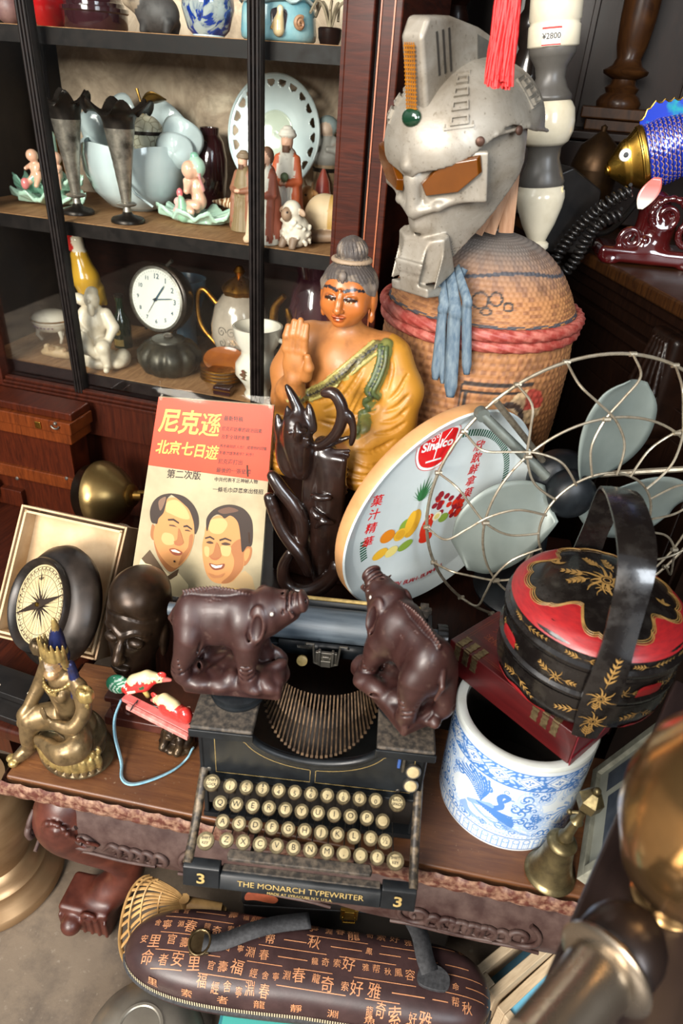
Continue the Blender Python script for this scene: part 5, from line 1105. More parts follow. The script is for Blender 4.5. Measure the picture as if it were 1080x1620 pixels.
# --- dark sideboard in the background and what stands on it
A0=at_z(880,375,.92);B0=at_z(1080,480,.92);e_=(B0-A0);e_.z=0;e_.normalize();ang=math.atan2(e_.y,e_.x)
SB=thing('carved_sideboard','dark carved wooden sideboard with columns in the shadowy corner','sideboard',(A0.x,A0.y,0),(0,0,ang))
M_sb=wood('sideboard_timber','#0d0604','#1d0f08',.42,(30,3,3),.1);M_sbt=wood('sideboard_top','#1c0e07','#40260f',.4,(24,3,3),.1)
X0,X1=-.28,.60
def sbx(g,x0,x1,y0,y1,z0,z1):g.box(((x0+x1)/2,(y0+y1)/2,(z0+z1)/2),(x1-x0,y1-y0,z1-z0))
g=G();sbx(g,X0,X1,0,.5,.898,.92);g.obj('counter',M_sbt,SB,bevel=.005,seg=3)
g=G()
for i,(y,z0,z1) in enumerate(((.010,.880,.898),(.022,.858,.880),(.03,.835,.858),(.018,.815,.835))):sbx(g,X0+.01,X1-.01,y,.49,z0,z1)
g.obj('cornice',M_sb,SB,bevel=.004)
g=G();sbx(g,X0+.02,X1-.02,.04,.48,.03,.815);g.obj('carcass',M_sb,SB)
g=G()
for x in (-.1,.14,.43):sbx(g,x,min(x+.2,X1-.03),.034,.04,.2,.77);sbx(g,x+.03,min(x+.17,X1-.06),.030,.034,.24,.73)
g.obj('panels',M_sb,SB,bevel=.003)
g=G();sbx(g,X0,X1,.01,.49,0,.03);g.obj('plinth',M_sb,SB)
for x in (.40,):
 s=SD((x-.035,-.012,.68),(x+.06,.06,.90),.002);s.box((x+.01,.03,.80),(.036,.028,.072),rd=.01,k=.01);s.box((x+.01,.03,.72),(.028,.022,.02),rd=.01,k=.02)
 for q in range(5):s.chain([(x+.01+(q-2)*.013,.004,.735),(x+.01+(q-2)*.016,-.004,.79),(x+.01+(q-2)*.008,.0,.86)],[.003,.0048,.003],.003)
 s.ell((x+.01,-.002,.80),(.006,.006,.02),k=.003);s.obj('leaf_bracket',M_sb,SB,colored=False)
YH=1.58
g=G();wbox(g,-.14,.62,YH,YH+.2,.93,1.075);wbox(g,-.16,.64,YH-.015,YH+.2,1.075,1.092);g.obj('hutch_step',M_sb,SB,world=True,bevel=.004)
g=G();wbox(g,-.14,.62,YH+.15,YH+.19,1.092,1.9);g.obj('back_panel',M_sb,SB,world=True)
for x in (-.1,.0,.1,.2,.3,.42):g=G();wbox(g,x,x+.012,YH+.14,YH+.15,1.092,1.9);g.obj('panel_fillet',M_sb,SB,world=True,bevel=.002)
for px in (988,1190):
 x=at_y(px,120,YH+.06).x;y=YH+.06;g=G();wbox(g,x-.055,x+.055,y-.05,y+.05,1.0921,1.112);wbox(g,x-.066,x+.066,y-.06,y+.06,1.112,1.132);o=g.obj('pillar',M_sbt,SB,world=True,bevel=.003)
 g=G();g.lathe([(.040,0),(.042,.008),(.036,.018),(.028,.024),(.032,.032),(.024,.038),(.022,.046),(.040,.054),(.042,.060),(.028,.068),(.022,.08),(.028,.1),(.032,.14),(.036,.3),(.032,.5),(.036,.56)],(x,y,1.132),None,32);g.obj('shaft',M_sbt,o,world=True,smooth=50)
def on_top(px,py,z=.92):return at_z(px,py,z)
bb=XF[SB.name]@V((-.02,.2,.92));p=at_y(944,252,1.40)
sp_=V((p.x,p.y,.92));m=mpp(p);T=thing('brass_lidded_bowl','dim brass bowl with a shiny lid on the sideboard, behind the fish telephone','bowl',sp_);h=up(sp_,205)
g=G();r=36*m;g.lathe([(r*.5,0),(r*.6,.004),(r*.9,h*.35),(r*1.0,h*.62),(r*1.02,h*.66)],n=36);g.obj('bowl',mat('dim_brass','#4a3620','#2a1c10',.3,.8,30,r2=.5),T)
g=G();g.lathe([(r*1.04,h*.66),(r*1.04,h*.7),(r*.8,h*.86),(r*.3,h*.95),(r*.12,h*.98),(r*.14,h*1.02),(0,h*1.04)],n=36);g.obj('lid',MATS['dim_brass'],T)
p=at_y(888,322,1.30);sp_=V((p.x+.01,p.y,.92));m=mpp(p);T=thing('metal_appliance','black box-shaped metal appliance with a grey end, half hidden behind the baluster','appliance',sp_,(0,0,.5));h=up(sp_,262)
M_blk=mat('black_bakelite','#0c0b0b','#1d1a18',.3,0,20)
g=G();g.prism([(-.05,0),(.045,0),(.04,h*.75),(-.02,h),(-.05,h*.9)],(0,.03,0),(1,0,0),(0,0,1),.06);g.obj('body',M_blk,T,bevel=.004)
g=G();g.box((.046,0,h*.35),(.006,.05,h*.55));g.obj('end_plate',M_nickel,T,bevel=.002)
g=G();g.tube(cat_rom([(.04,0,h*.2),(.1,.01,h*.25),(.16,.03,h*.7),(.2,.05,h*.9)],6),.005,8);g.obj('cable',M_blk,T)
fb=at_z(1034,362,.92);fb=at_y(1034,352,1.28);fb=V((fb.x,fb.y,.92));m=mpp(fb)
FT=thing('fish_telephone','gold-headed blue scaled fish telephone on a red lacquer wave stand','telephone',fb,(0,0,.12))
M_lac=mat('oxblood_lacquer','#2c0608','#42100f',.12,0,8,coat=.8)
s=SD((-.095,-.05,0),(.11,.05,.13),.0019);s.box((0,0,.014),(.08,.038,.012),rd=.008,k=.004)
for q in (-1,1):
 for x in (-.06,.06):s.ell((x,q*.03,.004),(.014,.01,.008),k=.004)
s.chain([(.0,0,.03),(.005,0,.06),(-.005,0,.085)],[.034,.028,.024],.012)
for cx,cz,r,sg in ((.01,.075,.030,1),(-.035,.038,.022,-1),(.055,.05,.026,1)):
 for j in range(30):t=j/30;a=sg*t*3.6*PI;rr=r*(1-t*.85);s.ell((cx+rr*cos(a),-.028+.004*t,cz+rr*sin(a)),.0062*(1-t*.4),k=.003)
s.obj('wave_stand',M_lac,FT,colored=False)
t_h=up(fb,258);hx=at_y(958,270,fb.y);R_f=RY(-.52)
hp=XF[FT.name].inverted()@V((hx.x,fb.y,hx.z))
M_scale=None
t=NT('blue_cloisonne_scales');vec=t.co('Generated',(1,1,1));
tc=t.n('ShaderNodeUVMap') if False else None
a=t.n('ShaderNodeVertexColor');a.layer_name='Col';t.base(a.outputs[0]);t.set(Roughness=.16,Metallic=.25,Coat_Weight=.6);M_scale=t.m
FL=.21;ax_=V((cos(.40),0,sin(.40)))
upv=V((-sin(.40),0,cos(.40)))
def fsec(t):
 rr=[(0,.006),(.04,.014),(.12,.030),(.25,.043),(.4,.046),(.6,.040),(.8,.024),(.92,.014),(1,.012)]
 for (a_,r0),(b_,r1) in zip(rr,rr[1:]):
  if t<=b_:return r0+(r1-r0)*(t-a_)/(b_-a_)
 return rr[-1][1]
def fpt(t,a,off=0):r=fsec(t)+off;return hp+ax_*(FL*t)+upv*(r*1.05*cos(a))+V((0,-1,0))*(r*.62*sin(a))
g=G();NA,NT_=200,220;vs=[];cs=[];BLU,GLD,DBL=lin('#1a2f9c'),lin('#b58a52'),lin('#0c1a66')
for i in range(NT_+1):
 t_=.27+.73*i/NT_
 for j in range(NA):
  a=2*PI*j/NA;U=t_*34;W=j/NA*32;row=int(U);fx=(W+.5*(row%2))%1-.5;fy=U-row;d=math.hypot(fx,(fy-.0)*.8);edge_=abs(d-.52)<.045
  vs.append(fpt(t_,a,.0012*(1-min(1,d*1.6))));cs.append(GLD if edge_ else (BLU if d<.52 else DBL))
g.add(vs,[(i*NA+j,i*NA+(j+1)%NA,(i+1)*NA+(j+1)%NA,(i+1)*NA+j) for i in range(NT_) for j in range(NA)]);g.c=cs;g.obj('scaled_body',M_scale,FT,smooth=80)
g=G();g.grid(lambda u,v:fpt(.02+.27*u,2*PI*v,.0012-.004*(u>.97)+.0015*sin(9*u)*(u>.5)),30,48,cv=True);g.ell(hp+ax_*.004-upv*.003,(.007,.007,.006));g.tube([hp+ax_*.002+upv*.006*sin(q)+V((0,-.008*cos(q),0)) for q in [i*PI/8 for i in range(16)]],.003,6,closed=True)
g.tube([fpt(.245,a,.0012) for a in [i*2*PI/40 for i in range(40)]],.0025,6,closed=True);g.obj('gilt_head',M_brass_b,FT,smooth=80)
for q in (1,-1):
 c0=fpt(.135,q*1.1,.0005);nn=V((0,-q,.1));g=G();g.lathe([(.0095,0),(.009,.002),(.006,.004),(0,.0045)],c0,rot_to(nn),20);o=g.obj('eye',mat('eye_white','#d8d4c8',rough=.2),FT)
 g=G();g.lathe([(.004,.004),(.003,.0052),(0,.0055)],c0,rot_to(nn),16);g.obj('pupil',M_ink,o)
M_fin=mat('blue_enamel_fin','#16309c','#0e7f8a',.2,0,26,.5,.62,coat=.5)
g=G();n=40
fo=[(t_,.0) for t_ in [.27+.4*i/20 for i in range(21)]];base_=[fpt(t_,0,-.002) for t_,_ in fo];topv=[fpt(t_,0,.003+.017*min(1,i/5.)*(1-.25*(i/20))+.0035*(i%3==0))-ax_*.0 for i,(t_,_) in enumerate(fo)]
vs=[]
for q in (-.0015,.0015):vs+=[p+V((0,q,0)) for p in base_]+[p+V((0,q,0)) for p in topv]
K=21;fs=[(i,i+1,K+i+1,K+i) for i in range(K-1)]+[(2*K+i,3*K+i,3*K+i+1,2*K+i+1) for i in range(K-1)]+[(K+i,K+i+1,3*K+i+1,3*K+i) for i in range(K-1)]
g.add(vs,fs);g.obj('dorsal_fin',M_fin,FT,smooth=30);g=G();g.tube([p+V((0,0,.0008)) for p in topv],.0014,6);g.tube([p for p in base_],.0018,6);g.obj('fin_gilding',M_brass_b,FT)
t=NT('pink_enamel_fin');gr=t.n('ShaderNodeSeparateXYZ');t.l(t.co('Generated'),gr.inputs[0]);t.base(t.ramp(gr.outputs[2],[(.15,'#d9d4c8'),(.4,'#c98a86'),(.75,'#b85a50')]));t.set(Roughness=.2,Coat_Weight=.5)
g=G();p0=fpt(.33,2.2,.004);g.grid(lambda u,v:p0+V((-.002-.014*u+(v-.5)*.03*sin(PI*(.12+.8*u)),-.006-.004*u,-.046*u)),12,8);g.obj('pectoral_fin',t.m,FT,solid=.002)
g=G();p0=fpt(.62,2.4,.004);g.grid(lambda u,v:p0+V((.002-.006*u+(v-.5)*.02*sin(PI*(.15+.8*u)),-.004,-.034*u)),10,6);g.obj('belly_fin',mat('red_enamel_fin','#b03a2a','#c98a86',.2,0,20,coat=.5),FT,solid=.002)
g=G();tl_=fpt(1,0,0);g.prism([(0,-.012),(.06,-.045),(.05,0),(.07,.05),(0,.012)],hp+ax_*(FL*.99)+V((0,.0015,0)),ax_,upv,.003);g.obj('tail_fin',M_fin,FT)
g=G();P=[at_y(*q) for q in ((1000,300,1.24),(965,318,1.24),(930,345,1.25),(905,372,1.25),(882,404,1.24),(876,424,1.24),(892,430,1.23),(912,408,1.23),(926,380,1.23),(950,352,1.23),(985,338,1.24))];P=[V(p) for p in cat_rom(P,40)]
cl=[];tot=0;tw=0
for i,p in enumerate(P):
 d=(P[min(i+1,len(P)-1)]-P[max(i-1,0)]).normalized();M3=rot_to(d,(0,1,0));
 if i:tot+=(p-P[i-1]).length
 cl.append((p,M3,tot))
hel=[];step=.0011;s_=0;j=0
while s_<tot:
 while cl[j+1][2]<s_ and j<len(cl)-2:j+=1
 a,b_=cl[j],cl[j+1];w=(s_-a[2])/max(1e-9,b_[2]-a[2]);p=a[0].lerp(b_[0],w);th=2*PI*s_/.0088;hel.append(p+a[1]@V((.0078*cos(th),.0078*sin(th),0)));s_+=step
g.tube(hel,.0030,6);g.obj('coiled_cord',M_blk,FT,world=True,smooth=80)
# --- magazine in its plastic sleeve
class Sheet:
 """a flat thing's own face: o lower corner, u across, v up; uv() reads a sight line off it"""
 def __init__(s,o,u,v):s.o,s.u,s.v=V(o),V(u).normalized(),V(v).normalized();s.w=s.u.cross(s.v).normalized()
 def uv(s,px,py):
  p=at_pl(px,py,s.o,s.w)-s.o;A=s.u.dot(s.v);a,b=p.dot(s.u),p.dot(s.v);return ((a-A*b)/(1-A*A),(b-A*a)/(1-A*A))
 def at(s,a,b,off=0):return s.o+s.u*a+s.v*b+s.w*off
MBL=at_z(204,936,.504);_l,_y=math.radians(14),math.radians(8);nrm=V((sin(_y)*cos(_l),-cos(_y)*cos(_l),sin(_l)))
q=[at_pl(x,y,MBL,nrm) for x,y in ((251,628),(433,642),(410,944))]
MSH=Sheet(MBL,q[2]-MBL,nrm.cross(q[2]-MBL));QC=[(0.,0.)]+[MSH.uv(*p) for p in ((410,944),(433,642),(251,628))];MW=(q[2]-MBL).length;MH=(q[0]-MBL).length
MG=thing('magazine','old magazine in a plastic sleeve, orange and beige cover with two smiling men','magazine',(MBL.x,MBL.y,.5))
mo,mu,mv,mw=MSH.o,MSH.u,MSH.v,MSH.w
def quad(a,b):
 s_,t_=a/MW,b/MH;w4=((1-s_)*(1-t_),s_*(1-t_),s_*t_,(1-s_)*t_);return sum(w*c[0] for w,c in zip(w4,QC)),sum(w*c[1] for w,c in zip(w4,QC))
lf=lambda a,b,off=0:MSH.at(*quad(a,b),off)
def zz(zx,zy):
 X,Y=MSH.uv(190+zx/4,600+zy/4);a,b=X,Y
 for _ in range(12):x,y=quad(a,b);a+=X-x;b+=Y-y
 return a,b
g=G();g.prism(QC,MSH.at(0,0,-.008),mu,mv,.0075);g.obj('pages',mat('yellowed_pages','#c9bfa8','#a89878',.7,0,12,stretch=(1,400,1)),MG,world=True,smooth=0)
M_beige=mat('beige_newsprint','#a0957a','#8a8068',.5,0,26,.35,.75);M_orange=mat('orange_cover_ink','#bd3412','#ab3012',.45,0,30)
cv=G();cv.flat([(0,0),(MW,0),(MW,MH),(0,MH)],lf,0);cov=cv.obj('cover',M_beige,MG,world=True,smooth=0)
a,b=zz(200,545),zz(912,645)
g=G();g.flat([(0,a[1]),(MW,b[1]),(MW,MH),(0,MH)],lf,.0002);g.obj('title_panel',M_orange,cov,world=True,smooth=0)
M_yel=mat('yellow_title_ink','#e6b54a',rough=.45);M_brk=mat('dark_cover_ink','#2a1c18',rough=.5);M_mar=mat('maroon_cover_ink','#3f120b',rough=.5)
px2m=(zz(970,175)[0]-zz(245,112)[0])/728
def ct(txt,zx,zy,size,mt,nm,bold=0,shear=0,off=.0005):
 g=G();x,y=zz(zx,zy);g.text(txt,size*px2m,lf,off,bold=bold,x=x,y=y,shear=shear);g.obj(nm,mt,cov,world=True,smooth=0)
g=G()
for ch,zx,zy,sz in (('尼',315,272,132),('克',440,285,132),('遜',570,300,132),('北',268,434,78),('京',345,442,78),('七',425,447,78),('日',503,458,78),('遊',580,470,82)):
 x,y=zz(zx,zy);g.text(ch,sz*px2m,lf,.0005,bold=.006 if ch in '遜遊' else .02,x=x,y=y,shear=.12)
g.obj('title',M_yel,cov,world=True,smooth=0)
for txt,zx,zy,sz,mt in (('最新特稿',717,252,30,M_brk),('尼克遜訪華的政治因素',770,322,25,M_mar),('及對全球的影響',730,370,25,M_mar),('基辛格何許人也？ 成眾他的回憶',778,432,20,M_mar),('對香港經濟者乎？利乎！',742,473,20,M_mar),('尼克遜打出',697,525,30,M_mar),('最後的一張皇牌',717,582,30,M_mar),('第二次版',403,607,52,M_brk),('中共代表不乏神秘人物',733,642,26,M_brk),('一條毛巾周恩來出怪招',745,706,30,M_brk)):
 ct(txt,zx,zy,sz,mt,'cover_line',.012)
def port(polys,name):
 mats=[];g=G()
 for k,(col,pts,sm) in enumerate(polys):
  m_=mat('portrait_ink_'+col[1:],col,rough=.5)
  if m_ not in mats:mats.append(m_)
  P=[zz(*p) for p in pts];P=[tuple(p) for p in cat_rom(P,5,True)] if sm else P
  g.flat(P,lf,.0003+.00006*k,mats.index(m_))
 g.obj(name,mats,cov,world=True,smooth=0)
F1,F2,F3,HB,CO,DK_='#aa7848','#8c5a34','#bd9262','#24140f','#857860','#4a3826'
port([('#c9bb98',[(72,1328),(130,1140),(185,1085),(260,1190),(320,1240),(370,1225),(432,1300),(428,1388)],0),(DK_,[(135,1135),(188,1078),(222,1130),(300,1245),(345,1215),(372,1198),(362,1240),(318,1268),(250,1245),(200,1175),(160,1165)],0),
 ('#b9ab88',[(190,1180),(260,1250),(310,1275),(300,1340),(210,1355)],0),(DK_,[(278,1270),(300,1258),(326,1345),(312,1348)],0),
 (F2,[(205,915),(192,980),(205,1015),(222,1010),(230,960)],1),(F2,[(222,1000),(235,1110),(300,1210),(350,1205),(400,1140),(350,1050)],1),
 (F1,[(228,905),(262,820),(300,755),(370,752),(425,800),(462,880),(470,980),(456,1060),(425,1130),(372,1185),(325,1185),(260,1120),(222,1040),(212,980)],1),
 (F3,[(300,775),(360,765),(415,815),(440,880),(390,880),(320,850),(290,830)],1),(F3,[(280,970),(335,985),(340,1040),(290,1045),(262,1010)],1),(F2,[(440,990),(462,985),(452,1065),(415,1130),(370,1175),(392,1110),(430,1060)],1),
 (HB,[(222,912),(198,900),(190,835),(212,772),(262,732),(330,722),(300,752),(288,800),(275,845),(245,880),(236,912)],1),(HB,[(320,722),(400,738),(462,792),(494,860),(496,930),(474,980),(466,905),(440,830),(405,790),(360,752)],1),('#6a5040',[(245,770),(290,742),(280,790),(255,830)],1),
 (HB,[(303,882),(340,880),(375,905),(372,914),(338,893),(304,893)],0),(HB,[(402,925),(425,920),(458,945),(455,953),(425,933),(402,936)],0),('#4a3020',[(312,918),(340,920),(362,935),(340,930),(312,926)],0),('#4a3020',[(412,950),(432,950),(450,962),(430,960),(412,958)],0),
 (F2,[(372,940),(398,1010),(400,1040),(365,1042),(340,1025),(362,1010)],1),('#8f5636',[(345,1028),(372,1040),(400,1036),(380,1052),(350,1046)],1),
 ('#7d3f2c',[(312,1075),(345,1068),(394,1092),(380,1112),(340,1108)],1),('#e0d2ba',[(322,1077),(350,1075),(385,1093),(372,1097),(335,1089)],0),(HB,[(340,1146),(350,1144),(352,1154),(342,1156)],1)],'portrait')
port([('#a58d68',[(640,1290),(745,1235),(790,1210),(835,1250),(855,1330),(640,1360)],0),(F2,[(775,1085),(808,1052),(834,1070),(826,1130),(792,1178),(768,1165)],1),(F1,[(785,1095),(808,1070),(822,1080),(812,1125),(790,1150)],1),
 (F1,[(545,930),(600,868),(690,860),(752,890),(770,980),(780,1090),(782,1180),(745,1242),(692,1288),(605,1288),(552,1242),(526,1150),(520,1050),(534,980)],1),(F2,[(700,1060),(765,1010),(780,1100),(778,1185),(742,1240),(690,1286),(640,1286),(700,1230),(722,1150)],1),(F3,[(570,890),(650,880),(680,920),(640,975),(580,970),(556,930)],1),(F3,[(640,1055),(700,1060),(690,1115),(645,1110)],1),(F3,[(535,1060),(565,1065),(560,1120),(538,1110)],1),
 (HB,[(545,930),(552,870),(605,815),(690,792),(775,815),(828,878),(840,962),(832,1050),(802,1058),(772,1092),(762,1000),(745,905),(700,862),(662,880),(640,862),(610,856),(575,885),(552,960)],1),('#55392c',[(620,830),(690,808),(750,830),(700,845),(650,850)],1),
 (HB,[(538,1000),(570,990),(598,1008),(594,1016),(568,1002),(538,1010)],0),(HB,[(628,1012),(665,1000),(704,1016),(704,1026),(665,1012),(630,1024)],0),('#3a2418',[(545,1030),(570,1022),(592,1036),(570,1040)],1),('#3a2418',[(640,1040),(668,1030),(700,1044),(668,1050)],1),
 (F2,[(612,1030),(640,1100),(632,1128),(590,1135),(565,1118),(590,1095)],1),('#8a5230',[(566,1118),(592,1130),(632,1124),(612,1142),(582,1138)],1),
 ('#6a3422',[(565,1162),(610,1172),(660,1166),(650,1196),(605,1206),(578,1192)],1),('#e8dcc4',[(574,1168),(610,1178),(650,1172),(640,1188),(605,1194),(584,1184)],0),('#9a6640',[(560,1225),(610,1240),(660,1225),(640,1250),(590,1255)],1)],'portrait')
g=G()
for zx,zy in ((912,640),(868,1030)):a,b=zz(zx,zy);g.prism([(a-.001,b-.008),(a+.001,b-.008),(a+.001,b+.008),(a-.001,b+.008)],MSH.at(0,0,0),mu,mv,.001)
g.obj('staple',mat('rusty_staple','#3a2a22',rough=.5,metal=.7),MG,world=True,smooth=0)
t=NT('plastic_sleeve_film');t.t.nodes.remove(t.b);out=t.t.nodes['Material Output'];tr=t.n('ShaderNodeBsdfTransparent');tr.inputs[0].default_value=(.98,.97,.94,1);gl=t.n('ShaderNodeBsdfGlossy');gl.inputs['Roughness'].default_value=.12;gl.inputs[0].default_value=(.9,.88,.82,1)
fr=t.n('ShaderNodeFresnel');fr.inputs[0].default_value=1.35;mx=t.n('ShaderNodeMixShader');t.l(t.math('MULTIPLY',fr.outputs[0],.4),mx.inputs[0]);t.l(tr.outputs[0],mx.inputs[1]);t.l(gl.outputs[0],mx.inputs[2]);t.l(mx.outputs[0],out.inputs[0]);M_film=t.m
g=G()
def film(u,v):
 a=-.011+(MW+.020)*u;b=-.002+(MH+.014)*v;edge_=max(0,abs(u-.5)*2-.88)/.12+max(0,v-.95)/.05;return lf(a,b,.0022+.003*edge_*sin(34*v+9*u)*.6-.004*max(0,abs(u-.5)*2-.94)/.06)
g.grid(film,40,60)
for sx in (0,1):
 g.grid(lambda u,v,sx=sx:lf((-.012 if not sx else MW-.022)+.034*u,MH-.002+.022*v*(1-.6*abs(u-(.35 if not sx else .7)))+.002*sin(9*u),.001+.005*sin(7*u+3*v+sx)*v),8,6)
g.obj('plastic_sleeve',M_film,MG,world=True,smooth=60)
# --- carved dragon
DGY=.706
dz=lambda zx,zy,dy=0:at_y(400+zx/4.26,600+zy/4.26,DGY+.016*(1-zy/1480)+dy)
db=dz(330,1470);M_ebony=mat('dark_carved_hardwood','#170d0a','#2b1a14',.28,0,26,.4,.75,coat=.35,bump=.22,bscale=60)
DG=thing('carved_dragon','dark hardwood dragon carving with curling horns and an intertwined tail','carving',(db.x,DGY,.5))
iv=XF[DG.name].inverted();L=lambda zx,zy,dy=0:tuple(iv@dz(zx,zy,dy));u_=1/4.26*mpp(dz(330,700))
lo=V(L(60,1500));hi=V(L(720,0));s=SD((lo.x-.01,-.035,-.0),(hi.x+.01,.05,hi.z+.012),.0018)
def ch(pts,rs,k=.003,dy=0):s.chain([L(p[0],p[1],dy+(p[2] if len(p)>2 else 0)) for p in pts],[r*u_ for r in rs] if not isinstance(rs,(int,float)) else rs*u_,k,smooth=4)
s.box((L(450,900)[0],.014,L(450,900)[2]),(.028,.007,.085),RY(.02),rd=.006,k=.006)
s.box((L(360,1480)[0],.008,.008),(.05,.018,.008),rd=.004,k=.004)
ch([(470,440),(520,640),(500,860),(470,1100),(460,1330)],[60,90,95,85,70],.008,.012)
ch([(228,45),(262,110),(300,190),(330,270)],[14,26,36,42]);ch([(375,165),(385,230),(400,330)],[8,26,34]);ch([(232,185),(240,260),(260,320)],[10,26,34]);ch([(165,240),(180,320),(220,400)],[12,34,50])
ch([(480,95),(540,92),(585,150),(604,220),(588,310),(545,385),(470,438),(400,450)],[26,32,34,34,34,32,24,14]);ch([(600,245),(640,240),(668,290),(676,370),(660,440)],[14,26,20,18,14])
ch([(285,300),(300,420),(315,540),(322,640)],[70,82,66,34],.008,-.006);ch([(210,440),(235,560),(262,640)],[50,52,22],.008,-.004)
for x in (258,338):
 c=L(x,345,-.018);s.ell(c,(24*u_,.007,20*u_),k=.002);s.ell((c[0],c[1]-.005,c[2]),(11*u_,.004,10*u_),k=.001)
for x,y in ((250,400),(360,430)):
 P=curl((0,0),34*u_,1.1,1.2,1 if x>300 else-1,14);c=L(x,y,-.017);s.chain([(c[0]+p[0],c[1],c[2]+p[1]) for p in P],7*u_,.002)
ch([(300,300,-.02),(302,360,-.024),(304,410,-.02)],[10,16,20],.003)
ch([(130,650),(190,740),(270,840),(320,940),(330,1040),(316,1130)],[38,46,48,46,42,34],.003,-.008);ch([(110,800),(170,960),(240,1080),(320,1180),(372,1300)],[40,42,44,46,34],.003,-.016)
ch([(250,1170),(205,1260),(212,1360),(290,1425),(390,1430),(480,1385),(545,1310),(560,1250)],[34,40,46,50,54,54,46,38],.003,-.006)
for k in range(7):
 y=430+k*62;c0=L(520,y,.006);c1=L(650-k*4,y-40+(k%2)*30,.010);s.cap(c0,c1,26*u_,14*u_,.002);s.cap(L(540,y+28,-.006),L(640,y-6,-.006),3.5*u_,3.5*u_,.001,op='s')
ch([(400,780,-.01),(440,800,-.014),(520,800,-.01)],[14,20,14]);ch([(400,880,-.01),(430,920,-.014),(480,930,-.01)],[20,24,14]);ch([(420,1000,-.01),(470,960,-.014),(540,970,-.01)],[12,20,12])
for k in range(10):y=480+24*k;s.cap(L(430,y,-.006),L(470,y+6,-.008),3*u_,3*u_,.001,op='s')
s.obj('carving',M_ebony,DG,colored=False)
# --- old wooden camera and brass lamp
cf=1.0;xr=at_y(114,720,cf).x;zt=at_y(60,648,cf).z
OC=thing('wooden_camera','old mahogany box camera with stepped lid and round lens, on the bench','camera',(xr-.17,1.035,BZ))
M_mah=wood('mahogany_case','#260d06','#4a1c0b',.4,(26,3,3),.25);M_mahl=wood('mahogany_trim','#3a1808','#6c3212',.4,(26,3,3),.25)
g=G();zz_=lambda py:at_y(60,py,cf).z
wbox(g,xr-.36,xr-.012,cf+.012,1.065,BZ+.0012,zz_(762));g.obj('body',M_mah,OC,world=True,bevel=.002)
g=G();wbox(g,xr-.36,xr-.004,cf,1.065,zz_(764),zz_(746));g.obj('ledge',M_mahl,OC,world=True,bevel=.002)
g=G();z0,z1=zz_(747),zz_(692)
g.prism([(0,z0),(.0,z0),(.0,z0)],(0,0,0),(1,0,0),(0,1,0),0) if False else g.box((xr-.18,cf+.035,(z0+z1)/2),(.344,.056,z1-z0));g.obj('hood',M_mah,OC,world=True,bevel=.002)
g=G();g.box((xr-.02,cf+.007,(z0+z1)/2),(.028,.004,z1-z0));g.obj('hood_corner',M_mah,OC,world=True)
g=G();wbox(g,xr-.36,xr+.006,cf-.004,1.062,z1,zz_(676));g.obj('moulding',M_mahl,OC,world=True,bevel=.002)
g=G();wbox(g,xr-.36,xr+.012,cf-.008,1.064,zz_(676),zz_(658));g.obj('lid',M_mahl,OC,world=True,bevel=.002)
g=G();wbox(g,xr-.36,xr+.010,cf+.002,1.063,zz_(658),zz_(646));g.obj('cap_moulding',M_mah,OC,world=True,bevel=.003)
g=G();p=at_y(61,672,cf-.008);g.box((p.x,cf-.0095,p.z),(.013,.003,.014));g.obj('brass_catch',M_brass_b,OC,world=True,bevel=.001)
g=G();p=at_y(88,673,cf-.008);g.tube([V((p.x+.008*cos(a),cf-.011,p.z+.006*sin(a))) for a in [PI+i*PI/8 for i in range(9)]],.0018,8);g.lathe([(.004,0),(.003,.003),(0,.004)],(p.x,cf-.008,p.z+.004),RX(PI/2),12);g.obj('ring_pull',M_nickel,OC,world=True)
for px in (27,105):p=at_y(px,757,cf);g=G();g.lathe([(.004,0),(.003,.0015),(0,.002)],(p.x,cf,p.z),RX(PI/2),12);g.obj('screw',M_nickel,OC,world=True)
p=at_y(0,805,cf+.01);g=G();wbox(g,p.x-.06,at_y(44,800,cf+.01).x,cf-.002,cf+.014,max(BZ+.003,at_y(30,868,cf).z),at_y(30,777,cf).z);g.obj('lens_board',M_mah,OC,world=True,bevel=.002)
g=G();g.lathe([(.034,0),(.034,.02),(.03,.024),(.03,.04),(.027,.042),(.024,.036),(.022,.02),(0,.018)],(p.x-.008,cf-.002,max(BZ+.040,at_y(5,830,cf).z)),RX(PI/2),36);g.obj('lens',mat('blackened_brass','#2b211a','#4a3a28',.35,.7,40),OC,world=True,smooth=40)
lo_=at_y(134,782,.985);tip=at_y(210,784,.985);d=(tip-lo_).normalized();LR=51*mpp(lo_);Ln=(tip-lo_).length
M_lampb=mat('satin_brass','#8a7348','#6a5430',.26,.9,12,r2=.4);M_lampd=mat('darkened_brass','#3d3022','#201812',.2,.9,16,r2=.4)
LM=thing('brass_lamp','bell-shaped brass lamp lying on its side against the camera, neck outward','lamp',(lo_.x+.05,.985,BZ))
Rl=rot_to(d)
g=G();g.lathe([(LR*.80,.012),(LR*.92,.014),(LR*.98,Ln*.3),(LR*1.02,Ln*.34),(LR*1.06,Ln*.36)],lo_,Rl,44);g.obj('rim',M_lampd,LM,world=True,smooth=50)
g=G();g.lathe([(LR*1.05,Ln*.36),(LR*1.05,Ln*.45),(LR*.95,Ln*.58),(LR*.7,Ln*.78),(LR*.42,Ln*.93),(LR*.3,Ln*.97)],lo_,Rl,44);g.obj('bell',M_lampb,LM,world=True,smooth=60)
g=G();g.lathe([(LR*.34,Ln*.96),(LR*.36,Ln*.99),(LR*.3,Ln*1.03),(LR*.16,Ln*1.06),(LR*.14,Ln*1.2)],lo_,Rl,24)
g.obj('neck',M_brass,LM,world=True,smooth=50)
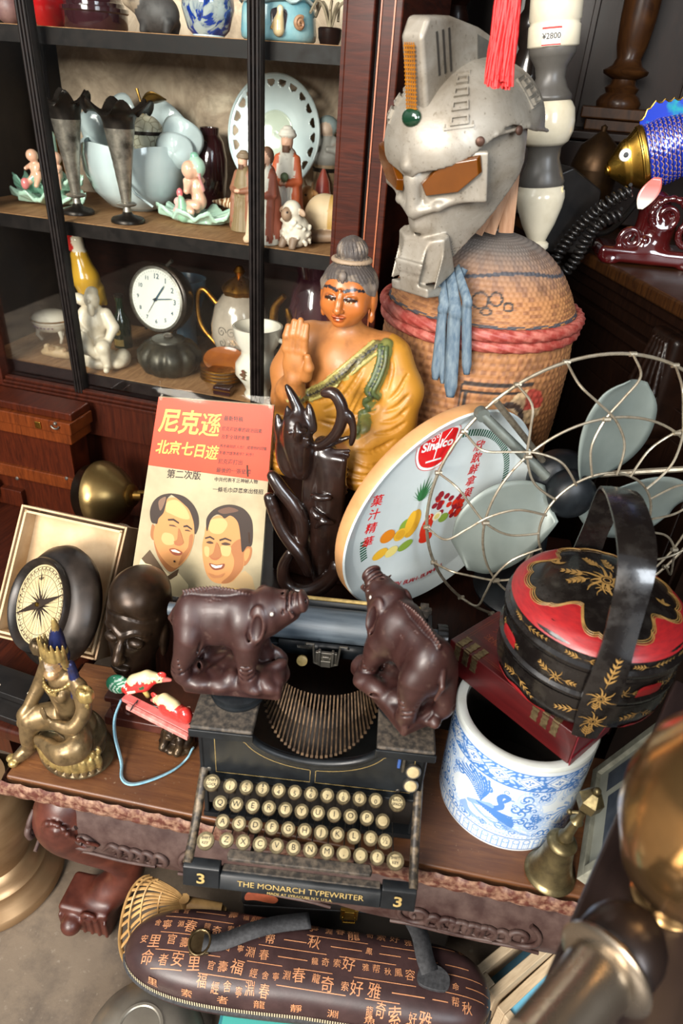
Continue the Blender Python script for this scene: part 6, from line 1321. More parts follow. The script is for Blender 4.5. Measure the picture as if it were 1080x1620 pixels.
g=G();e=lo_+d*Ln*1.12;g.tube([e+V((0,0,.008)),e+V((.02,0,.012)),e+V((.034,0,.004)),e+V((.034,-.01,-.02)),e+V((.018,-.01,-.06)),V((e.x+.004,.98,BZ+.003))],.004,8);g.tube([e+V((.03,-.012,.02)),e+V((.008,-.012,-.05))],.003,8);g.obj('bracket',M_brass,LM,world=True)
p=at_y(192,905,.84);p=V((p.x,.84,BZ));m=mpp(p);h=up(p,842)
T=thing('amber_glass_jar','dim amber ribbed glass jar in the shadow between the compass box and the magazine','jar',p);r=34*m
g=G();g.lathe([(r*.8,0),(r,h*.1)]+[(r*(.96+.06*(i%2)),h*(.1+.06*i)) for i in range(1,12)]+[(r*.7,h*.88),(r*.6,h*.95),(r*.68,h),(r*.55,h)],n=28);g.obj('jar',mat('amber_glass','#2a1606','#5c3410',.12,0,24,coat=.6),T)
# --- compass in its cardboard box
CBL=at_z(-8,1040,BZ+.004);CBL=at_y(-6,1042,.625);cn=V((.10,-.80,.60)).normalized()
cq=[at_pl(x,y,CBL,cn) for x,y in ((10,832),(172,868),(118,1070))]
CS=Sheet(CBL,cq[1]-cq[0],cq[0]-CBL);CS.v=(CS.v-CS.u*CS.v.dot(CS.u)).normalized();CS.w=CS.u.cross(CS.v)
CW=(cq[1]-cq[0]).length;CHt=(cq[0]-CBL).length*.985
low_z=min((CS.at(a,b,c)).z for a in (0,CW) for b in (0,CHt) for c in (0,-.052));CS.o=CS.o+V((0,0,BZ+.001-low_z))
CX=thing('cardboard_box','shallow worn cardboard box propped on edge with the compass inside','box',(CS.at(CW/2,0,-.02).x,CS.at(CW/2,0,-.02).y,BZ))
M_card=mat('worn_cardboard','#a98765','#c4a684',.75,0,20,bump=.1,bscale=120);M_cardi=mat('pale_cardboard_lining','#c2a986','#a88a64',.8,0,14)
def sheetbox(g,a0,a1,b0,b1,c0,c1):g.prism([(a0,b0),(a1,b0),(a1,b1),(a0,b1)],CS.at(0,0,c0),CS.u,CS.v,c1-c0)
tk=.0035;dpt=.052
g=G();sheetbox(g,0,CW,0,CHt,-dpt,-dpt+tk);g.obj('back',M_card,CX,world=True)
for nm,rc_ in (('side',(0,tk,0,CHt)),('side',(CW-tk,CW,0,CHt)),('side',(tk,CW-tk,0,tk)),('side',(tk,CW-tk,CHt-tk,CHt))):g=G();sheetbox(g,*rc_,-dpt,0);g.obj(nm,M_card,CX,world=True,bevel=.001)
for rc_ in ((tk*2,tk*3,tk*2,CHt-tk*2),(CW-tk*3,CW-tk*2,tk*2,CHt-tk*2),(tk*2,CW-tk*2,tk*2,tk*3),(tk*2,CW-tk*2,CHt-tk*3.2,CHt-tk*2.2)):g=G();sheetbox(g,*rc_,-dpt+tk,-.001);g.obj('inner_flap',M_cardi,CX,world=True)
g=G();g.grid(lambda u,v:CS.at(tk*3+(CW-tk*6)*u,tk*3+(CHt-tk*6)*v,-dpt+.014+.010*abs(u-.5)*2*abs(v-.5)*2+.003*sin(17*u+5*v)),30,30);g.obj('paper_lining',M_cardi,CX,world=True,smooth=80)
g=G();g.prism([(CHt*.32,-dpt+.001),(CHt*.48,-dpt+.001),(CHt*.48,-.001),(CHt*.32,-.001)],CS.at(CW+.0003,0,0),CS.v,CS.w,.0004);g.obj('tape_patch',mat('brown_tape','#7a5232',rough=.4),CX,world=True)
cc=CS.uv(75,948);R=min(CW,CHt)*.455;R=(CS.uv(142,940)[0]-CS.uv(6,960)[0])/2*.98;cc=(min(max(cc[0],R+.009),CW-R-.009),min(max(cc[1],R+.009),CHt-R-.009));R=R*1.42;rd_=R*.62;c0=CS.at(cc[0]+.048,cc[1],-dpt+.036+R*sin(.5))
CP=thing('compass','large black compass with cream star-rose dial, set in the cardboard box','compass',c0)
_u=(CS.u*cos(.5)+CS.w*sin(.5));Rm=Matrix((_u,CS.v,_u.cross(CS.v))).transposed();M_blkm=mat('worn_black_metal','#15110e','#3a3029',.34,.3,14,.4,.75,r2=.5)
g=G();g.lathe([(R*.75,0),(R*.95,.004),(R,.014),(R*.97,.024),(R*.86,.036),(R*.76,.043)],(0,0,0),Rm,64);g.obj('case',M_blkm,CP,smooth=60)
rd_=R*.64;dq=V((0,0,0))
g=G();g.lathe([(R*.74,.041),(R*.76,.050),(R*.74,.054),(R*.70,.053),(rd_,.046)],dq,Rm,64,cap=False);g.obj('bezel',M_blkm,CP,smooth=50)
g=G();g.lathe([(rd_*1.02,.043),(rd_*1.02,.0450),(0,.0450)],dq,Rm,64);g.obj('dial',mat('cream_compass_dial','#b8a884','#a08e68',.5,0,30),CP,smooth=20)
f=lambda a,b,off=0:dq+Rm@V((a,b,.0453+off));M_dkb=mat('brown_black_ink','#241a12',rough=.5)
g=G();th0=-.5
pol=lambda r,a:(r*sin(a),r*cos(a))
for k in range(72):a=th0+k*2*PI/72;r0=.82 if k%2 else .77;g.ribbon([pol(rd_*r0,a),pol(rd_*.87,a)],rd_*.014,f,0)
for rr in (.88,.95,.74):g.ribbon([pol(rd_*rr,i*2*PI/72) for i in range(72)],rd_*.012,f,0,closed=True)
for k in range(36):a=th0+k*2*PI/36;g.ribbon([pol(rd_*.905,a),pol(rd_*.925,a+.06)],rd_*.03,f,0)
for k in range(32):a=th0+k*2*PI/32;g.ribbon([pol(rd_*.2,a),pol(rd_*.72,a)],rd_*.006,f,0)
g.obj('scale',M_dkb,CP,smooth=0)
g=G()
for k in range(16):
 a=th0+k*2*PI/16;L_=.62 if k%4==0 else (.52 if k%2==0 else .42);w=.10 if k%4==0 else .075
 g.flat([pol(rd_*L_,a),pol(rd_*w,a+PI/2),(0,0)],f,.0003+.00002*k)
g.flat([pol(rd_*.6,th0+.2),pol(rd_*.64,th0+.26),pol(rd_*.8,th0+.2),pol(rd_*.64,th0+.14)],f,.0003);g.flat([pol(rd_*.62,th0+.3),pol(rd_*.7,th0+.36),pol(rd_*.68,th0+.28)],f,.0003);g.flat([pol(rd_*.62,th0+.1),pol(rd_*.7,th0+.04),pol(rd_*.68,th0+.12)],f,.0003)
g.obj('star_rose',M_dkb,CP,smooth=0)
g=G();na=1.12
g.prism([pol(rd_*.97,na),pol(rd_*.10,na+PI/2),pol(rd_*.97,na+PI),pol(rd_*.10,na-PI/2)],f(0,0,.003),_u,CS.v,.0008);nd=g.obj('needle',M_dkb,CP,smooth=0)
g=G();g.lathe([(.003,.0),(.003,.0065),(0,.007)],f(0,0,0),Rm,16);g.obj('pivot',M_brass_b,CP)
p=at_z(44,1142,BZ);T=thing('domino_box','flat black box spotted with white dots under the compass box','box',(p.x-.045,.555,BZ),(0,0,-.05))
dz0=CS.at(CW/2,0,0)
g=G();g.box((0,0,.006),(.16,.075,.012));g.box((.0,.012,.018),(.13,.045,.012));g.obj('box',M_blk,T,bevel=.0015)
g=G();M_wdot=mat('ivory_dots','#c9bfa8',rough=.5)
for x,y,z in ((-.05,-.012,.0242),(-.02,0,.0242),(.03,.004,.0242),(.05,-.004,.0242),(.045,-.03,.0122),(.052,-.026,.0122),(.038,-.026,.0122),(.055,-.032,.0122),(.05,-.034,.0122),(-.03,-.03,.0122)):g.lathe([(.0026,0),(.002,.0006),(0,.0007)],(x,y,z-.0003),None,10)
g.obj('dots',M_wdot,T)
# --- bronze goddess
b=at_z(116,1200,TZ);b.y+=.010;TT=thing('goddess_statue','aged bronze crowned goddess seated on a lotus with one leg down','statue',b,(0,0,-.30))
H=up(b,966)*.93;k_=H;TT_S=(.80,.80,1.0);Q=lambda*a:tuple(x*k_ for x in a);BZc='#7d6848';BZd='#5c4d36';GLDc='#a88f58';BLc='#27305e'
s=SD((-.36*k_,-.40*k_,0),(.34*k_,.3*k_,1.06*k_),.0014)
E_=lambda c,r,col=BZc,k=.02,R=None,op='u':s.ell(Q(*c),Q(*r),R,k*k_,col,op)
C_=lambda P,r,col=BZc,k=.02,sm=4:s.chain([Q(*p) for p in P],[x*k_ for x in r],k*k_,col,smooth=sm)
E_((0,0,.035),(.30,.235,.045),BZd);E_((0,0,.12),(.25,.19,.07),BZd);E_((0,0,.19),(.26,.2,.03),BZd)
for i in range(15):a=PI+PI*(i-.5)/14 if True else 0;E_((.265*cos(a),.205*sin(a),.105),(.036,.032,.058),GLDc,.008,RX(.0));E_((.28*cos(a),.22*sin(a),.07),(.02,.018,.03),BZc,.006)
for i in range(15):a=PI+PI*i/14;E_((.255*cos(a),.195*sin(a),.168),(.026,.022,.028),GLDc,.006)
E_((0,.03,.25),(.17,.12,.09));C_([(.0,.03,.26),(.01,.02,.40),(-.01,.01,.50),(-.005,.01,.60)],[.115,.088,.095,.082]);C_([(-.115,.02,.625),(.115,.02,.605)],[.05,.05])
E_((-.045,-.06,.545),(.045,.04,.042),BZc,.02);E_((.05,-.06,.535),(.045,.04,.042),BZc,.02)
C_([(.06,.0,.26),(.20,-.10,.25),(.14,-.20,.235),(-.02,-.20,.22)],[.085,.078,.062,.045]);C_([(-.02,-.20,.22),(-.10,-.205,.215)],[.036,.026])
C_([(-.05,.0,.28),(-.14,-.10,.30),(-.20,-.18,.285)],[.085,.078,.062]);C_([(-.20,-.18,.28),(-.215,-.205,.17),(-.225,-.21,.08)],[.062,.052,.036]);C_([(-.225,-.205,.07),(-.25,-.27,.045),(-.265,-.30,.035)],[.034,.032,.02])
for i in range(7):E_((-.28+.03*sin(i*2.2),-.30+.035*cos(i*2.2)-.01,.022),(.03,.03,.02),GLDc,.01)
C_([(-.155,.02,.62),(-.20,-.03,.50),(-.215,-.10,.42),(-.225,-.17,.355)],[.05,.044,.036,.026]);C_([(-.225,-.17,.355),(-.24,-.20,.32)],[.03,.034])
for i in range(4):C_([(-.262+.017*i,-.205,.31),(-.268+.018*i,-.225,.265),(-.262+.018*i,-.222,.23)],[.0115,.0105,.008],BZc,.006)
C_([(-.21,-.20,.325),(-.185,-.215,.295),(-.195,-.22,.27)],[.013,.011,.008],BZc,.006)
C_([(.155,.02,.60),(.20,-.01,.47),(.17,-.10,.38),(.05,-.15,.385)],[.05,.044,.038,.027]);
for i in range(4):C_([(.04,-.155,.39),(.01-.008*i,-.175,.42+.012*i),(.02-.008*i,-.17,.45+.014*i)],[.013,.011,.008],BZc,.006)
C_([(0,.01,.63),(0,-.005,.69)],[.045,.04]);E_((-.005,-.02,.745),(.058,.062,.075),'#b8946a',.02);E_((-.005,-.078,.738),(.012,.012,.018),'#b8946a',.012);E_((-.005,-.075,.71),(.022,.012,.006),'#9a5a44',.004);E_((-.005,-.06,.672),(.05,.045,.035),'#b8946a',.01)
for q in (-1,1):s.ell(Q(-.005+q*.024,-.076,.752),Q(.012,.012,.005),None,0,'#2a2c4a','p')
s.ell(Q(-.005,-.06,.728),Q(.04,.04,.03),None,0,'#c9bdae','p')
E_((0,.015,.765),(.072,.07,.075),BLc,.004);E_((-.005,-.026,.742),(.055,.06,.062),'#b8946a',.001);s.ell(Q(-.005,-.07,.732),Q(.045,.03,.03),None,0,'#c9bdae','p');E_((-.005,-.08,.738),(.011,.010,.016),'#c9bdae',.008)
E_((0,0,.80),(.078,.075,.02),GLDc,.01)
for i in range(9):
 a=PI*1.0+PI*i/8;hh_=.075+.05*(1-abs(i-4)/4);C_([(.075*cos(a),.07*sin(a),.79),(.092*cos(a),.086*sin(a),.80+hh_)],[.024,.007],GLDc,.006,0)
C_([(0,.02,.82),(.02,.02,.93)],[.055,.035],BLc,.01);C_([(.02,.02,.94),(.03,.015,1.0),(.03,.01,1.03)],[.026,.017,.006],GLDc,.006)
for q in (-1,1):E_((q*.078,0,.75),(.02,.024,.05),GLDc,.01);C_([(q*.085,.03,.72),(q*.12,.02,.63),(q*.135,-.02,.55)],[.03,.03,.02],BLc,.004)
for i in range(14):a=PI+PI*i/13;E_((.105*cos(a),-.02+.085*sin(a),.625-.03*sin(PI*i/13)),(.013,.013,.013),GLDc,.006)
for i in range(7):E_((.06*(i-3)/3,-.098,.575-.025*(1-abs(i-3)/3)),(.011,.011,.014),GLDc,.005)
for sx,z0 in ((.235,.60),(-.19,.74)):
 C_([(sx*.9,-.0,.42),(sx,.0,z0-.08)],[.017,.017],GLDc,.01)
 for i in range(8):a=i*PI/4;E_((sx+.038*cos(a),.0+.03*sin(a),z0),(.026,.024,.042),GLDc if sx>0 else BZd,.008)
 E_((sx,-.02,z0+.01),(.03,.03,.035),GLDc if sx>0 else BZd,.008)
for q in range(5):s.cap(Q(.09+.02*q,-.17+.015*q,.28),Q(.05+.03*q,-.21+.02*q,.2),.004*k_,.003*k_,.004*k_,op='s')
s.ell(Q(.09,-.17,.22),Q(.12,.05,.012),RZ(.5),0,'#6f9484','p');s.ell(Q(-.09,-.13,.23),Q(.07,.04,.014),RZ(-.4),0,'#6f9484','p')
s.obj('figure',vmat('aged_bronze_paint',.36,.65,dirt='#3a2f20',dscale=70,dlo=.45,dhi=.8,bump=.2,bscale=150),TT)
TT.scale=TT_S
# --- carved stand, dark bronze head, small bronze lion, pecking-hen toy
b=at_z(218,1200,TZ);PS=thing('carved_stand','low red-brown stand with carved scrolls behind the goddess','stand',(b.x-.004,b.y+.072,TZ),(0,0,.12))
g=G();g.box((0,0,.008),(.14,.06,.016));g.obj('base',M_carve_r,PS,bevel=.002);g=G();g.box((0,.004,.026),(.125,.048,.022));g.obj('waist',M_carve_r,PS)
g=G();g.box((0,.004,.042),(.14,.055,.010));g.obj('top',M_carve_r,PS,bevel=.003)
g=G()
for i in range(7):g.tube([V((-.055+.018*i+p[0],-.0215,.026+p[1])) for p in curl((0,0),.008,1.3,i,(-1)**i,14)],.0022,5)
g.obj('scrolls',M_carve_r,PS)
hc=at_y(200,985,.578);HB_=thing('bronze_buddha_bust','large dark bronze face with closed eyes behind the goddess','bust',(hc.x,.578,TZ+.047+.0008))
HB_.scale=(.76,.85,.97);HB_.rotation_euler=(-.10,.10,.05);XF[HB_.name]=Matrix.Translation(HB_.location)@HB_.rotation_euler.to_matrix().to_4x4();hz=hc.z-(TZ+.047)
s=SD((-.07,-.075,0),(.07,.06,hz+.09),.0017);BB=None;z_=hz*.93
s.ell((0,0,z_),(.047,.052,.062),k=.01);s.ell((0,.006,z_+.03),(.053,.054,.048),k=.012);s.ell((0,-.016,z_-.042),(.03,.032,.028),k=.012)
s.chain([(0,-.046,z_+.012),(0,-.056,z_-.006),(0,-.062,z_-.02)],[.0055,.007,.009],.006)
for q in (-1,1):
 s.ell((q*.021,-.046,z_+.004),(.016,.011,.0085),k=.006,op='s');s.ell((q*.021,-.0415,z_+.002),(.0145,.0095,.0075),k=.002);s.line([(q*.008,z_+.002),(q*.02,z_-.002),(q*.034,z_+.002)],.0013,.001);s.ell((q*.007,-.056,z_-.022),(.006,.006,.005),k=.004)
 s.line([(q*.004,z_+.014),(q*.02,z_+.021),(q*.038,z_+.014)],.003,.004,None,'u',-.001);s.ell((q*.051,.004,z_-.012),(.007,.012,.03),k=.004)
s.ell((0,-.05,z_-.040),(.017,.009,.0048),k=.003);s.ell((0,-.047,z_-.047),(.014,.009,.005),k=.003)
s.ell((0,.004,z_+.052),(.050,.052,.034),k=.004);s.line([(-.045,z_+.034),(0,z_+.044),(.045,z_+.034)],.0022,.002)
s.cap((0,.008,0.001),(0,.004,z_-.04),.034,.03,.012)
s.obj('head',mat('dark_bronze','#1f160f','#3a2a1c',.3,.5,20,.4,.75,r2=.45),HB_,colored=False)
b=at_z(264,1206,TZ);b.y+=.030;LN=thing('bronze_lion','small dark bronze lion squatting against the typewriter, under the toy paddle','figurine',b,(0,0,-.1));H=up(b,1133);k_=H
s=SD((-.55*k_,-.5*k_,0),(.55*k_,.5*k_,1.05*k_),.0015)
E_=lambda c,r,k=.04,R=None,op='u':s.ell(Q(*c),Q(*r),R,k*k_,None,op)
for i in range(16):a=i*2*PI/16;E_((.36*cos(a),.30*sin(a),.08),(.11,.1,.08),.03)
E_((0,0,.1),(.36,.3,.1));E_((0,.05,.4),(.27,.26,.3));E_((0,-.12,.68),(.22,.21,.2));E_((0,-.31,.6),(.12,.09,.08));E_((0,-.37,.65),(.06,.05,.04))
for q in (-1,1):
 E_((q*.11,-.27,.74),(.055,.05,.05),.02);E_((q*.2,-.1,.86),(.07,.05,.08));s.chain([Q(q*.18,-.14,.42),Q(q*.2,-.24,.2),Q(q*.2,-.32,.14)],[.11*k_,.09*k_,.1*k_],.03*k_);E_((q*.3,.02,.24),(.13,.2,.17))
 for i in range(6):a=i*.5-.6;E_((q*(.2+.06*cos(a)),-.02-.05*i*.3,.55+.1*sin(a*2)),(.06,.06,.05),.015)
E_((0,-.345,.545),(.09,.05,.02),.01,None,'s')
s.obj('figure',mat('dark_bronze_worn','#2a2018','#5a4830',.34,.6,60,.42,.75),LN,colored=False)
zp=TZ+H+.014;pa,pb=at_z(194,1105,zp+.016),at_z(303,1162,zp+.008);pa.z=zp+.016;pb.z=zp+.010
TY=thing('pecking_hen_toy','pink wooden paddle toy with two painted pecking hens and a blue cord','toy',((pa.x+pb.x)/2,(pa.y+pb.y)/2,zp))
d=(pb-pa).normalized();sd=V((-d.y,d.x,0)).normalized();upw=d.cross(sd);Ln=(pb-pa).length
M_pink=mat('pink_paint','#b4504c','#c4706a',.55,0,40,bump=.1)
def bar(a,b,w,h,nm,mt):g=G();c=(a+b)/2;g.box(c,((b-a).length,w,h),Matrix((d,sd,upw)).transposed());return g.obj(nm,mt,TY,world=True,bevel=.001)
bar(pa+sd*.003,pb+sd*.003,.011,.006,'paddle',M_pink);bar(pa-sd*.006+d*.012-upw*.001,pb-sd*.006-upw*.001,.006,.007,'slide_bar',mat('pale_pink_edge','#c48a80','#b4504c',.6,0,90))
g=G();p=pa+d*.022;g.tube([p+sd*.0+upw*.004,p+sd*.003+upw*.007,p-sd*.006+upw*.006,p-sd*.012+upw*.002],.0008,6);g.obj('wire_pin',M_ink,TY,world=True)
def hen(c,yaw,tail,pit,sc=1.0):
 s=SD((-.032*sc,-.014*sc,-.02*sc),(.036*sc,.014*sc,.026*sc),.0011);q=lambda*a:tuple(x*sc for x in a)
 s.chain([q(-.012,0,.0),q(.004,0,.002),q(.016,0,.004)],[.0085*sc,.0098*sc,.006*sc],.003,'#b8302c');s.chain([q(-.004,0,.006),q(.010,0,.007),q(.022,0,.002)],[.0072*sc,.0075*sc,.0045*sc],.002,'#d2c294');s.ell(q(.0,-.009,.001),q(.008,.003,.006),col='#b8302c',op='p');s.ell(q(.004,-.009,.003),q(.003,.004,.0025),col='#2a4a30',op='p');s.ell(q(-.008,-.009,-.001),q(.005,.004,.003),col='#d8c8b0',op='p')
 s.chain([q(.022,0,.002),q(.031,0,-.003)],[.0045*sc,.0018*sc],.001,'#c46a62');s.ell(q(.025,0,.006),q(.005,.002,.0045),k=.001,col='#b8302c');s.ell(q(.022,-.0042,.003),q(.001,.002,.001),col='#101010',op='p')
 if tail:
  s.ell(q(-.022,0,.006),q(.0115,.006,.0125),k=.001,col='#2f7a58')
  for i in range(3):s.put(lambda x,y,z,i=i:np.abs(np.sqrt((x+.017*sc)**2+(z-.001*sc)**2)-(.006+.0036*i)*sc)-.0008*sc+0*y+np.maximum(0,x+.012*sc),(-.036*sc,-.01,-.02*sc),(-.01*sc,.01,.022*sc),0,'#b9d0bc','p')
 else:s.ell(q(-.02,0,.002),q(.008,.007,.010),k=.001,col='#b8302c');s.chain([q(-.02,-.007,-.002),q(-.016,-.008,.004),q(-.02,-.007,.007)],.0012*sc,.001,'#d8c8b0')
 s.cap(q(0,0,-.004),q(.001,0,-.018),.003*sc,.0028*sc,.002,'#c8a860')
 o=s.obj('hen',M_glaze,TY);o.rotation_euler=(0,pit,yaw);o.location=XF[TY.name].inverted()@c;return o
hen(at_z(222,1082,zp+.030)+V((0,0,.0)),math.atan2(d.y,d.x)+.5,True,-.28,1.25);hen(at_z(272,1122,zp+.024),math.atan2(d.y,d.x)+PI-.15,False,.12,1.2)
M_cord=mat('blue_cord','#5f8a9c','#7fa4b0',.6,0,200)
P=[pa-sd*.002,at_z(182,1135,zp-.01),at_z(182,1165,TZ+.03),at_z(192,1206,TZ+.006),at_z(193,1231,TZ+.0035),at_z(208,1241,TZ+.0035),at_z(240,1234,TZ+.0035),at_z(275,1218,TZ+.0035),at_z(296,1200,TZ+.006),at_z(305,1184,TZ+.03)]
P=cat_rom(P,8)
for q in (-1,1):g=G();g.tube([V(p)+V((0,0,.0006))+sd*.0011*q for p in P],.0014,8);g.obj('cord',M_cord if q<0 else mat('grey_cord','#54646a',rough=.6),TY,world=True)
# --- typewriter
TWo=V((-.235,.358,.3955));TWa=math.radians(11.6)
TW=thing('typewriter','antique black typewriter with round cream keys and gilt maker name','typewriter',TWo,(0,0,TWa))
def X(p):return XF[TW.name].inverted()@V(p)
WD=.25
M_en=mat('black_japanned_enamel','#0d1013','#191d20',.34,0,26,.4,.8,r2=.55,bump=.06,bscale=220,bdist=.0005,spec=.35)
M_edge=mat('worn_enamel_edge','#2a2520','#7a6a54',.5,.2,120,.42,.72)
M_gold=mat('old_gilt_paint','#b59c62','#8a7444',.5,.1,160)
VP=.088;WT=.157
g=G()
prof=[(.0,.0),(-.004,.006),(.004,.030),(.014,.032),(.014,0)]
g.add([V((u,v,w)) for u in (0,.046) for v,w in prof],[]);
def bar_seg(g,u0,u1,top):
 pr=[(.0,.0),(-.003,.004),(.003,top-.002),(.006,top),(.015,top),(.015,0)];n=len(pr)
 g.add([V((u0,v,w)) for v,w in pr]+[V((u1,v,w)) for v,w in pr],[list(range(n))[::-1],list(range(n,2*n))]+[(i,(i+1)%n,n+(i+1)%n,n+i) for i in range(n)])
g=G();bar_seg(g,0,.040,.030);bar_seg(g,.040,.215,.021);bar_seg(g,.215,WD+.002,.030);g.obj('front_bar',M_en,TW,bevel=.0012)
g=G();g.box((.1275,.0115,.0222),(.172,.008,.0024));g.obj('dusty_ledge',M_dust,TW,bevel=.001)
fb_=lambda u,v,off=0:V((u,-.003+.006*(v-.004)/.018-.0004-off,v))
g=G();g.text('THE MONARCH TYPEWRITER',.0092,fb_,0,bold=0,x=.128,y=.0135,sx=1.12);g.obj('maker_name',M_gold,TW,smooth=0)
g=G();g.text('MADE AT SYRACUSE N.Y. U.S.A.',.0044,fb_,0,bold=0,x=.128,y=.0062,sx=1.15);g.obj('maker_place',M_gold,TW,smooth=0)
for u in (.020,.233):g=G();g.text('3',.019,lambda a,b,off=0:V((a,-.003+.006*(b-.004)/.027-.0006,b)),0,bold=.02,x=u,y=.0155,sx=1.15);g.obj('model_number',M_gold,TW,smooth=0)
for sx,u in ((0,.004),(1,WD-.002)):
 g=G();P=cat_rom([(u,.008,.028),(u,.03,.036),(u,.06,.056),(u,VP,.078),(u,VP+.012,.085)],6);g.tube(P,[.0052]*len(P),10,flat=1.0,upv=(1,0,0));g.obj('side_rail',M_edge,TW)
 g=G();g.prism([(VP,.0),(VP+.20,.0),(VP+.20,WT-.01),(VP,WT-.01)],(u-.003 if not sx else u-.003,0,0),(0,1,0),(0,0,1),.006);g.obj('side_wall',M_en,TW,bevel=.002)
g=G();g.box((WD/2,VP+.10,-.004),(WD,.2,.008));g.obj('base_frame',M_en,TW)
for u in (.02,WD-.02):
 for v in (VP+.02,VP+.17):g=G();g.lathe([(.010,-.0152),(.011,-.012),(.009,-.008)],(u,v,0),None,20);g.obj('rubber_foot',M_dust,TW)
cu=.128;ru,dw=.072,.040
def scoop(t):a=PI+PI*t;return (cu+ru*cos(a),WT-.002+dw*sin(a)*1.0)
ol=[(0,.07),(0,WT)]+[(cu-ru-.006,WT)]+[scoop(i/30) for i in range(31)]+[(cu+ru+.006,WT),(WD,WT),(WD,.07)]
g=G();n=len(ol);vs=[V((u,VP,w)) for u,w in ol]+[V((u,VP+.006,w)) for u,w in ol]
lowc=[(u,.07) for u,w in ol]
vs=[V((u,VP,w)) for u,w in ol[1:-1]]+[V((u,VP,.07)) for u,w in ol[1:-1]]+[V((u,VP+.006,w)) for u,w in ol[1:-1]]+[V((u,VP+.006,.07)) for u,w in ol[1:-1]];n-=2
fs=[(i,i+1,n+i+1,n+i) for i in range(n-1)]+[(2*n+i,2*n+i+1,3*n+i+1,3*n+i) for i in range(n-1)]+[(i,i+1,2*n+i+1,2*n+i) for i in range(n-1)]+[(n+i,n+i+1,3*n+i+1,3*n+i) for i in range(n-1)]+[(0,n,3*n,2*n),(n-1,2*n-1,4*n-1,3*n-1)]
g.add(vs,fs);fpn=g.obj('front_panel',M_en,TW,smooth=30)
g=G();g.tube([V((u,VP-.001,w)) for u,w in [scoop(i/40) for i in range(41)]],.0042,10);g.obj('basket_rim',M_en,TW)
g=G();g.box((WD/2,VP-.001,.0715),(WD,.010,.005));g.obj('panel_foot',M_en,TW,bevel=.0015)
fp_=lambda u,w,off=0:V((u,VP-.0003-off,w))
g=G()
for sx in (1,-1):
 P=[(cu-sx*.003,.079),(cu-sx*(cu-.018),.079),(cu-sx*(cu-.018),WT-.014),(cu-sx*(cu-.035),WT-.014)]+[(cu-sx*ru*cos(a)*1.12,WT-.006-(dw+.011)*sin(a)) for a in [.35+i*(PI/2-.40)/12 for i in range(13)]]+[(cu-sx*.003,WT-dw-.018)]
 g.ribbon(P,.0006,fp_,.0001,closed=True)
g.obj('gold_line',M_gold,fpn,smooth=0)
for u,w in ((.010,.150),(.010,.082),(.238,.148),(.225,.080)):g=G();g.lathe([(.003,0),(.0025,.001),(0,.0014)],(u,VP,w),RX(PI/2),12);g.obj('panel_screw',M_nickel,fpn)
g=G();g.box((.221,VP-.002,.135),(.0035,.004,.022));g.obj('blue_ribbon_lever',mat('blue_paint_lever','#2a4a86',rough=.4),TW,bevel=.001)
g=G();g.tube([V((.225,VP-.001,.145)),V((.225,VP-.008,.15)),V((.225,VP-.008,.125))],.0014,6);g.obj('lever_hook',M_nickel,TW)
for w in (.122,.098):
 g=G();g.lathe([(.0085,0),(.0088,.003),(.0078,.005)],(.237,VP-.002,w),RX(PI/2-.35),20);o=g.obj('side_button',M_nickel,TW);
 g=G();g.lathe([(.0072,.0045),(.006,.0058),(0,.006)],(.237,VP-.002,w),RX(PI/2-.35),20);g.obj('button_face',mat('key_cream','#b0a27c','#8f8060',.35,0,90),o)
for sx in (0,1):
 u0,u1=(-.006,.062) if not sx else (.194,WD+.006)
 g=G();wq=WT+.006;g.prism([(u0,VP-.010),(u1,VP-.010),(u1,VP+.085),(u0,VP+.085)],(0,0,WT-.001),(1,0,0),(0,1,0),.0075);g.obj('top_plate',M_en if False else M_dust,TW,bevel=.0025)
 g=G();g.box(((u0+u1)/2,VP-.011,WT-.002),(u1-u0+.002,.003,.011));g.obj('plate_lip',M_en,TW,bevel=.001)
SPL=[]
for u,v in ((.036,VP+.044),(.222,VP+.052)):
 g=G();z0=WT+.0065;g.lathe([(.030,z0),(.031,z0+.004),(.027,z0+.0055),(.027,z0+.0075),(.031,z0+.009),(.031,z0+.0125),(.027,z0+.014),(0,z0+.0145)],(u,v,0),None,40);g.obj('ribbon_spool_cover',M_en,TW,smooth=40);SPL.append(XF[TW.name]@V((u,v,z0+.0145)))
M_bar=mat('rusty_typebar','#3a2c20','#6b543c',.45,.75,140,.4,.75)
NB=42;vc=VP+.112
g=G();g.grid(lambda a,b:V((cu+(ru-.001)*(1-.35*b)*cos(PI+PI*a),vc-(vc-VP-.008)*(1-.40*b)*sin(PI*a)*1.0,WT-.004-dw*sin(PI*a)*(1-b)*1.0-.045*b*(1-b)-.012)),40,10);g.obj('type_basket',mat('dark_basket_iron','#14100d','#2a221b',.6,.3,60),TW,smooth=80)
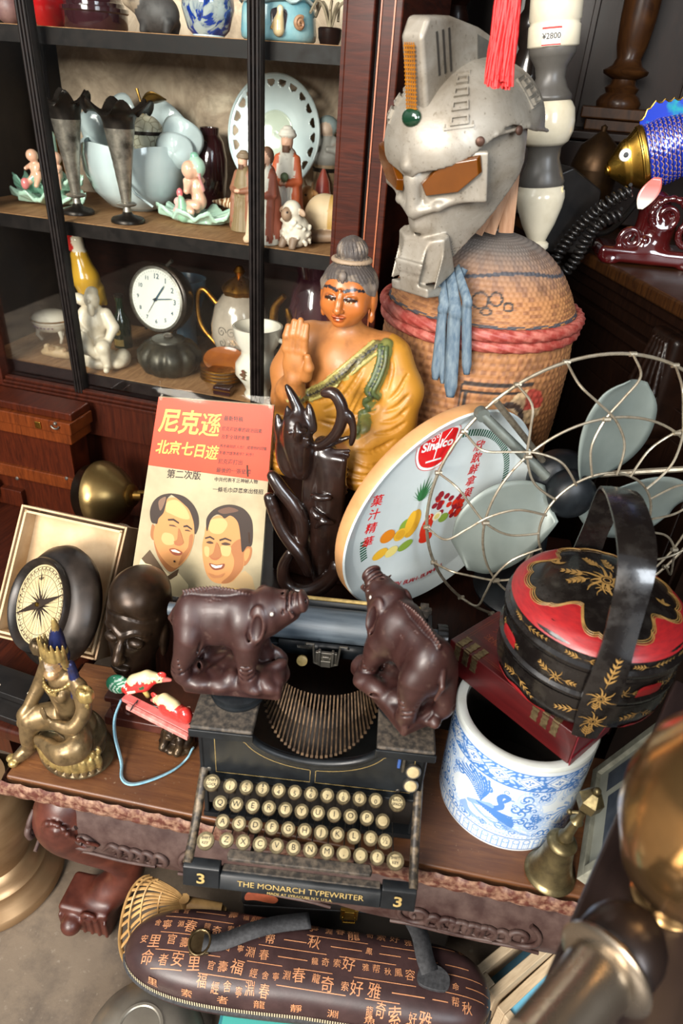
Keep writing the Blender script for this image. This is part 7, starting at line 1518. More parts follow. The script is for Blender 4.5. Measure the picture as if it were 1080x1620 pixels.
for i in range(NB):
 t_=(i+.5)/NB;a=PI*t_;f0=V((cu-ru*.985*cos(a),vc-(vc-VP-.003)*sin(a)**.75,WT-.003-(dw-.003)*sin(a)));f1=V((cu-ru*.80*cos(a),vc-.012-.040*sin(a)**.9,WT+.002-.004*sin(a)))
 mid=f0.lerp(f1,.5)+V((0,0,-.004));g=G();side=(f1-f0).cross(V((0,0,1))).normalized();upn=side.cross(f1-f0).normalized()
 vs=[]
 for p,hh_,w in ((f0,.0022,.0009),(mid,.0020,.0008),(f1,.0024,.0008)):
  for sx,sz in ((-1,-1),(1,-1),(1,1),(-1,1)):vs.append(p+side*sx*w+upn*sz*hh_)
 g.add(vs,[(0,1,2,3),(8,11,10,9)]+[(k*4+j,k*4+(j+1)%4,k*4+4+(j+1)%4,k*4+4+j) for k in (0,1) for j in range(4)])
 g.box(f0+V((0,.0005,.0015)),(.0030,.003,.0045),rot_to(upn,side));g.obj('typebar',M_bar,TW,smooth=0)
pv,pw,pr=VP+.148,WT+.026,.021
g=G();g.lathe([(pr*.4,-.048),(pr*.4,-.001),(pr,0),(pr,.268),(pr*.4,.269),(pr*.4,.292)],(-.025,pv,pw),RY(PI/2),40);g.obj('platen',mat('blue_grey_rubber','#39434c','#59636b',.5,0,26,stretch=(.4,4,4)),TW,smooth=40)
g=G();g.prism([(0,0),(.25,0),(.25,.018),(0,.018)],(-.005,pv+.018,pw+.000),(1,0,0),(0,.5,.86),.003);g.obj('paper_table',M_en,TW,bevel=.001)
g=G();g.box((.12,pv+.028,pw+.017),(.255,.004,.004));g.obj('paper_table_edge',M_gold,TW,bevel=.001)
g=G();g.box((.115,pv-.004,pw-.024),(.275,.03,.006));g.box((-.022,pv+.0,pw-.008),(.006,.05,.04));g.box((.250,pv,pw-.008),(.006,.05,.04));g.obj('carriage_frame',M_en,TW,bevel=.001)
for u in (-.052,.266):
 g=G();g.lathe([(.014,-.006),(.0145,-.004),(.0145,.004),(.014,.006)],(u,pv,pw),RY(PI/2),40,mod=lambda a,k:(1+.05*(int(a/(2*PI)*40)%2),0))
 g.obj('platen_knob',M_blk,TW,smooth=30)
g=G();g.tube(cat_rom([(-.036,pv-.012,pw+.018),(-.040,pv-.026,pw+.020),(-.037,pv-.034,pw+.010),(-.039,pv-.040,pw-.008),(-.036,pv-.046,pw-.018)],5),[.0035]*16+[.0032]*2+[.0045,.0052,.0045],10);g.tube([V((-.030,pv-.008,pw+.014)),V((.012,pv-.006,pw+.020))],.006,10);g.tube([V((-.018,pv-.03,pw-.02)),V((-.014,pv-.008,pw+.014))],.0045,10);g.obj('carriage_lever',M_nickel,TW)
sc0=X(at_y(640,952,.69));g=G();wq=pw+.03
g.box((.215,pv+.032,pw+.012),(.075,.006,.006));
for i in range(20):g.box((.182+i*.0035,pv+.026,pw+.010),(.0016,.008,.008))
g.box((.222,pv+.026,pw+.014),(.008,.014,.016));g.box((.243,pv+.026,pw+.012),(.010,.016,.020));g.obj('tabulator_rack',M_dust,TW,smooth=0)
gc=X(at_z(496,1052,TWo.z+WT+.012));g=G();gz=WT+.008
for sx in (-1,1):
 g.tube([V((cu+sx*.026,vc+.004,gz+.012)),V((cu+sx*.024,vc-.002,gz+.020)),V((cu+sx*.016,vc-.002,gz+.020)),V((cu+sx*.014,vc-.004,gz-.008)),V((cu+sx*.004,vc-.006,gz-.010))],.0014,6)
g.obj('ribbon_wire',M_nickel,TW)
g=G();g.box((cu,vc-.003,gz),(.026,.004,.020));g.box((cu-.008,vc-.006,gz+.004),(.003,.006,.022));g.box((cu+.008,vc-.006,gz+.004),(.003,.006,.022));g.box((cu,vc-.007,gz-.004),(.012,.005,.010));g.box((cu,vc-.008,gz+.006),(.008,.003,.004));g.obj('type_guide',M_nickel,TW,bevel=.0008)
g=G();g.lathe([(.0065,0),(.0065,.003),(.004,.004)],(cu-.028,vc-.008,gz-.002),RX(1.2),20);g.obj('bell_screw',M_gold,TW)
g=G();g.tube([V((cu-.036+.018*i/40+.0,vc+.004+.0018*cos(i*1.6),gz+.008+.0018*sin(i*1.6))) for i in range(41)],.0006,5);g.obj('spring',M_nickel,TW)
g=G();g.grid(lambda a,b:V((cu-.06+.12*a,vc+.012+.004*b,WT-.004+.018*b)),4,2);g.obj('ribbon_vane',M_en,TW,solid=.002)
g=G();g.prism([(-.078,-.006),(.078,-.006),(.080,0),(.078,.006),(-.078,.006),(-.080,0)],(cu-.004,.020,.030),(1,0,0),(0,1,.12),.006,taper=.985);g.obj('space_bar',M_dust,TW,bevel=.0015)
for u in (.07,.185):g=G();g.tube([V((u,.022,.03)),V((u,.05,.02)),V((u,VP+.02,.015))],.0022,6);g.obj('space_bar_arm',M_en,TW)
KEYS=[]
def row(n,a,b,labs,size=1.0):return [(a[0]+(b[0]-a[0])*i/(n-1),a[1]+(b[1]-a[1])*i/(n-1),l,size) for i,l in enumerate(labs)]
KEYS+=row(10,(364,1243),(594,1266),['1','2','3','4','5','6','7','8','9','0']);KEYS+=row(10,(348,1270),(580,1294),list('QWERTYUIOP'))+[(605,1299,'',1.)]
KEYS+=row(9,(352,1300),(559.5,1323),list('ASDFGHJKL'))+[(586,1326,':',1.),(609,1331,'½',1.)];KEYS+=row(10,(358,1329),(596.5,1356.5),list('ZXCVBNM')+[',','.','?'])
KEYS+=[(335,1238,'SHIFT\nLOCK',1.18),(628,1270,'BACK\nSPACE',1.18),(325,1330,'SHIFT\nKEY',1.2),(625,1362,'SHIFT\nKEY',1.2)]
ko=XF[TW.name]@V((0,.018,.0535));kn=XF[TW.name].to_3x3()@V((0,-.46,.89))
M_ring=mat('key_ring_nickel','#b0a27e','#7a6c50',.3,.9,200);M_kc=MATS['key_cream']
kx=(XF[TW.name].to_3x3()).inverted()@V(kn)
Rk=rot_to(V((0,-.30,.95)))
for px,py,lab,sz in KEYS:
 p=X(at_pl(px,py,ko,kn));r=.0079*sz;kd=V((0,-.30,.954))
 U=V((1,0,0));W_=kd.cross(U);Rq=Matrix((U,W_,kd)).transposed()
 g=G();g.lathe([(r*.75,-.0045),(r*.98,-.003),(r,-.0005),(r*.97,.0008),(r*.88,.0008)],p,Rq,24,mi=0);g.lathe([(r*.9,.0004),(r*.6,.0009),(0,.0011)],p,Rq,24,mi=1)
 f=lambda a,b,off=0:p+Rq@V((a,b,.0012+off))
 if lab:
  if len(lab)>2:
   for k,wd_ in enumerate(lab.split('\n')):g.text(wd_,r*.42,f,0,mi=2,bold=.01,y=r*(.26-.5*k))
  elif lab.isdigit():g.text(lab,r*.85,f,0,mi=2,y=-r*.28);g.text('"#$%_&\'()-'[int(lab)-1] if lab !='1' else '!',r*.6,f,0,mi=2,y=r*.42)
  else:g.text(lab,r*1.05,f,0,mi=2)
 ky=g.obj('key',[M_ring,M_kc,M_ink],TW,smooth=40)
 g=G();e=V((p.x,VP+.008,max(.012,p.z-.052)));a_=p+kd*-.0045
 g.tube([a_,a_+V((0,.0015,-.010)),V((p.x,p.y+.008,p.z-.022)),e],.0013,5,flat=.6);g.obj('key_lever',M_nickel,ky)
g=G();g.box((WD/2,VP+.004,.045),(WD-.01,.004,.055));g.obj('lever_guide',M_blk,TW)
# --- carved boars
M_boar=None
t=NT('oxblood_carving');vec=t.co('Object');n1=t.noise(vec,26,6,.65,.6);geo=t.n('ShaderNodeNewGeometry');pt_=t.ramp(geo.outputs['Pointiness'],[(.49,0.),(.56,1.)])
c=t.mix(t.ramp(n1,[(.35,0.),(.75,1.)]),'#1c0909','#2c100e');c=t.mix(t.math('MULTIPLY',pt_,.35),c,'#6e4c42');c=t.mix(t.ramp(t.noise(vec,90,4),[(.6,0.),(.85,.35)]),c,'#7a6558');t.base(c);t.set(Roughness=t.ramp(n1,[(.3,.36),(.7,.55)]),Coat_Weight=.05);t.bump(t.noise(vec,70,6),.12,.001);M_boar=t.m
def boar(name,lab,pos,yaw,L,pitch=0,head=(0,.0)):
 T=thing(name,lab,'figurine',pos,(pitch,0,yaw),'carved boars');T.scale=(.76,.9,1.);k=L/.19;q=lambda*a:tuple(x*k for x in a);y_,zr=head
 s=SD(q(-.105,-.06,-.0),q(.115,.06,.152),.0014)
 for i in range(46):
  a=random.uniform(0,2*PI);r=math.sqrt(random.random());s.ell(q(.082*r*cos(a),.038*r*sin(a),.012+.010*random.random()),q(random.uniform(.012,.026),random.uniform(.008,.016),random.uniform(.007,.013)),RZ(random.uniform(-.6,.6))@RY(random.uniform(-.4,.4)),k=.004*k)
 s.box(q(0,0,.010),q(.075,.034,.010),rd=.006*k,k=.01*k)
 for i in range(10):
  a0=random.uniform(0,6.28);rr=random.uniform(.4,1.02);z0=random.uniform(.012,.026);s.chain([q(.088*rr*cos(a0+.16*j),.044*rr*sin(a0+.16*j),z0+.005*sin(a0*3+j)) for j in range(8)],[.0012*k]+[.0026*k]*6+[.001*k],.002*k,op='s',smooth=3)
 for i in range(14):x=-.085+.013*i;s.chain([q(x,-.046,.004),q(x+.008*sin(i),-.046,.018),q(x+.012,-.034,.030)],[.0022*k,.0028*k,.0016*k],.002*k,op='s',smooth=3)
 s.ell(q(-.03,0,.090),q(.050,.028,.031),k=.01*k);s.ell(q(-.062,0,.088),q(.030,.033,.038),k=.009*k);s.ell(q(.014,0,.093),q(.036,.035,.039),k=.009*k);s.ell(q(-.02,0,.112),q(.045,.018,.016),k=.012*k)
 hx,hz=.050,.104
 R=RZ(y_)@RY(-.42+zr);o=np.array((hx-.012,0,hz));hp_=lambda x,y,z:tuple((o+np.array(R@V((x,y,z))))*k)
 s.chain([hp_(-.02,0,-.004),hp_(.012,0,.002),hp_(.036,0,.0),hp_(.062,0,-.002)],[.032*k,.027*k,.019*k,.0125*k],.006*k);s.ell(hp_(.066,0,-.001),q(.006,.0135,.0135),R,k=.003*k)
 s.chain([hp_(.012,0,-.016),hp_(.048,0,-.014)],[.014*k,.008*k],.006*k)
 for i in range(4):s.chain([hp_(.040+.007*i,-.018,.004),hp_(.042+.007*i,0,.017-.002*i),hp_(.040+.007*i,.018,.004)],.0016*k,.002*k,op='s',smooth=3)
 for sy in (-1,1):
  s.ell(hp_(.002,sy*.026,.006),q(.014,.006,.023),R@RX(sy*.35)@RY(.5),k=.002*k);s.ell(hp_(.002,sy*.031,.004),q(.008,.0035,.015),R@RX(sy*.35)@RY(.5),k=.002*k,op='s')
  s.ell(hp_(.026,sy*.019,.010),q(.0055,.0035,.0045),R,k=.001*k);s.ell(hp_(.026,sy*.0215,.010),q(.003,.0022,.0028),R,k=.001*k)
  s.chain([hp_(.046,sy*.011,-.010),hp_(.052,sy*.019,-.004),hp_(.050,sy*.021,.006)],[.0032*k,.0026*k,.0012*k],.001*k);s.ell(hp_(.0715,sy*.005,0),q(.0025,.0025,.0032),k=.001*k,op='s')
  for (x0,fx,z1) in ((-.062,-.072,.054),(.022,.030,.056)):
   fx=fx+sy*.008;s.chain([q(x0,sy*.018,.078),q((x0+fx)/2,sy*.023,z1),q(fx,sy*.024,.034),q(fx+.004,sy*.024,.024)],[.023*k,.0145*k,.0105*k,.0125*k],.006*k,smooth=3)
   for i in range(4):z=.036+.0075*i;s.chain([q(fx-.016,sy*.022,z),q(fx,sy*.040,z-.002),q(fx+.016,sy*.024,z)],.0013*k,.0015*k,op='s',smooth=3)
  s.chain([q(-.045,sy*.031,.105),q(-.04,sy*.034,.085),q(-.05,sy*.030,.065)],.0022*k,.003*k,op='s');s.chain([q(-.012,sy*.03,.11),q(-.006,sy*.036,.09),q(-.014,sy*.031,.068)],.0024*k,.003*k,op='s');s.chain([q(.03,sy*.028,.12),q(.026,sy*.034,.10),q(.03,sy*.031,.08)],.002*k,.003*k,op='s')
 for i in range(24):x=-.07+.0048*i;z=.116+.012*sin(PI*(i+2)/26);s.cap(q(x,0,z),q(x-.004,0,z+.010),.0036*k,.0018*k,.001*k)
 for i in range(30):
  x=-.075+.0042*i;z=.112+.012*sin(PI*(i+2)/30)
  for sy in (-1,1):s.cap(q(x,sy*.008,z+.001),q(x+.005,sy*.019,z-.010),.0009*k,.0006*k,.001*k,op='s')
 s.chain([q(-.088,0,.1),q(-.098,.004,.085),q(-.094,.008,.066)],[.0045*k,.0035*k,.0022*k],.002*k)
 s.obj('carving',M_boar,T,colored=False)
 for sy in (-1,1):g=G();g.ell(hp_(.026,sy*.0222,.010),(.0034*k,.002*k,.0026*k),R,12,8);g.obj('eye',mat('pale_inlaid_eye','#a8a29a',rough=.2),T)
s1=SPL[0];s2=SPL[1]
boar('boar_statuette','oxblood carved boar with snout raised, facing the other boar across the platen',V((s1.x-.004,s1.y+.004,s1.z)),TWa+.02,.178)
boar('boar_statuette','oxblood carved boar turned half away, mane showing, on the spool cover beside the porcelain pot',V((s2.x-.010,s2.y-.004,s2.z)),PI-.95+.2,.178,0,(.0,.0))
# --- round tin drinks tray
TC=V((-.063,.776,.674));TRr=.1585;ty,tl_=.895,-.146
tn=V((sin(ty)*cos(tl_),-cos(ty)*cos(tl_),sin(tl_)));th_=V((cos(ty),sin(ty),0));tv_=tn.cross(th_)
def tuv(px,py):p=at_pl(px,py,TC,tn)-TC;return p.dot(th_),p.dot(tv_)
a=tuv(690,695);b=tuv(617,893);rot=math.atan2(-(a[0]-b[0]),a[1]-b[1])
tU=th_*cos(rot)+tv_*sin(rot);tV=tv_*cos(rot)-th_*sin(rot)
TY_=thing('drinks_tray','round white tin drinks tray with red logo and fruit picture behind the fan guard','tray',TC)
RT=Matrix((tU,tV,tn)).transposed();z0=V((0,0,-.0008));tf=lambda a,b,off=0:z0+RT@V((a,b,off))
M_tin=mat('white_enamelled_tin','#c9d2d2','#bcc6c6',.28,0,10,coat=.2);M_tan=mat('tan_painted_rim','#b98a5c','#a37448',.45,0,20)
R=TRr
g=G();g.lathe([(R*.995,.009),(R*.98,.0105),(R*.95,.008),(R*.87,.001),(R*.85,0),(0,0)],z0,RT,96,cap=False);g.obj('tray_face',M_tin,TY_,smooth=50)
g=G();g.lathe([(R*.995,.009),(R*1.0,.007),(R*1.0,-.006),(R*.98,-.0115),(R*.90,-.0125),(0,-.0125)],z0,RT,96,cap=False);g.obj('underside',M_tan,TY_,smooth=50)
M_green=mat('tray_green_ink','#0a4a30',rough=.35);M_redk=mat('tray_red_ink','#c4181c',rough=.3);M_whk=mat('tray_white_ink','#d4dad8',rough=.3)
def tp(px,py):p=at_pl(px,py,TC,tn)-TC;return p.dot(tU),p.dot(tV)
ring=[tp(*q) for q in ((544,868),(560,897),(735,662),(780,700),(770,750),(735,812))];rr_=sum(math.hypot(*q) for q in ring)/len(ring);rr_=min(rr_,R*.80);an_=[math.atan2(q[1],q[0]) for q in ring]
g=G()
def dash(a):g.flat([(rr_*cos(a),rr_*sin(a)),(rr_*1.085*cos(a+.01),rr_*1.085*sin(a+.01)),(rr_*1.085*cos(a+.032),rr_*1.085*sin(a+.032)),(rr_*cos(a+.022),rr_*sin(a+.022))],tf,.0006)
a0=an_[0] if an_[0]>0 else an_[0]+2*PI;a1=an_[1] if an_[1]>0 else an_[1]+2*PI
for i in range(int((a1-a0)/.04)+1):dash(a0+i*.04)
g.obj('dash_border',M_green,TY_,smooth=0);g=G()
for i in range(int((an_[2]-an_[5])/.04)+1):dash(an_[5]+i*.04)
g.obj('dash_border',M_green,TY_,smooth=0)
lc=tp(691,695);lc=(lc[0]*.93,lc[1]*.93);lw=R*.33
g=G();egg=[(0,-.62),(.34,-.5),(.52,-.2),(.54,.12),(.50,.36),(0,.42),(-.50,.36),(-.54,.12),(-.52,-.2),(-.34,-.5)];egg=[tuple(p) for p in cat_rom(egg,5,True)]
rt_=.10;er=lambda x,y:(lc[0]+lw*(x*cos(rt_)-y*sin(rt_)),lc[1]+lw*(x*sin(rt_)+y*cos(rt_)))
g.flat([er(x*1.12,y*1.12) for x,y in egg],tf,.0006,0);g.ribbon([er(x*1.13,y*1.13) for x,y in egg],.0008,tf,.0008,1,closed=True);g.flat([er(x,y) for x,y in egg],tf,.0010,1)
g.ribbon([er(.02,.38),er(.0,-.38)],lw*.035,tf,.0012,0);g.ribbon([er(-.24,-.42),er(.24,-.42)],lw*.05,tf,.0012,0);g.ribbon([er(-.22,.10),er(-.02,-.12),er(.16,.10),er(.34,.38)],lw*.03,tf,.0012,0)
for x,y,r in ((-.18,.2,.05),(-.06,.27,.04),(-.28,.28,.035)):g.ribbon([er(x+r*cos(q*PI/6),y+r*sin(q*PI/6)) for q in range(12)],lw*.02,tf,.0012,0,closed=True)
g.text('Sinalco',lw*.34,lambda u,v,off=0:tf(*er(u/lw,v/lw),off),.0014,0,bold=.03,y=lw*.02)
g.obj('brand_logo',[M_whk,M_redk],TY_,smooth=0)
for chs,P0,P1 in (('菓汁精華',(596,793),(581,858)),('欣飲鮮拿菓',(757,706),(739,780))):
 g=G()
 for k,c_ in enumerate(chs):
  t_=k/(len(chs)-1);x,y=tp(P0[0]+(P1[0]-P0[0])*t_,P0[1]+(P1[1]-P0[1])*t_);g.text(c_,R*.115,tf,.0007,bold=.01,x=x,y=y)
 g.obj('slogan',M_redk,TY_,smooth=0)
g=G();tx='MINUMAN BUAH-BUAHAN';n=len(tx)
for k,c_ in enumerate(tx):
 if c_==' ':continue
 a=math.radians(242)+k*math.radians(53)/(n-1);q=R*.80;g.text(c_,R*.075,tf,.0007,bold=.01,x=q*cos(a),y=q*sin(a),rot=a+PI/2)
g.obj('caption',M_redk,TY_,smooth=0)
FC=['#2f6a3c','#c9962a','#c8301c','#8f1f2a','#d8a832','#d8c878','#7f9a3a','#c9781e','#e0dcc0','#bfd0cc']
fm=[mat('fruit_print_'+c[1:],c,rough=.35) for c in FC];g=G();kf=[0]
def blob(cx,cy,rx,ry,mi,rot_=0,px=True):
 x,y=tp(cx,cy);kf[0]+=1;s_=mpp(TC)
 g.flat([(x+rx*cos(q)*cos(rot_)-ry*sin(q)*sin(rot_),y+rx*cos(q)*sin(rot_)+ry*sin(q)*cos(rot_)) for q in [i*PI/10 for i in range(20)]],tf,.0006+kf[0]*.00001,mi)
r=R/10
x0,y0=tp(656,812)
for i in range(13):
 a=-1.3+2.6*i/12;L_=r*(2.5-.9*abs(a));bx,by=tp(664,792);kf[0]+=1;g.flat([(bx-r*.2*cos(a),by),(bx+L_*sin(a)*.8,by+L_*cos(a)),(bx+r*.2*cos(a),by)],tf,.0006+kf[0]*.00001,0)
blob(640,832,r*.6,r*.75,6);blob(652,828,r*.75,r*1.5,1);blob(648,826,r*.45,r*1.2,4)
blob(674,832,r*.62,r*1.35,2);blob(676,800,r*.3,r*.75,9);blob(678,822,r*.45,r*.5,2);blob(672,850,r*.75,r*.6,2)
g.ribbon([(tp(676,818)[0]+r*.3*cos(q*PI/6),tp(676,818)[1]+r*.3*sin(q*PI/6)) for q in range(12)],r*.05,tf,.001,8,closed=True)
for i in range(34):blob(706+random.uniform(-24,28),797+random.uniform(-16,18),r*.3,r*.3,3 if i%3 else 2)
blob(700,818,r*.55,r*.5,6);blob(690,816,r*.5,r*.5,8);blob(690,816,r*.3,r*.3,5)
blob(612,848,r*.75,r*.7,7);blob(632,845,r*.68,r*.68,4);blob(632,845,r*.5,r*.5,1);blob(640,862,r*.8,r*.5,6,.5);blob(600,876,r*.78,r*.55,4,.5);blob(618,872,r*.68,r*.58,5,.5)
g.obj('fruit_picture',fm,TY_,smooth=0)
# --- wire-guarded fan
fy=.44;FCn=at_y(902,832,.815);FR=.200;fu=V((cos(fy),sin(fy),0));fn_=V((sin(fy),-cos(fy),0));FCn.z=max(FCn.z,.7045)
FN=thing('table_fan','old metal fan with grey blades behind a bent wire guard','fan',(FCn.x,FCn.y,.5));z0=V((0,0,FCn.z-.5-.0008))
ff=lambda a,b,c=0:z0+fu*a+V((0,0,b))+fn_*c
M_wire=mat('rusty_plated_wire','#a39a88','#6d5f4c',.35,.75,120,.4,.75,r2=.6);M_blade=mat('grey_blade_paint','#5f6864','#7a827c',.4,.2,8,.3,.75,r2=.5,bump=.05)
dome=lambda r:.040*(1-(r/FR)**2)**.5 if r<FR else 0
def ring_(r,c,wr):g=G();g.tube([ff(r*cos(q),r*sin(q),c) for q in [i*2*PI/96 for i in range(96)]],wr,8,closed=True);return g
gd=ring_(FR,.0,.0021).obj('guard_rim',M_wire,FN)
for r in (FR*.36,FR*.70):
 ring_(r,dome(r)+.012,.0016).obj('guard_ring',M_wire,gd)
N=9
for k in range(N):
 a0=2*PI*k/N+.3;g=G();P=[]
 for t_,da in ((0,-.20),(.12,-.20),(.3,-.10),(.45,.02),(.6,.12),(.72,.18),(.85,.2),(1,.2)):
  r=FR*(1-.64*t_);P.append(ff(r*cos(a0+da),r*sin(a0+da),dome(r)*1+.013))
 P[0]=ff(FR*cos(a0-.2),FR*sin(a0-.2),.001);P2=[]
 for t_,da in ((0,.20),(.12,.20),(.3,.10),(.45,-.02),(.6,-.12),(.72,-.18),(.85,-.2),(1,-.2)):
  r=FR*(1-.64*t_);P2.append(ff(r*cos(a0+da),r*sin(a0+da),dome(r)*1+.0165))
 P2[0]=ff(FR*cos(a0+.2),FR*sin(a0+.2),.001)
 g.tube(cat_rom(P,6),.0015,7);g.tube(cat_rom(P2,6),.0015,7)
 for r_,da in ((FR*.70,.0),):pass
 g.obj('guard_wire',M_wire,gd)
for k in range(N):
 a0=2*PI*k/N+.3
 for r_,da in ((FR*.70,.03),(FR,.2),(FR,-.2)):g=G();p=ff(r_*cos(a0+da),r_*sin(a0+da),dome(r_)+(.014 if r_<FR else 0));g.tube([p-fu*.004,p+fu*.004],.0030,8);g.obj('wire_clip',M_wire,gd)
for k in range(3):
 a0=math.radians((66,204,344)[k]);g=G()
 def bl(u,v,a0=a0):
  r=.028+.138*u;wd_=.012+.046*sin(PI*min(1,.03+.86*u))**.75*(1 if u<.8 else max(.15,(1-((u-.8)/.2)**2))**.5);s_=(v-.5)*2
  a=a0-.05+.2*u;return ff(r*cos(a)-s_*wd_*sin(a),r*sin(a)+s_*wd_*cos(a),-.022+s_*.016*(1-.3*u)+.006*s_*s_)
 g.grid(bl,26,12);g.obj('blade',M_blade,FN,smooth=80,solid=.0018)
g=G();Rf=rot_to(fn_);g.lathe([(.030,-.036),(.032,-.012),(.026,-.004),(.012,.002),(0,.003)],z0,Rf,32);g.obj('hub',M_en,FN,smooth=50)
g=G();g.lathe([(.02,-.082),(.038,-.078),(.044,-.066),(.044,-.05),(.038,-.04),(.02,-.036)],z0,Rf,36);g.obj('motor',M_en,FN,smooth=50)
for q in (0,2,4):a=q*PI/3+.25;g=G();g.tube([ff(.05*cos(a),.05*sin(a),-.05),ff(FR*cos(a),FR*sin(a),.0)],.0042,8);g.obj('guard_arm',M_wire,FN)
g=G();a=2.45;g.tube([ff(FR*cos(a),FR*sin(a),.003),ff(FR*.45*cos(a),FR*.45*sin(a),.03)],.0062,10);g.lathe([(.008,-.006),(.008,.006)],ff(FR*cos(a),FR*sin(a),.003),Rf,16);g.obj('guard_bracket',mat('grey_green_bracket','#4a504c','#6a6f68',.5,.4,30),FN)
g=G();g.tube([ff(0,-.04,-.07),ff(0,-.10,-.075),V((-fn_.x*.07,-fn_.y*.07,.03))],[.018,.015,.02],16);g.obj('stem',M_en,FN)
g=G();g.lathe([(.078,0),(.08,.006),(.07,.016),(.035,.026),(.02,.035)],V((-fn_.x*.07,-fn_.y*.07,0)),None,40);g.obj('base',M_en,FN,smooth=50)
# --- porcelain pot
PX,PY,PR,PH=.094,.606,.0845,.148
PT=thing('porcelain_pot','blue and white porcelain pot painted with a phoenix, under the red box','pot',(PX,PY,TZ))
t=NT('blue_painted_porcelain');a=t.n('ShaderNodeVertexColor');a.layer_name='Col';t.base(a.outputs[0]);t.set(Roughness=.14,Coat_Weight=.5);M_porc=t.m
pf=lambda u,v,off=0:V(((PR+off)*sin(u/PR),-(PR+off)*cos(u/PR),v))
g=G();Wp=lin('#cdd6dc');B1=lin('#4a78b8');B2=lin('#7f9fce');B3=lin('#a9bfdd')
NU,NV=900,260;vs=[];cs=[]
ca=[(random.uniform(-.265,.265),random.uniform(.028,.112),random.uniform(.006,.015),random.uniform(0,6),random.choice((1,-1))) for _ in range(300)]
U=(np.arange(NU)/NU-.5)*2*PI*PR;Z=np.arange(NV+1)/NV*PH;UU,ZZ=np.meshgrid(U,Z);C_=np.zeros(UU.shape)
bandt=(ZZ>PH*.775) & (ZZ<PH*.955);bandb=(ZZ>PH*.03) & (ZZ<PH*.165)
fl_=np.sin(UU*520+2*np.sin(ZZ*300))*np.sin(ZZ*560+2*np.sin(UU*260));C_=np.where(bandt,np.where(fl_>-.15,1.0,.55),C_)
for cx in np.arange(-.26,.27,.034):
 d_=np.abs((UU-cx)/.012)+np.abs((ZZ-PH*.865)/.0085);C_=np.where(d_<1.25,0.0,C_);C_=np.where(((d_>.95) & (d_<1.1)) | ((d_<.55) & (np.hypot((UU-cx),(ZZ-PH*.865))<.0055) & (np.sin(np.arctan2(ZZ-PH*.865,UU-cx)*4)>-.2)),.9,C_)
for z_ in (PH*.775,PH*.955,PH*.165,PH*.03):C_=np.where(np.abs(ZZ-z_)<.0009,1.0,C_)
ph=(UU/.0125)%1;C_=np.where(bandb & (np.abs(np.abs(ph-.5)-.30)<.06) & (ZZ<PH*.14),.8,C_);C_=np.where(bandb & (np.abs(np.abs(ph-.5)-.12)<.045) & (ZZ<PH*.115),.55,C_);C_=np.where(bandb & (np.abs(np.hypot((ph-.5)*.0125,ZZ-PH*.125)-.0040)<.0008),.7,C_)
mid=(ZZ>PH*.18) & (ZZ<PH*.765)
for cx,cz,r,a0,sg in ca:
 d_=np.hypot(UU-cx,ZZ-cz);m_=mid & (d_<r*1.15)
 an=np.arctan2(ZZ-cz,UU-cx);sp2=np.sin(d_/r*15+sg*an+a0);C_=np.where(m_ & (sp2>.25),np.maximum(C_,.55+.3*(d_<r*.5)),C_)
def stroke(P,w0,w1,val):
 global C_
 P=cat_rom(P,10);n=len(P)
 for i,p in enumerate(P):
  w=w0+(w1-w0)*i/n;i0=np.searchsorted(U,p[0]-w),np.searchsorted(U,p[0]+w)+1;j0=np.searchsorted(Z,p[1]-w),np.searchsorted(Z,p[1]+w)+1
  sl=(slice(*j0),slice(*i0));C_[sl]=np.where(np.hypot(UU[sl]-p[0],ZZ[sl]-p[1])<w,val,C_[sl])
def clear(cx,cz,rx,rz):
 global C_
 C_=np.where(((UU-cx)/rx)**2+((ZZ-cz)/rz)**2<1,0,C_)
bx=-.038;clear(bx,.066,.040,.026)
stroke([(bx+.030,.086),(bx+.034,.094),(bx+.028,.096),(bx+.024,.088),(bx+.028,.076),(bx+.018,.066)],.0022,.0045,.95)
stroke([(bx+.026,.094),(bx+.040,.092)],.0018,.0006,.95);stroke([(bx+.016,.07),(bx+.0,.062),(bx-.01,.056)],.0045,.003,.7)
for i in range(9):a=2.5-.16*i;L_=.050-.0015*i;stroke([(bx+.004,.070),(bx+.004+L_*.5*cos(a),.070+L_*.5*sin(a)+.004),(bx+.004+L_*cos(a+.25),.070+L_*sin(a+.25))],.0012,.0016,.85)
for i in range(8):a=.1+.14*i;stroke([(bx+.0,.064),(bx+.020*cos(a)+.008,.064+.016*sin(a)-.012),(bx+.036*cos(a-.6)+.01,.058+.026*sin(a-.9))],.0012,.0018,.85)
for i in range(5):stroke([(bx-.006,.056),(bx+.010+.006*i,.048-.002*i),(bx+.03+.008*i,.05-.004*i),(bx+.046+.007*i,.042-.003*i)],.0016,.0008,.8)
for i in range(6):stroke([(bx-.014,.05),(bx-.02+.003*i,.04),(bx-.016+.008*i,.032+.001*i)],.0022,.001,.75)
cx=.075;clear(cx,.066,.024,.024)
for i in range(12):a=i*PI/6;stroke([(cx,.066),(cx+.012*cos(a),.066+.010*sin(a)),(cx+.022*cos(a+.4),.066+.019*sin(a+.4))],.0012,.002,.75)
stroke([(bx-.06,.03),(bx-.02,.026),(bx+.03,.03),(bx+.08,.027),(cx+.06,.032)],.001,.001,.8)
cols=np.where(C_[...,None]>.8,np.array(B1),np.where(C_[...,None]>.6,np.array(B2),np.where(C_[...,None]>.3,np.array(B3),np.array(Wp))))
for j in range(NV+1):
 for i in range(NU):z=Z[j];q=PR*(1-.012*(1-min(1,z/.006)));vs.append((q*sin(U[i]/PR),-q*cos(U[i]/PR),z))
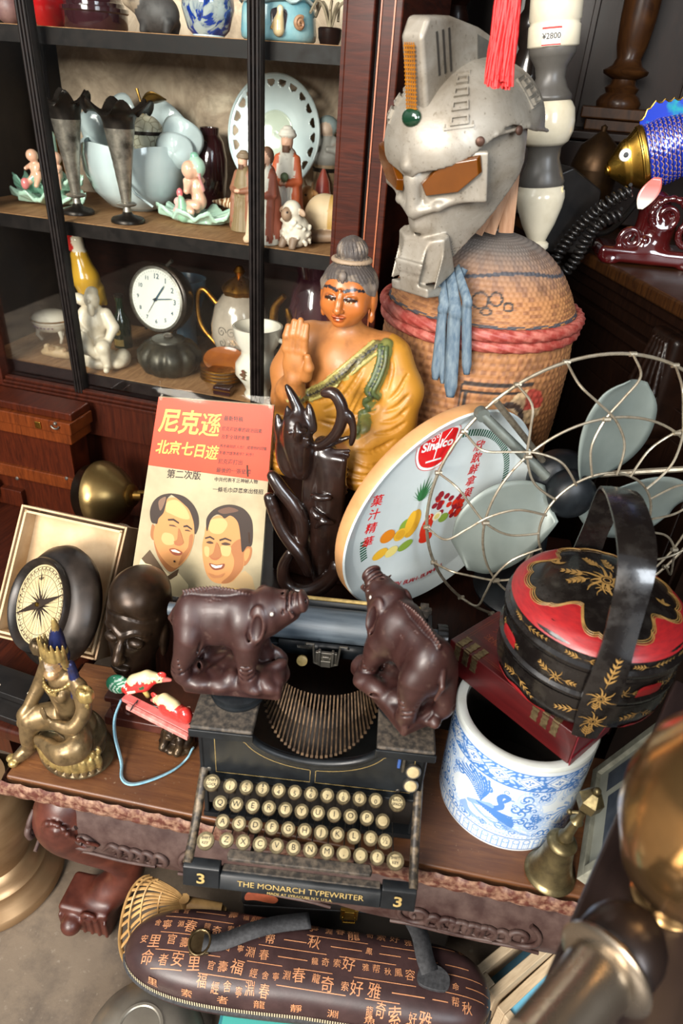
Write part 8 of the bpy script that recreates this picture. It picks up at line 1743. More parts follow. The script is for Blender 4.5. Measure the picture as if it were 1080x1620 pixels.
g.add(vs,[(j*NU+i,j*NU+(i+1)%NU,(j+1)*NU+(i+1)%NU,(j+1)*NU+i) for j in range(NV) for i in range(NU)]);g.c=[tuple(c) for c in cols.reshape(-1,4)]
g.obj('painted_wall',M_porc,PT,smooth=60)
g=G();g.lathe([(PR,PH),(PR*1.0,PH+.003),(PR*.985,PH+.006),(PR*.93,PH+.007),(PR*.86,PH+.004),(PR*.845,PH-.004)],n=80,cap=False);g.obj('rim',mat('white_glazed_porcelain','#c9cfcc','#b9bdb6',.16,0,30,coat=.5),PT,smooth=50)
g=G();g.lathe([(PR*.846,PH-.003),(PR*.84,PH-.01),(PR*.84,.012),(0,.012)],n=80,cap=False);g.obj('inside',mat('shadow_dark_inside','#2a211a','#1c1511',.7,0,20),PT,smooth=50)  # near-black colour puts the pot's inner shadow into the inside wall
# --- red wooden box, lacquer basket on it
BT=TZ+PH+.0075;RBH=.045
pA,pB=at_z(712,1012,BT+RBH),at_z(908,1163,BT+RBH);d=(pB-pA);d.z=0;RL=d.length+.004;ra=math.atan2(d.y,d.x);RD=.092
RB=thing('red_wooden_box','dark red wooden box with brass hinges laid across the porcelain pot','box',(pA.x,pA.y,BT),(0,0,ra))
M_rbox=mat('dark_red_lacquer_wood','#38090b','#4a1011',.35,0,16,stretch=(.6,6,6),bump=.08,coat=.2)
M_rend=mat('bright_red_paint','#5f0f1a','#701a26',.4,0,30)
g=G();sbx(g,0,RL,0,RD,0,RBH);g.obj('box',M_rbox,RB,bevel=.0015)
g=G();sbx(g,RL,RL+.0012,.001,RD-.001,.001,RBH-.001);g.prism([(0,0),(RD*.85,0),(RD*.85,.012),(RD*.7,.016),(RD*.6,.010),(0,.012)],(RL+.0012,.0,.0),(0,1,0),(0,0,1),.001);g.obj('painted_end',M_rend,RB,smooth=0)
M_hinge=mat('tarnished_hinge_brass','#8f7e5c','#5a4a34',.4,.8,200)
for s0,nm in ((.014,'hinge'),(RL-.052,'hinge')):
 for k in range(3):
  g=G();x=s0+.013*k;P=[(-.0045,-.009),(-.0035,-.004),(-.0045,0),(-.0035,.004),(-.0045,.009),(.0045,.009),(.0035,.004),(.0045,0),(.0035,-.004),(.0045,-.009)]
  g.prism(P,(x,-.0001,RBH-.012),(1,0,0),(0,0,1),.001);g.prism(P,(x,.011,RBH+.0001),(1,0,0),(0,1,0),.001);g.tube([V((x-.004,-.0005,RBH)),V((x+.004,-.0005,RBH))],.0014,8);g.obj(nm,M_hinge,RB)
g=G();bf=frame_plane((0,0,RBH),(1,0,0),(0,1,0));g.ribbon([(.008,.008),(RL*.5,.008),(RL*.5,RD-.008),(.008,RD-.008)],.0006,bf,.0002,closed=True);g.ribbon([(.011,.011),(RL*.5-.003,.011),(RL*.5-.003,RD-.011),(.011,RD-.011)],.0005,bf,.0002,closed=True)
g.text('大别山牌',.012,bf,.0003,x=.045,y=.058,rot=0);g.text('沈阳麻将',.012,bf,.0003,x=.045,y=.040);g.obj('faded_lettering',mat('faded_gilt_print','#6e2c1e','#7f4a2a',.5,0,80),RB,smooth=0)
lz=BT+RBH+.0005;LX,LY,LR=.135,.634,.0945
LB=thing('lacquer_basket','black and red lacquered tiered food basket with an arched handle, on the red box','basket',(LX,LY,lz))
M_blq=mat('black_lacquer_worn','#0f0c0b','#1d1a17',.22,0,60,.45,.8,r2=.5,coat=.3,bump=.1,bscale=120)
M_rlq=mat('vermilion_lacquer','#8e1a1c','#74161a',.38,0,90,stretch=(1,1,8),bump=.12,bscale=140)
M_gil=mat('gold_brush_paint','#94723f','#6e5228',.4,.1,120)
h1,h2,h3=.050,.088,.128
pl1=[(LR*.80,0),(LR*.86,.002),(LR*.97,.014),(LR*1.0,.028),(LR*.985,h1-.004),(LR*1.01,h1-.002),(LR*1.01,h1)]
pl2=[(LR*1.0,h1+.001),(LR*1.02,h1+.003),(LR*1.02,h1+.006),(LR*.985,h1+.009),(LR*1.0,h1+.02),(LR*.985,h2-.006),(LR*1.01,h2-.004),(LR*1.01,h2)]
pl3=[(LR*1.01,h2+.001),(LR*1.03,h2+.003),(LR*1.03,h2+.007),(LR*.99,h2+.010),(LR*.985,h2+.020),(LR*.96,h2+.024),(LR*.86,h2+.032),(LR*.6,h2+.041),(LR*.3,h2+.0455),(0,h2+.047)]
for nm,pr_,cp in (('lower_tier',pl1,True),('upper_tier',pl2,True),('lid',pl3,False)):g=G();g.lathe(pr_,n=88,cap=cp);g.obj(nm,M_blq,LB,smooth=45)
def prof_r(pr_,z):
 for (r0,a_),(r1,b_) in zip(pr_,pr_[1:]):
  if a_<=z<=b_ and b_>a_:return r0+(r1-r0)*(z-a_)/(b_-a_)
 return pr_[-1][0]
allp=pl1+pl2+pl3[:6]
side_=lambda u,v,off=0:V(((prof_r(allp,v)+off)*sin(u/LR),-(prof_r(allp,v)+off)*cos(u/LR),v))
def lidf(u,v,off=0):
 z=None
 for (r0,a_),(r1,b_) in zip(pl3[4:],pl3[5:]):
  if r1/LR<=v<=r0/LR+1e-9:z=b_+(a_-b_)*(v*LR-r1)/(r0-r1+1e-9);break
 if z is None:z=pl3[4][1]
 return V((v*LR*sin(u),-v*LR*cos(u),z+off))
lid_xy=lambda x,y,off=0:lidf(math.atan2(x,-y),min(math.hypot(x,y),.985),off)
g=G()
edge_r=lambda a:.80+.05*abs(sin(8*a+.6))**.6-.34*max(0,cos(2.0*(a+.55)))**9*(1-.12*abs(sin(9*a)))-.22*max(0,cos(2*(a-.95)))**14
na=240
g.grid(lambda u,v:lidf(2*PI*u,.984-(.984-edge_r(2*PI*u))*v,.0005),na,8,cu=True);g.obj('red_border',M_rlq,LB,smooth=60)
g=G()
for dd,w in ((.012,.0011),(.035,.0009),(-.012,.0009)):g.ribbon([(2*PI*i/na,0) for i in range(na+1)],.010,lambda u,v,off=0:lidf(u,edge_r(u)-dd+v*.012*10*.1+0,.0008),.0) if False else g.tube([lidf(2*PI*i/na,max(.05,edge_r(2*PI*i/na)-dd),.0007) for i in range(na)],w*.55,5,closed=True,flat=.5)
g.obj('gold_cloud_line',M_gil,LB)
def flower(g,c,r,fn,n=9,off=.0008):
 for i in range(n):
  a=2*PI*i/n;L_=r*(.75+.5*(i%2));g.ribbon([(c[0]+r*.25*cos(a),c[1]+r*.25*sin(a)),(c[0]+L_*.7*cos(a+.15),c[1]+L_*.7*sin(a+.15)),(c[0]+L_*cos(a+.32),c[1]+L_*sin(a+.32))],lambda t_:r*.13*(1-t_)+r*.03,fn,off,smooth=4)
 for q in (.28,.16):g.ribbon([(c[0]+r*q*cos(2*PI*i/14),c[1]+r*q*sin(2*PI*i/14)) for i in range(14)],r*.06,fn,off,closed=True)
def leaf(g,a,b,w,fn,off=.0008):
 g.ribbon([a,((a[0]+b[0])/2,(a[1]+b[1])/2),b],lambda t_:w*max(.12,sin(PI*min(1,t_+.05))),fn,off,smooth=5)
def frond(g,a,b,n,L_,w,fn,off=.0008):
 dx,dy=b[0]-a[0],b[1]-a[1];Ln=math.hypot(dx,dy);ux,uy=dx/Ln,dy/Ln;leaf(g,a,b,w*.6,fn,off)
 for i in range(n):
  t_=(i+1)/(n+1);c=(a[0]+dx*t_,a[1]+dy*t_)
  for s_ in (1,-1):k=L_*(1-.6*t_);leaf(g,c,(c[0]+k*(ux*.8-uy*.6*s_),c[1]+k*(uy*.8+ux*.6*s_)),w,fn,off)
g=G();flower(g,(.02,.02),.26,lid_xy,12);flower(g,(-.02,-.14),.13,lid_xy,8)
for a,b in (((-.18,.05),(-.5,.1)),((-.16,.0),(-.42,-.12)),((.1,.22),(.0,.5)),((.2,.12),(.42,.3)),((-.05,.25),(-.22,.45))):frond(g,a,b,4,.12,.035,lid_xy)
for c in ((.30,-.45),(-.52,.22),(.62,-.1)):leaf(g,c,(c[0]+.1,c[1]+.06),.04,lid_xy);leaf(g,c,(c[0]+.02,c[1]+.11),.04,lid_xy);leaf(g,c,(c[0]-.07,c[1]+.07),.04,lid_xy)
g.obj('gold_lid_flowers',M_gil,LB,smooth=0)
g=G()
for cx in (-.075,-.005,.062,.12):
 flower(g,(cx-.030,h1+.018),.0085,side_,8);
 for s_ in (1,-1):frond(g,(cx-.030+s_*.006,h1+.018),(cx-.030+s_*.022,h1+.022-.004*s_),3,.008,.0016,side_)
 frond(g,(cx,.036),(cx+.026,.022),4,.009,.0016,side_);frond(g,(cx,.036),(cx-.024,.030),4,.009,.0016,side_);frond(g,(cx-.01,h2+.014),(cx+.024,h2+.017),5,.007,.0013,side_);frond(g,(cx-.012,h2+.014),(cx-.030,h2+.016),4,.007,.0013,side_)
g.obj('gold_side_sprays',M_gil,LB,smooth=0)
for cx in (-.105,.010,.062):
 g=G();P=[(cx-.013,h1+.011),(cx-.016,h1+.018),(cx-.011,h1+.026),(cx+.011,h1+.026),(cx+.016,h1+.018),(cx+.013,h1+.011)];g.grid(lambda u,v,cx=cx:side_(cx-.015+.03*u,h1+.011+.015*v*(1-.25*abs(2*u-1)**4),.0012),12,3);g.obj('red_carved_panel',M_rlq,LB,smooth=0)
for c0,c1 in ((-.12,-.035),(.045,.12)):g=G();g.grid(lambda u,v,c0=c0,c1=c1:side_(c0+(c1-c0)*u,.0075+(.006+.006*sin(PI*u)+.002*sin(14*u))*v,.0009),40,3);g.obj('red_foot_cloud',M_rlq,LB,smooth=0)
hd=V((at_z(918,1145,lz).x-LX,at_z(918,1145,lz).y-LY,0)).normalized();hs=V((hd.y,-hd.x,0))*-1
zt_=up(V((LX,LY,lz)),782)-.020
hp2=[(LR*1.02,.004),(LR*1.05,.03),(LR*1.07,.07),(LR*1.06,.11),(LR*.98,.145),(LR*.78,zt_-.022),(LR*.45,zt_-.004),(0,zt_),(-LR*.45,zt_-.004),(-LR*.78,zt_-.022),(-LR*.98,.145),(-LR*1.06,.11),(-LR*1.07,.07),(-LR*1.05,.03),(-LR*1.02,.004)]
HPt=[V(hd)*p[0]+V((0,0,p[1])) for p in cat_rom(hp2,6)];Nh=len(HPt)
def hwid(i):t_=abs(2*i/(Nh-1)-1);return .0185-.0035*math.exp(-((t_-.45)/.2)**2)-.006*max(0,t_-.7)/.3
g=G();vs=[]
for i,p in enumerate(HPt):
 T_=(HPt[min(i+1,Nh-1)]-HPt[max(i-1,0)]).normalized();nn=T_.cross(hs).normalized();w=hwid(i)
 for a,b in ((-1,-.0015),(1,-.0015),(1,.0015),(.4,.0028),(-.4,.0028),(-1,.0015)):vs.append(p+hs*(w*a)-nn*b if nn.dot(p-V((0,0,.05)))<0 else p+hs*(w*a)+nn*b)
g.add(vs,[(i*6+j,i*6+(j+1)%6,(i+1)*6+(j+1)%6,(i+1)*6+j) for i in range(Nh-1) for j in range(6)]+[list(range(6)),[(Nh-1)*6+j for j in range(6)]]);hdl=g.obj('handle',M_blq,LB,smooth=50)
cum=[0.]
for i in range(1,Nh):cum.append(cum[-1]+(HPt[i]-HPt[i-1]).length)
def hf(u,v,off=0):
 i=0
 while i<Nh-2 and cum[i+1]<v:i+=1
 w=min(1,max(0,(v-cum[i])/(cum[i+1]-cum[i])));p=HPt[i].lerp(HPt[i+1],w);T_=(HPt[i+1]-HPt[i]).normalized();nn=T_.cross(hs).normalized()
 if nn.dot(p-V((0,0,.05)))<0:nn=-nn
 return p+hs*u+nn*(.0036+off)
g=G();flower(g,(.001,.030),.0125,hf,12,.0002);flower(g,(.0,.064),.0125,hf,12,.0002);frond(g,(0,.078),(.004,.118),5,.012,.0022,hf,.0002);frond(g,(-.001,.045),(-.004,.058),3,.008,.0016,hf,.0002);frond(g,(0,.004),(-.002,.022),4,.012,.0018,hf,.0002)
g.obj('gold_strap_flowers',M_gil,hdl,smooth=0)
# --- brass hand bell, framed print
b=at_z(868,1392,TZ);m=mpp(b);b.y+=.008;HB2=thing('hand_bell','small worn brass hand bell at the table edge beside the porcelain pot','bell',b);r=40*m;H=up(b,1246)
M_bell=mat('worn_bell_brass','#7f7352','#4a412e',.34,.85,70,.4,.72,r2=.55,bump=.15,bscale=160)
g=G();g.lathe([(r*.95,0),(r*1.0,.002),(r*.98,.004),(r*.90,.006),(r*.84,.009),(r*.74,H*.12),(r*.62,H*.22),(r*.55,H*.32),(r*.53,H*.37),(r*.58,H*.385),(r*.55,H*.40),(r*.46,H*.415),(r*.28,H*.425),(r*.3,H*.44)],n=48);g.obj('bell',M_bell,HB2,smooth=50)
ax2=V((.16,.04,1)).normalized();Rb=rot_to(ax2)
g=G();g.lathe([(r*.3,0),(r*.24,.005),(r*.3,.010),(r*.2,.016),(r*.17,H*.22),(r*.26,H*.245),(r*.17,H*.27),(r*.13,H*.34),(r*.2,H*.37)],(0,0,H*.40),Rb,20);g.obj('handle',M_bell,HB2,smooth=50)
g=G();c=V((0,0,H*.40))+ax2*(H*.37);g.lathe([(r*.18,0),(r*.45,H*.05),(r*.48,H*.12),(r*.22,H*.19),(0,H*.2)],c,Rb,6);g.ell(c+ax2*H*.205,r*.14);g.ell(c+V((-r*.45,0,-H*.06)),r*.11);g.tube([c+V((-r*.45,0,-H*.06)),c+V((0,0,-H*.03))],r*.06,6);g.obj('finial',M_bell,HB2,smooth=30)
pr0=V((.196,.508,TZ+.001));u_=V((.13,.99,0)).normalized();v_=V((.36,0,.93)).normalized();v_=(v_-u_*v_.dot(u_)).normalized()
FP=thing('framed_print','faded framed print leaning on its side behind the hand bell','picture',pr0);W2,H2=.165,.215;n_=v_.cross(u_)
M_cfr=mat('dusty_cream_frame','#8a8a7c','#6a6a5e',.6,0,60);M_ppr=mat('faded_print_paper','#9a9c90','#82857c',.6,0,8);M_pdk=mat('dark_print_ink','#2c3440','#4a5058',.5,0,30)
def pbox(g,a0,a1,b0,b1,c0,c1):g.prism([(b0,a0),(b1,a0),(b1,a1),(b0,a1)],n_*c0,v_,u_,c1-c0)
for (a0,a1,b0,b1) in ((0,W2,0,.012),(0,W2,H2-.012,H2),(0,.012,.012,H2-.012),(W2-.012,W2,.012,H2-.012)):g=G();pbox(g,a0,a1,b0,b1,0,.012);g.obj('frame_bar',M_cfr,FP,bevel=.001)
g=G();pbox(g,.01,W2-.01,.01,H2-.01,0,.006);g.obj('paper',M_ppr,FP)
pfn=lambda a,b,off=0:n_*(.0062+off)+v_*b+u_*a
g=G();g.flat([(.03,.035),(.105,.035),(.105,H2-.07),(.03,H2-.07)],pfn,.0002);g.flat([(.115,.03),(.145,.03),(.145,H2-.04),(.115,H2-.04)],pfn,.0002);g.obj('print_images',M_pdk,FP,smooth=0)
g=G()
for k in range(16):g.ribbon([(.02+.008*(k%2),.18-.0+.0022*(k%8)),(.02+.06+.02*(k%3),.18+.0022*(k%8))],.0007,pfn,.0003);g.ribbon([(.018,.04+.008*k),(.026,.04+.008*k)],.0012,pfn,.0003)
g.obj('print_text',M_ink,FP,smooth=0)
g=G();g.box(u_*W2*.5+v_*H2*.45-n_*.004,(.02,.02,.02)) if False else pbox(g,.06,.10,0,H2*.8,-.006,0);g.obj('strut',M_dark,FP)
# --- patterned instrument case on books, under the table's edge
cz0=.062
cl,cr=at_z(196,1512,.10),at_z(772,1600,.10);cax=(cr-cl);cax.z=0;CLn=cax.length;cyaw=math.atan2(cax.y,cax.x)
CSO=thing('instrument_case','long rounded brown case embossed with orange seal characters, black webbing straps','case',((cl.x+cr.x)/2,(cl.y+cr.y)/2+.008,cz0),(0,0,cyaw))
M_lea=mat('brown_embossed_leather','#2c1c1c','#3d2a29',.42,0,30,bump=.25,bscale=320,bdist=.0004);M_org=mat('orange_seal_ink','#b8805a','#a06a48',.5,0,80)
hl=CLn/2;CHh=.092
def cw(x):t_=x/hl;return (.053+.012*max(0,t_)-.004*sin(PI*t_))*max(0.,1-abs(t_)**5.5)**.5 if abs(t_)<1 else 0.
def csec(x,a):
 w=cw(x);e=max(0.,1-abs(x/hl)**7)**.5;c_,s_=cos(a),sin(a);p=.62
 return V((x,math.copysign(abs(c_)**p,c_)*w,CHh/2+math.copysign(abs(s_)**p,s_)*CHh/2*e))
xs_=[-hl*cos(PI*i/80) for i in range(81)]
g=G();vs=[];NA=48
for x in xs_:vs+=[csec(x,2*PI*j/NA) for j in range(NA)]
g.add(vs,[(i*NA+j,i*NA+(j+1)%NA,(i+1)*NA+(j+1)%NA,(i+1)*NA+j) for i in range(80) for j in range(NA)]);g.obj('shell',M_lea,CSO,smooth=80)
def cf_(x,y,off=0):
 w=max(cw(x),1e-4);q=min(max(y/w,-.995),.995);c_=math.copysign(abs(q)**(1/.62),q);s_=math.sqrt(max(0,1-c_*c_));e=max(0.,1-abs(x/hl)**7)**.5
 n_=V((0,q*abs(q)**3,1)).normalized();return V((x,q*w,CHh/2+abs(s_)**.62*CHh/2*e))+n_*off
def side_f(x,v,off=0):
 a=-PI/2*0-PI+(-.0);s_=min(max(v,-.95),.95);w=cw(x);z=CHh/2+math.copysign(abs(s_)**.62,s_)*CHh/2;cc_=math.sqrt(1-s_*s_)**.62 if abs(s_)<1 else 0
 return V((x,-(w*cc_+off),z))
g=G();chs='福奇容里淵帮命經索魚官春秋者舍好鼎壽龍鳳安寧雅靜';k=0
for ri,y in enumerate((-.046,-.026,-.004,.018,.040)):
 x=-hl+.03+.012*(ri%2)
 while x<hl-.035:
  sz=random.choice((.011,.014,.018,.0095));
  if random.random()<.88 and abs(y)<cw(x)*.86:g.text(chs[(k*7+ri)%len(chs)],sz,cf_,.0007,bold=.004,x=x,y=y+random.uniform(-.003,.003),rot=random.choice((0,0,.1,-.1)));k+=1;x+=sz*1.05
  else:
   L_=random.uniform(.02,.045)
   if abs(y)<cw(x)*.85 and abs(y)<cw(min(x+L_,hl*.99))*.85:g.ribbon([(x+i*L_/5,y) for i in range(6)],.0012,cf_,.0006)
   x+=L_+.006
  x+=.004
for ri,y in enumerate((-.036,-.015,.007,.029)):
 x=-hl+.05
 while x<hl-.08:
  L_=random.uniform(.04,.10);g.ribbon([(x+i*L_/8,y) for i in range(9)],.0010,cf_,.0006) if abs(y)<cw(x)*.85 and abs(y)<cw(x+L_)*.85 else None;x+=L_+random.uniform(.015,.04)
g.obj('seal_characters',M_org,CSO,smooth=0)
for i in range(9):g=G();g.text(chs[(i*5+3)%len(chs)],.016,lambda u,v,off=0:side_f(u,(v-CHh/2)/(CHh*.5)*.9,off),.0008,bold=.004,x=-hl*.78+i*hl*.19,y=CHh*.68);g.obj('side_character',M_org,CSO,smooth=0)
for sd_ in (0,1):
 g=G()
 for i in range(150):
  x=-hl*.985+2*hl*.985*i/150;x2=x+hl*.0066
  if sd_:a,b=csec(x,.03),csec(x2,.03);g.add([a+V((0,.0012,-.002)),b+V((0,.0012,-.002)),b+V((0,.0008,.004)),a+V((0,.0008,.004))],[(0,1,2,3)])
  else:g.add([side_f(x,-.05,.0012),side_f(x2,-.05,.0012),side_f(x2,.08,.0012),side_f(x,.08,.0012)],[(0,1,2,3)])
 g.obj('zip_stitching',mat('cream_stitching','#b0a588',rough=.6),CSO,smooth=0)
M_zip=mat('black_webbing','#1c1c1e','#333335',.75,0,200,bump=.4,bscale=600,bdist=.0004)
g=G();g.tube([csec(x,PI*1.0)+V((0,-.001,-.003)) for x in xs_[2:-2]],.0028,8);g.tube([csec(x,0)+V((0,.001,-.003)) for x in xs_[2:-2]],.0028,8);g.obj('zip',M_zip,CSO)
def strap(P,w,nm,mt,th=.0022):
 P=[V(p) for p in cat_rom(P,8)];N=len(P);g=G();vs=[]
 for i,p in enumerate(P):
  T_=(P[min(i+1,N-1)]-P[max(i-1,0)]).normalized();sd=T_.cross(V((0,0,1)));sd=sd.normalized() if sd.length>.05 else V((1,0,0));vs+=[p-sd*w/2,p+sd*w/2]
 g.add(vs,[(2*i,2*i+1,2*i+3,2*i+2) for i in range(N-1)]);return g.obj(nm,mt,CSO,solid=th)
iv=XF[CSO.name].inverted();lz_=lambda px,py,z:iv@at_z(px,py,z)
zt2=cz0+CHh
strap([lz_(312,1492,zt2+.004),lz_(350,1490,zt2+.008),lz_(400,1472,zt2+.016),lz_(440,1462,zt2+.012),lz_(490,1456,zt2+.006)],.022,'webbing_strap',M_zip)
strap([lz_(650,1452,zt2+.004),lz_(664,1480,zt2+.010),lz_(672,1515,zt2+.010),lz_(682,1545,zt2+.006)],.024,'webbing_strap',M_zip)
g=G();c=lz_(684,1548,zt2+.004);g.prism([tuple(p) for p in cat_rom([(-.018,-.010),(.016,-.014),(.022,.004),(.006,.016),(-.016,.012)],4,True)],c-V((0,0,.002)),(1,0,0),(0,1,0),.006);g.obj('strap_tab',M_zip,CSO,bevel=.001)
g=G();c=lz_(316,1492,zt2+.003);g.box(c,(.026,.030,.006),RZ(.2));g.tube([c+V((.014*cos(q),.016*sin(q),.003)) for q in [i*PI/10 for i in range(20)]],.0022,6,closed=True);g.obj('buckle',mat('antique_buckle','#5a4a34','#7a6a4c',.3,.9,60),CSO,bevel=.001)
M_teal=['#2f8a8c','#4a9a94','#27707a','#3a8f86']
bc=V((CSO.location.x,CSO.location.y,0))
for i in range(4):
 t_='teal book lowest of the stack under the instrument case|pale teal book second from the floor under the instrument case|dark teal book third from the floor under the instrument case|teal book topmost of the stack, right under the instrument case'.split('|')[i]
 T=thing('book',t_,'book',(bc.x-.035+.004*(i%2),bc.y-.012+.003*i,.0155*i),(0,0,cyaw+.03*(i%2)),'teal books under the case');w_,d_=.15,.125
 for z in (.0008,.0132):g=G();g.box((0,0,z+.0005),(w_,d_,.0016));g.obj('cover',mat('teal_cloth_'+str(i),M_teal[i],rough=.6),T,bevel=.0005)
 g=G();g.box((0,.001,.0072),(w_-.006,d_-.004,.0112));g.obj('pages',MATS['yellowed_pages'],T);g=G();g.box((0,-d_/2+.0008,.0072),(w_,.0016,.0128));g.obj('spine',mat('teal_cloth_'+str(i),M_teal[i]),T)
p0,p1=at_z(346,1440,.155),at_z(700,1462,.155);d=p1-p0;yaw2=math.atan2(d.y,d.x)
BC=thing('black_case','black box case with a brass latch and flaking rust paint, under the low table','case',((p0.x+p1.x)/2,(p0.y+p1.y)/2+.11,0),(0,0,yaw2));L2=d.length
M_bcase=mat('scuffed_black_case','#0e0c0c','#1c1817',.45,0,30,bump=.1)
g=G();g.box((0,0,.055),(L2,.15,.11));g.obj('body',M_bcase,BC,bevel=.004);g=G();g.box((0,0,.134),(L2+.004,.154,.044));g.obj('lid',M_bcase,BC,bevel=.006,seg=3)
g=G();g.box((.0,-.079,.112),(.026,.004,.026));g.box((0,-.082,.120),(.014,.005,.012));g.tube([V((-.009,-.083,.112)),V((-.009,-.088,.106)),V((.009,-.088,.106)),V((.009,-.083,.112))],.0018,8);g.obj('latch',M_brass_b,BC,bevel=.001)
g=G();P=[tuple(p) for p in cat_rom([(-L2/2+.004,.02),(-L2/2+.010,.042),(-L2/2+.035,.04),(-L2/2+.052,.028),(-L2/2+.046,.014),(-L2/2+.02,.02)],4,True)];g.flat(P,frame_plane((0,-.0778,.112),(1,0,0),(0,0,1)),.0003);g.flat([(x,y*1.2-.07) for x,y in P],frame_plane((0,0,.1565),(1,0,0),(0,1,0)),.0003);g.obj('rust_paint',mat('flaking_rust_paint','#8a4326','#6a2f1a',.7,0,60),BC,smooth=0)
M_bam=mat('old_bamboo','#8f6c40','#b8925c',.5,0,40,stretch=(1,1,.3));ap=at_z(296,1432,.10)
BB2=thing('bamboo_scoop','ribbed bamboo scoop basket with a short wooden handle, behind the end of the patterned case','basket',(ap.x-.06,ap.y,0));ivb=XF[BB2.name].inverted()
arc=[at_z(*q) for q in ((236,1388,.12),(222,1392,.125),(208,1408,.125),(198,1432,.115),(192,1460,.095),(190,1490,.065),(196,1515,.035),(210,1530,.006))];arc=[V(p) for p in cat_rom(arc,6)]
g=G();g.tube([ivb@p for p in arc],.0050,8,flat=.4,upv=(1,0,0));g.obj('hoop',M_bam,BB2)
for i in range(14):
 B=arc[int(i*(len(arc)-1)/13)];M_=ap.lerp(B,.55)+V((-.006,-.004,.026));P=[V(p) for p in cat_rom([ap,ap.lerp(B,.25)+V((0,0,.018)),M_,B],6)];g=G();g.tube([ivb@p for p in P],.0022,6);g.obj('rib',M_bam,BB2)
for q in (.35,.6,.8):
 P=[]
 for i in range(14):B=arc[int(i*(len(arc)-1)/13)];P.append(ivb@(ap.lerp(B,q)+V((-.006*sin(PI*q),-.004,.026*sin(PI*min(1,q*.95))+.003))))
 g=G();g.tube([V(p) for p in cat_rom(P,3)],.0014,6);g.obj('weft',M_bam,BB2)
g=G();e=at_z(350,1440,.095);g.tube([ivb@ap,ivb@e],[.012,.010],14);g.tube([ivb@(ap+V((-.004,0,-.012))),ivb@(ap+V((-.004,0,.016)))],.008,10);g.tube([ivb@(e+V((0,0,0))),ivb@V((e.x+.01,e.y+.005,.006))],[.008,.006],8);g.obj('handle',M_bam,BB2)
b=at_z(226,1640,.0);b2=at_z(226,1652,.03);GB=thing('metal_bowl','grey metal bowl upside down on the floor, patched with tape','bowl',(b2.x,b2.y,0));r=96*mpp(b2)
M_gmet=mat('dull_grey_metal','#7a746a','#938d80',.32,.7,12,r2=.5)
g=G();g.lathe([(r*1.0,0),(r*1.02,.003),(r,.006),(r*.97,r*.35),(r*.86,r*.62),(r*.62,r*.84),(r*.34,r*.93),(0,r*.95)],n=56);g.obj('bowl',M_gmet,GB,smooth=60)
g=G();g.lathe([(r*.36,r*.925),(r*.37,r*.95),(r*.33,r*.955),(r*.31,r*.94)],n=40,cap=False);g.obj('foot_ring',M_gmet,GB)
g=G();g.grid(lambda u,v:V((.02+.03*u,(.60+.012*v-.008*u)*r,.0))+V((0,0,r*.845-.10*r*v*.3)),4,3) if False else None
sph=lambda a,e:V((r*.99*cos(e)*cos(a),r*.99*cos(e)*sin(a),r*.93*sin(e)+.001));g=G();g.grid(lambda u,v:sph(1.1+.35*u,.78+.22*v)*1.012,5,5);g.obj('tape',mat('grey_tape','#55524c',rough=.6),GB)
b=at_z(-4,1378,0);m=mpp(b);BV=thing('brass_vessel','large tan brass vessel with ringed foot standing on the floor under the table corner','vessel',b);r=100*m
M_bv=mat('tan_brushed_brass','#8a6c4c','#a98a66',.3,.75,6,.3,.7,(1,1,6),r2=.42)
g=G();g.lathe([(r*1.0,0),(r*1.02,.006),(r*.98,.018),(r*.86,.026),(r*.84,.034),(r*.80,.038),(r*.80,.046),(r*.72,.052),(r*.70,.060),(r*.60,.07),(r*.62,.085),(r*.78,.115),(r*.88,.15),(r*.86,.185),(r*.7,.21),(r*.5,.225),(r*.52,.235),(r*.45,.235)],n=64);g.obj('body',M_bv,BV,smooth=50)
c=XF[BV.name].inverted()@at_d(30,1292,depth(b)-.17);c.normalize() if False else None
ang_=math.atan2(-1,.55);wp=lambda z,rr:V((r*rr*cos(ang_),r*rr*sin(ang_),z))
T=thing('silver_pendant','small tarnished silver shell pendant hanging on the brass vessel','pendant',XF[BV.name]@wp(.155,.885));sh_=V((cos(ang_),sin(ang_),0))
s=SD((-.03,-.03,-.03),(.03,.03,.03),.0015);s.ell(sh_*.007,(.018,.018,.014),k=.002);
for i in range(5):s.cap(tuple(sh_*.016+V((-.012+.006*i,0,.010))),tuple(sh_*.018+V((-.016+.008*i,0,-.012))),.0018,.001,.002,op='s')
s.obj('shell',M_nickel,T,colored=False);g=G();g.tube([sh_*.006+V((.008*cos(q),.003*sin(q),.018+.008*sin(q))) for q in [i*PI/8 for i in range(16)]],.0014,6,closed=True);g.tube([sh_*.006+V((-.01,0,.012)),sh_*.004+V((0,0,.028)),sh_*.006+V((.012,0,.012))],.0014,6);g.obj('wire',M_nickel,T)
M_bfr=mat('pale_wood_frame','#a99478','#c2ae90',.55,0,30,stretch=(1,8,8));M_bcv=mat('blue_backing_board','#5aa0be','#6fb0c8',.5,0,12);M_bdk=mat('blue_recess_board','#3f6a80','#4f8098',.5,0,12)
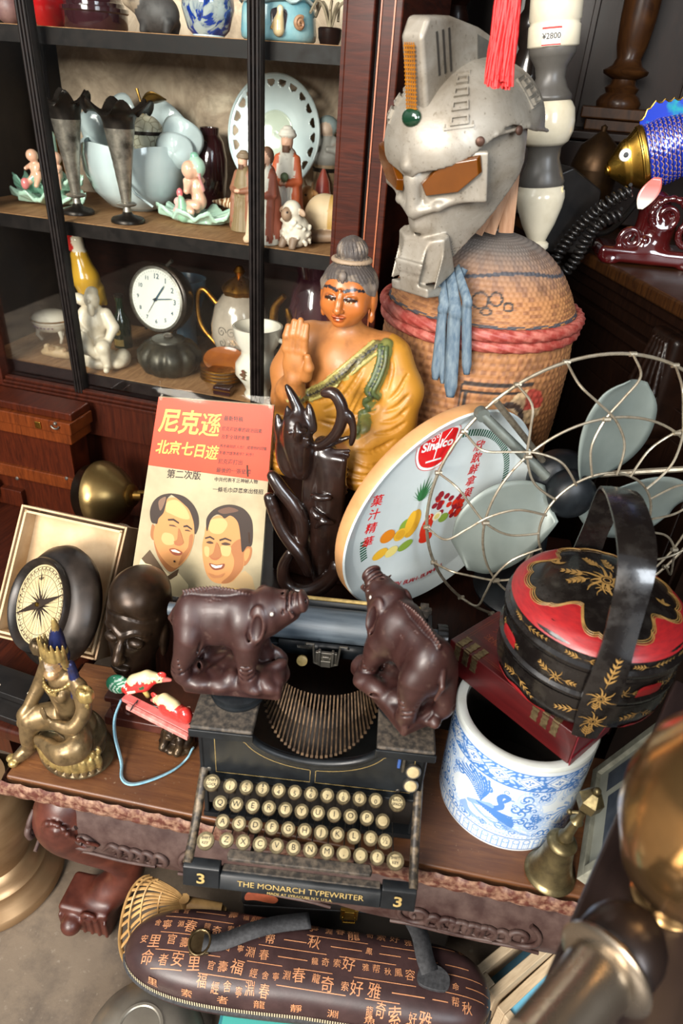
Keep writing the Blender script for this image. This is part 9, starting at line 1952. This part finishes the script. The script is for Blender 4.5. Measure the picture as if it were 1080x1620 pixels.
def bframe(lab,cs,zt,th,cm,recess):
 P=[at_z(x,y,zt) for x,y in cs];u=P[1]-P[0];u.z=0;Lu=u.length;ya=math.atan2(u.y,u.x);v=P[3]-P[0];Lv=abs(v.dot(V((-sin(ya),cos(ya),0))));sg=1 if v.dot(V((-sin(ya),cos(ya),0)))>0 else-1
 T=thing('picture_frame',lab,'frame',(P[0].x,P[0].y,zt-th),(0,0,ya),'blue-backed frames');w=.013
 for x0,x1,y0,y1 in ((0,Lu,0,w),(0,Lu,Lv-w,Lv),(0,w,w,Lv-w),(Lu-w,Lu,w,Lv-w)):g=G();sbx(g,x0,x1,min(sg*y0,sg*y1),max(sg*y0,sg*y1),0,th);g.obj('frame_bar',M_bfr,T,bevel=.0015)
 g=G();sbx(g,w,Lu-w,min(sg*w,sg*(Lv-w)),max(sg*w,sg*(Lv-w)),0,th-recess);g.obj('backing',cm,T)
bframe('pale wooden frame with a deep shadowed blue recess, farther of two beside the patterned case',((748,1532),(868,1434),(900,1470),(782,1580)),.085,.084,M_bdk,.05)
bframe('pale wooden frame with bright blue board, nearer of two beside the patterned case',((786,1592),(880,1505),(950,1590),(850,1690)),.06,.059,M_bcv,.004)
# --- dark table in the foreground with brass on it
FZ=.68;e0,e1=at_z(1068,1074,FZ),at_z(826,1630,FZ);d=(e0-e1);ya=math.atan2(d.y,d.x);FLn=d.length+.10
M_fg=mat('dark_brown_tabletop','#1c1312','#2b1f1c',.4,0,10,stretch=(1,6,6))
FT2=thing('dark_side_table','dark brown side table in the near corner, carrying blurred brassware','table',(e1.x-d.normalized().x*.10,e1.y-d.normalized().y*.10,0),(0,0,ya))
g=G();sbx(g,0,FLn,-.40,0,FZ-.022,FZ);g.obj('top',M_fg,FT2,bevel=.003)
g=G();sbx(g,.03,FLn-.03,-.37,-.05,FZ-.08,FZ-.022);g.obj('apron',M_fg,FT2)
g=G();g.box((FLn*.5,-.26,(FZ-.08)/2),(.07,.07,FZ-.08));g.obj('pedestal',M_fg,FT2);g=G();g.box((FLn*.5,-.26,.012),(.26,.2,.024));g.obj('foot',M_fg,FT2,bevel=.004)
g=G();iv2=XF[FT2.name].inverted();a,b=iv2@at_z(955,1600,FZ),iv2@at_z(1082,1385,FZ);tfp=frame_plane((0,0,FZ),(1,0,0),(0,1,0));g.ribbon([(a.x,a.y),(b.x,b.y)],.0012,tfp,.0003);g.obj('pale_seam',mat('pale_scratch','#6a6058',rough=.6),FT2,smooth=0)
M_fb=mat('polished_old_brass','#c49c68','#a07a4c',.16,.95,10,r2=.26);M_fs=mat('brushed_nickel_tube','#a89c8c','#8a7c6a',.24,.95,8,r2=.34);M_fk=mat('dark_bronze_barrel','#1f1714','#33261f',.32,.5,12)
ub=at_z(1048,1424,FZ);UB=thing('brass_urn','out-of-focus polished brass urn with a flared rim, standing on the dark side table','urn',ub);m=mpp(ub);HU=up(ub,1128);r=118*m
g=G();g.lathe([(r*.42,0),(r*.44,.004),(r*.34,.010),(r*.36,.018),(r*.75,HU*.20),(r*1.0,HU*.42),(r*1.03,HU*.55),(r*.92,HU*.72),(r*.66,HU*.86),(r*.60,HU*.91),(r*.70,HU*.96),(r*.78,HU*1.0),(r*.76,HU*1.01),(r*.55,HU*.92),(0,HU*.9)],n=64);g.obj('body',M_fb,UB,smooth=50)
g=G();g.lathe([(r*.62,HU*.87),(r*.66,HU*.885),(r*.62,HU*.90)],n=48,cap=False);g.obj('neck_ring',M_fb,UB)
ta=at_z(1000,1478,FZ+.030);tb_=at_z(846,1668,FZ+.030);d=(tb_-ta).normalized();Rt=rot_to(d);TBh=thing('brass_candlestick','out-of-focus metal candlestick lying on the dark side table, flange and tube towards the viewer','candlestick',(ta+tb_)/2-V((0,0,.030)));fl=at_z(958,1530,FZ+.030);tf_=(fl-ta).dot(d);m=mpp(fl)
g=G();g.lathe([(.016,-.01),(.023,.0),(.0255,tf_*.3),(.0255,tf_-.006),(.022,tf_-.002)],ta,Rt,40);g.obj('barrel',M_fk,TBh,world=True,smooth=50)
g=G();g.lathe([(.022,tf_-.003),(.0285,tf_-.001),(.0295,tf_+.002),(.027,tf_+.004),(.020,tf_+.005)],ta,Rt,48);g.obj('flange',M_fs,TBh,world=True,smooth=50)
g=G();g.lathe([(.0195,tf_+.004),(.0205,tf_+.010),(.0190,tf_+.03),(.0190,(tb_-ta).length)],ta,Rt,44);g.obj('tube',M_fs,TBh,world=True,smooth=50)
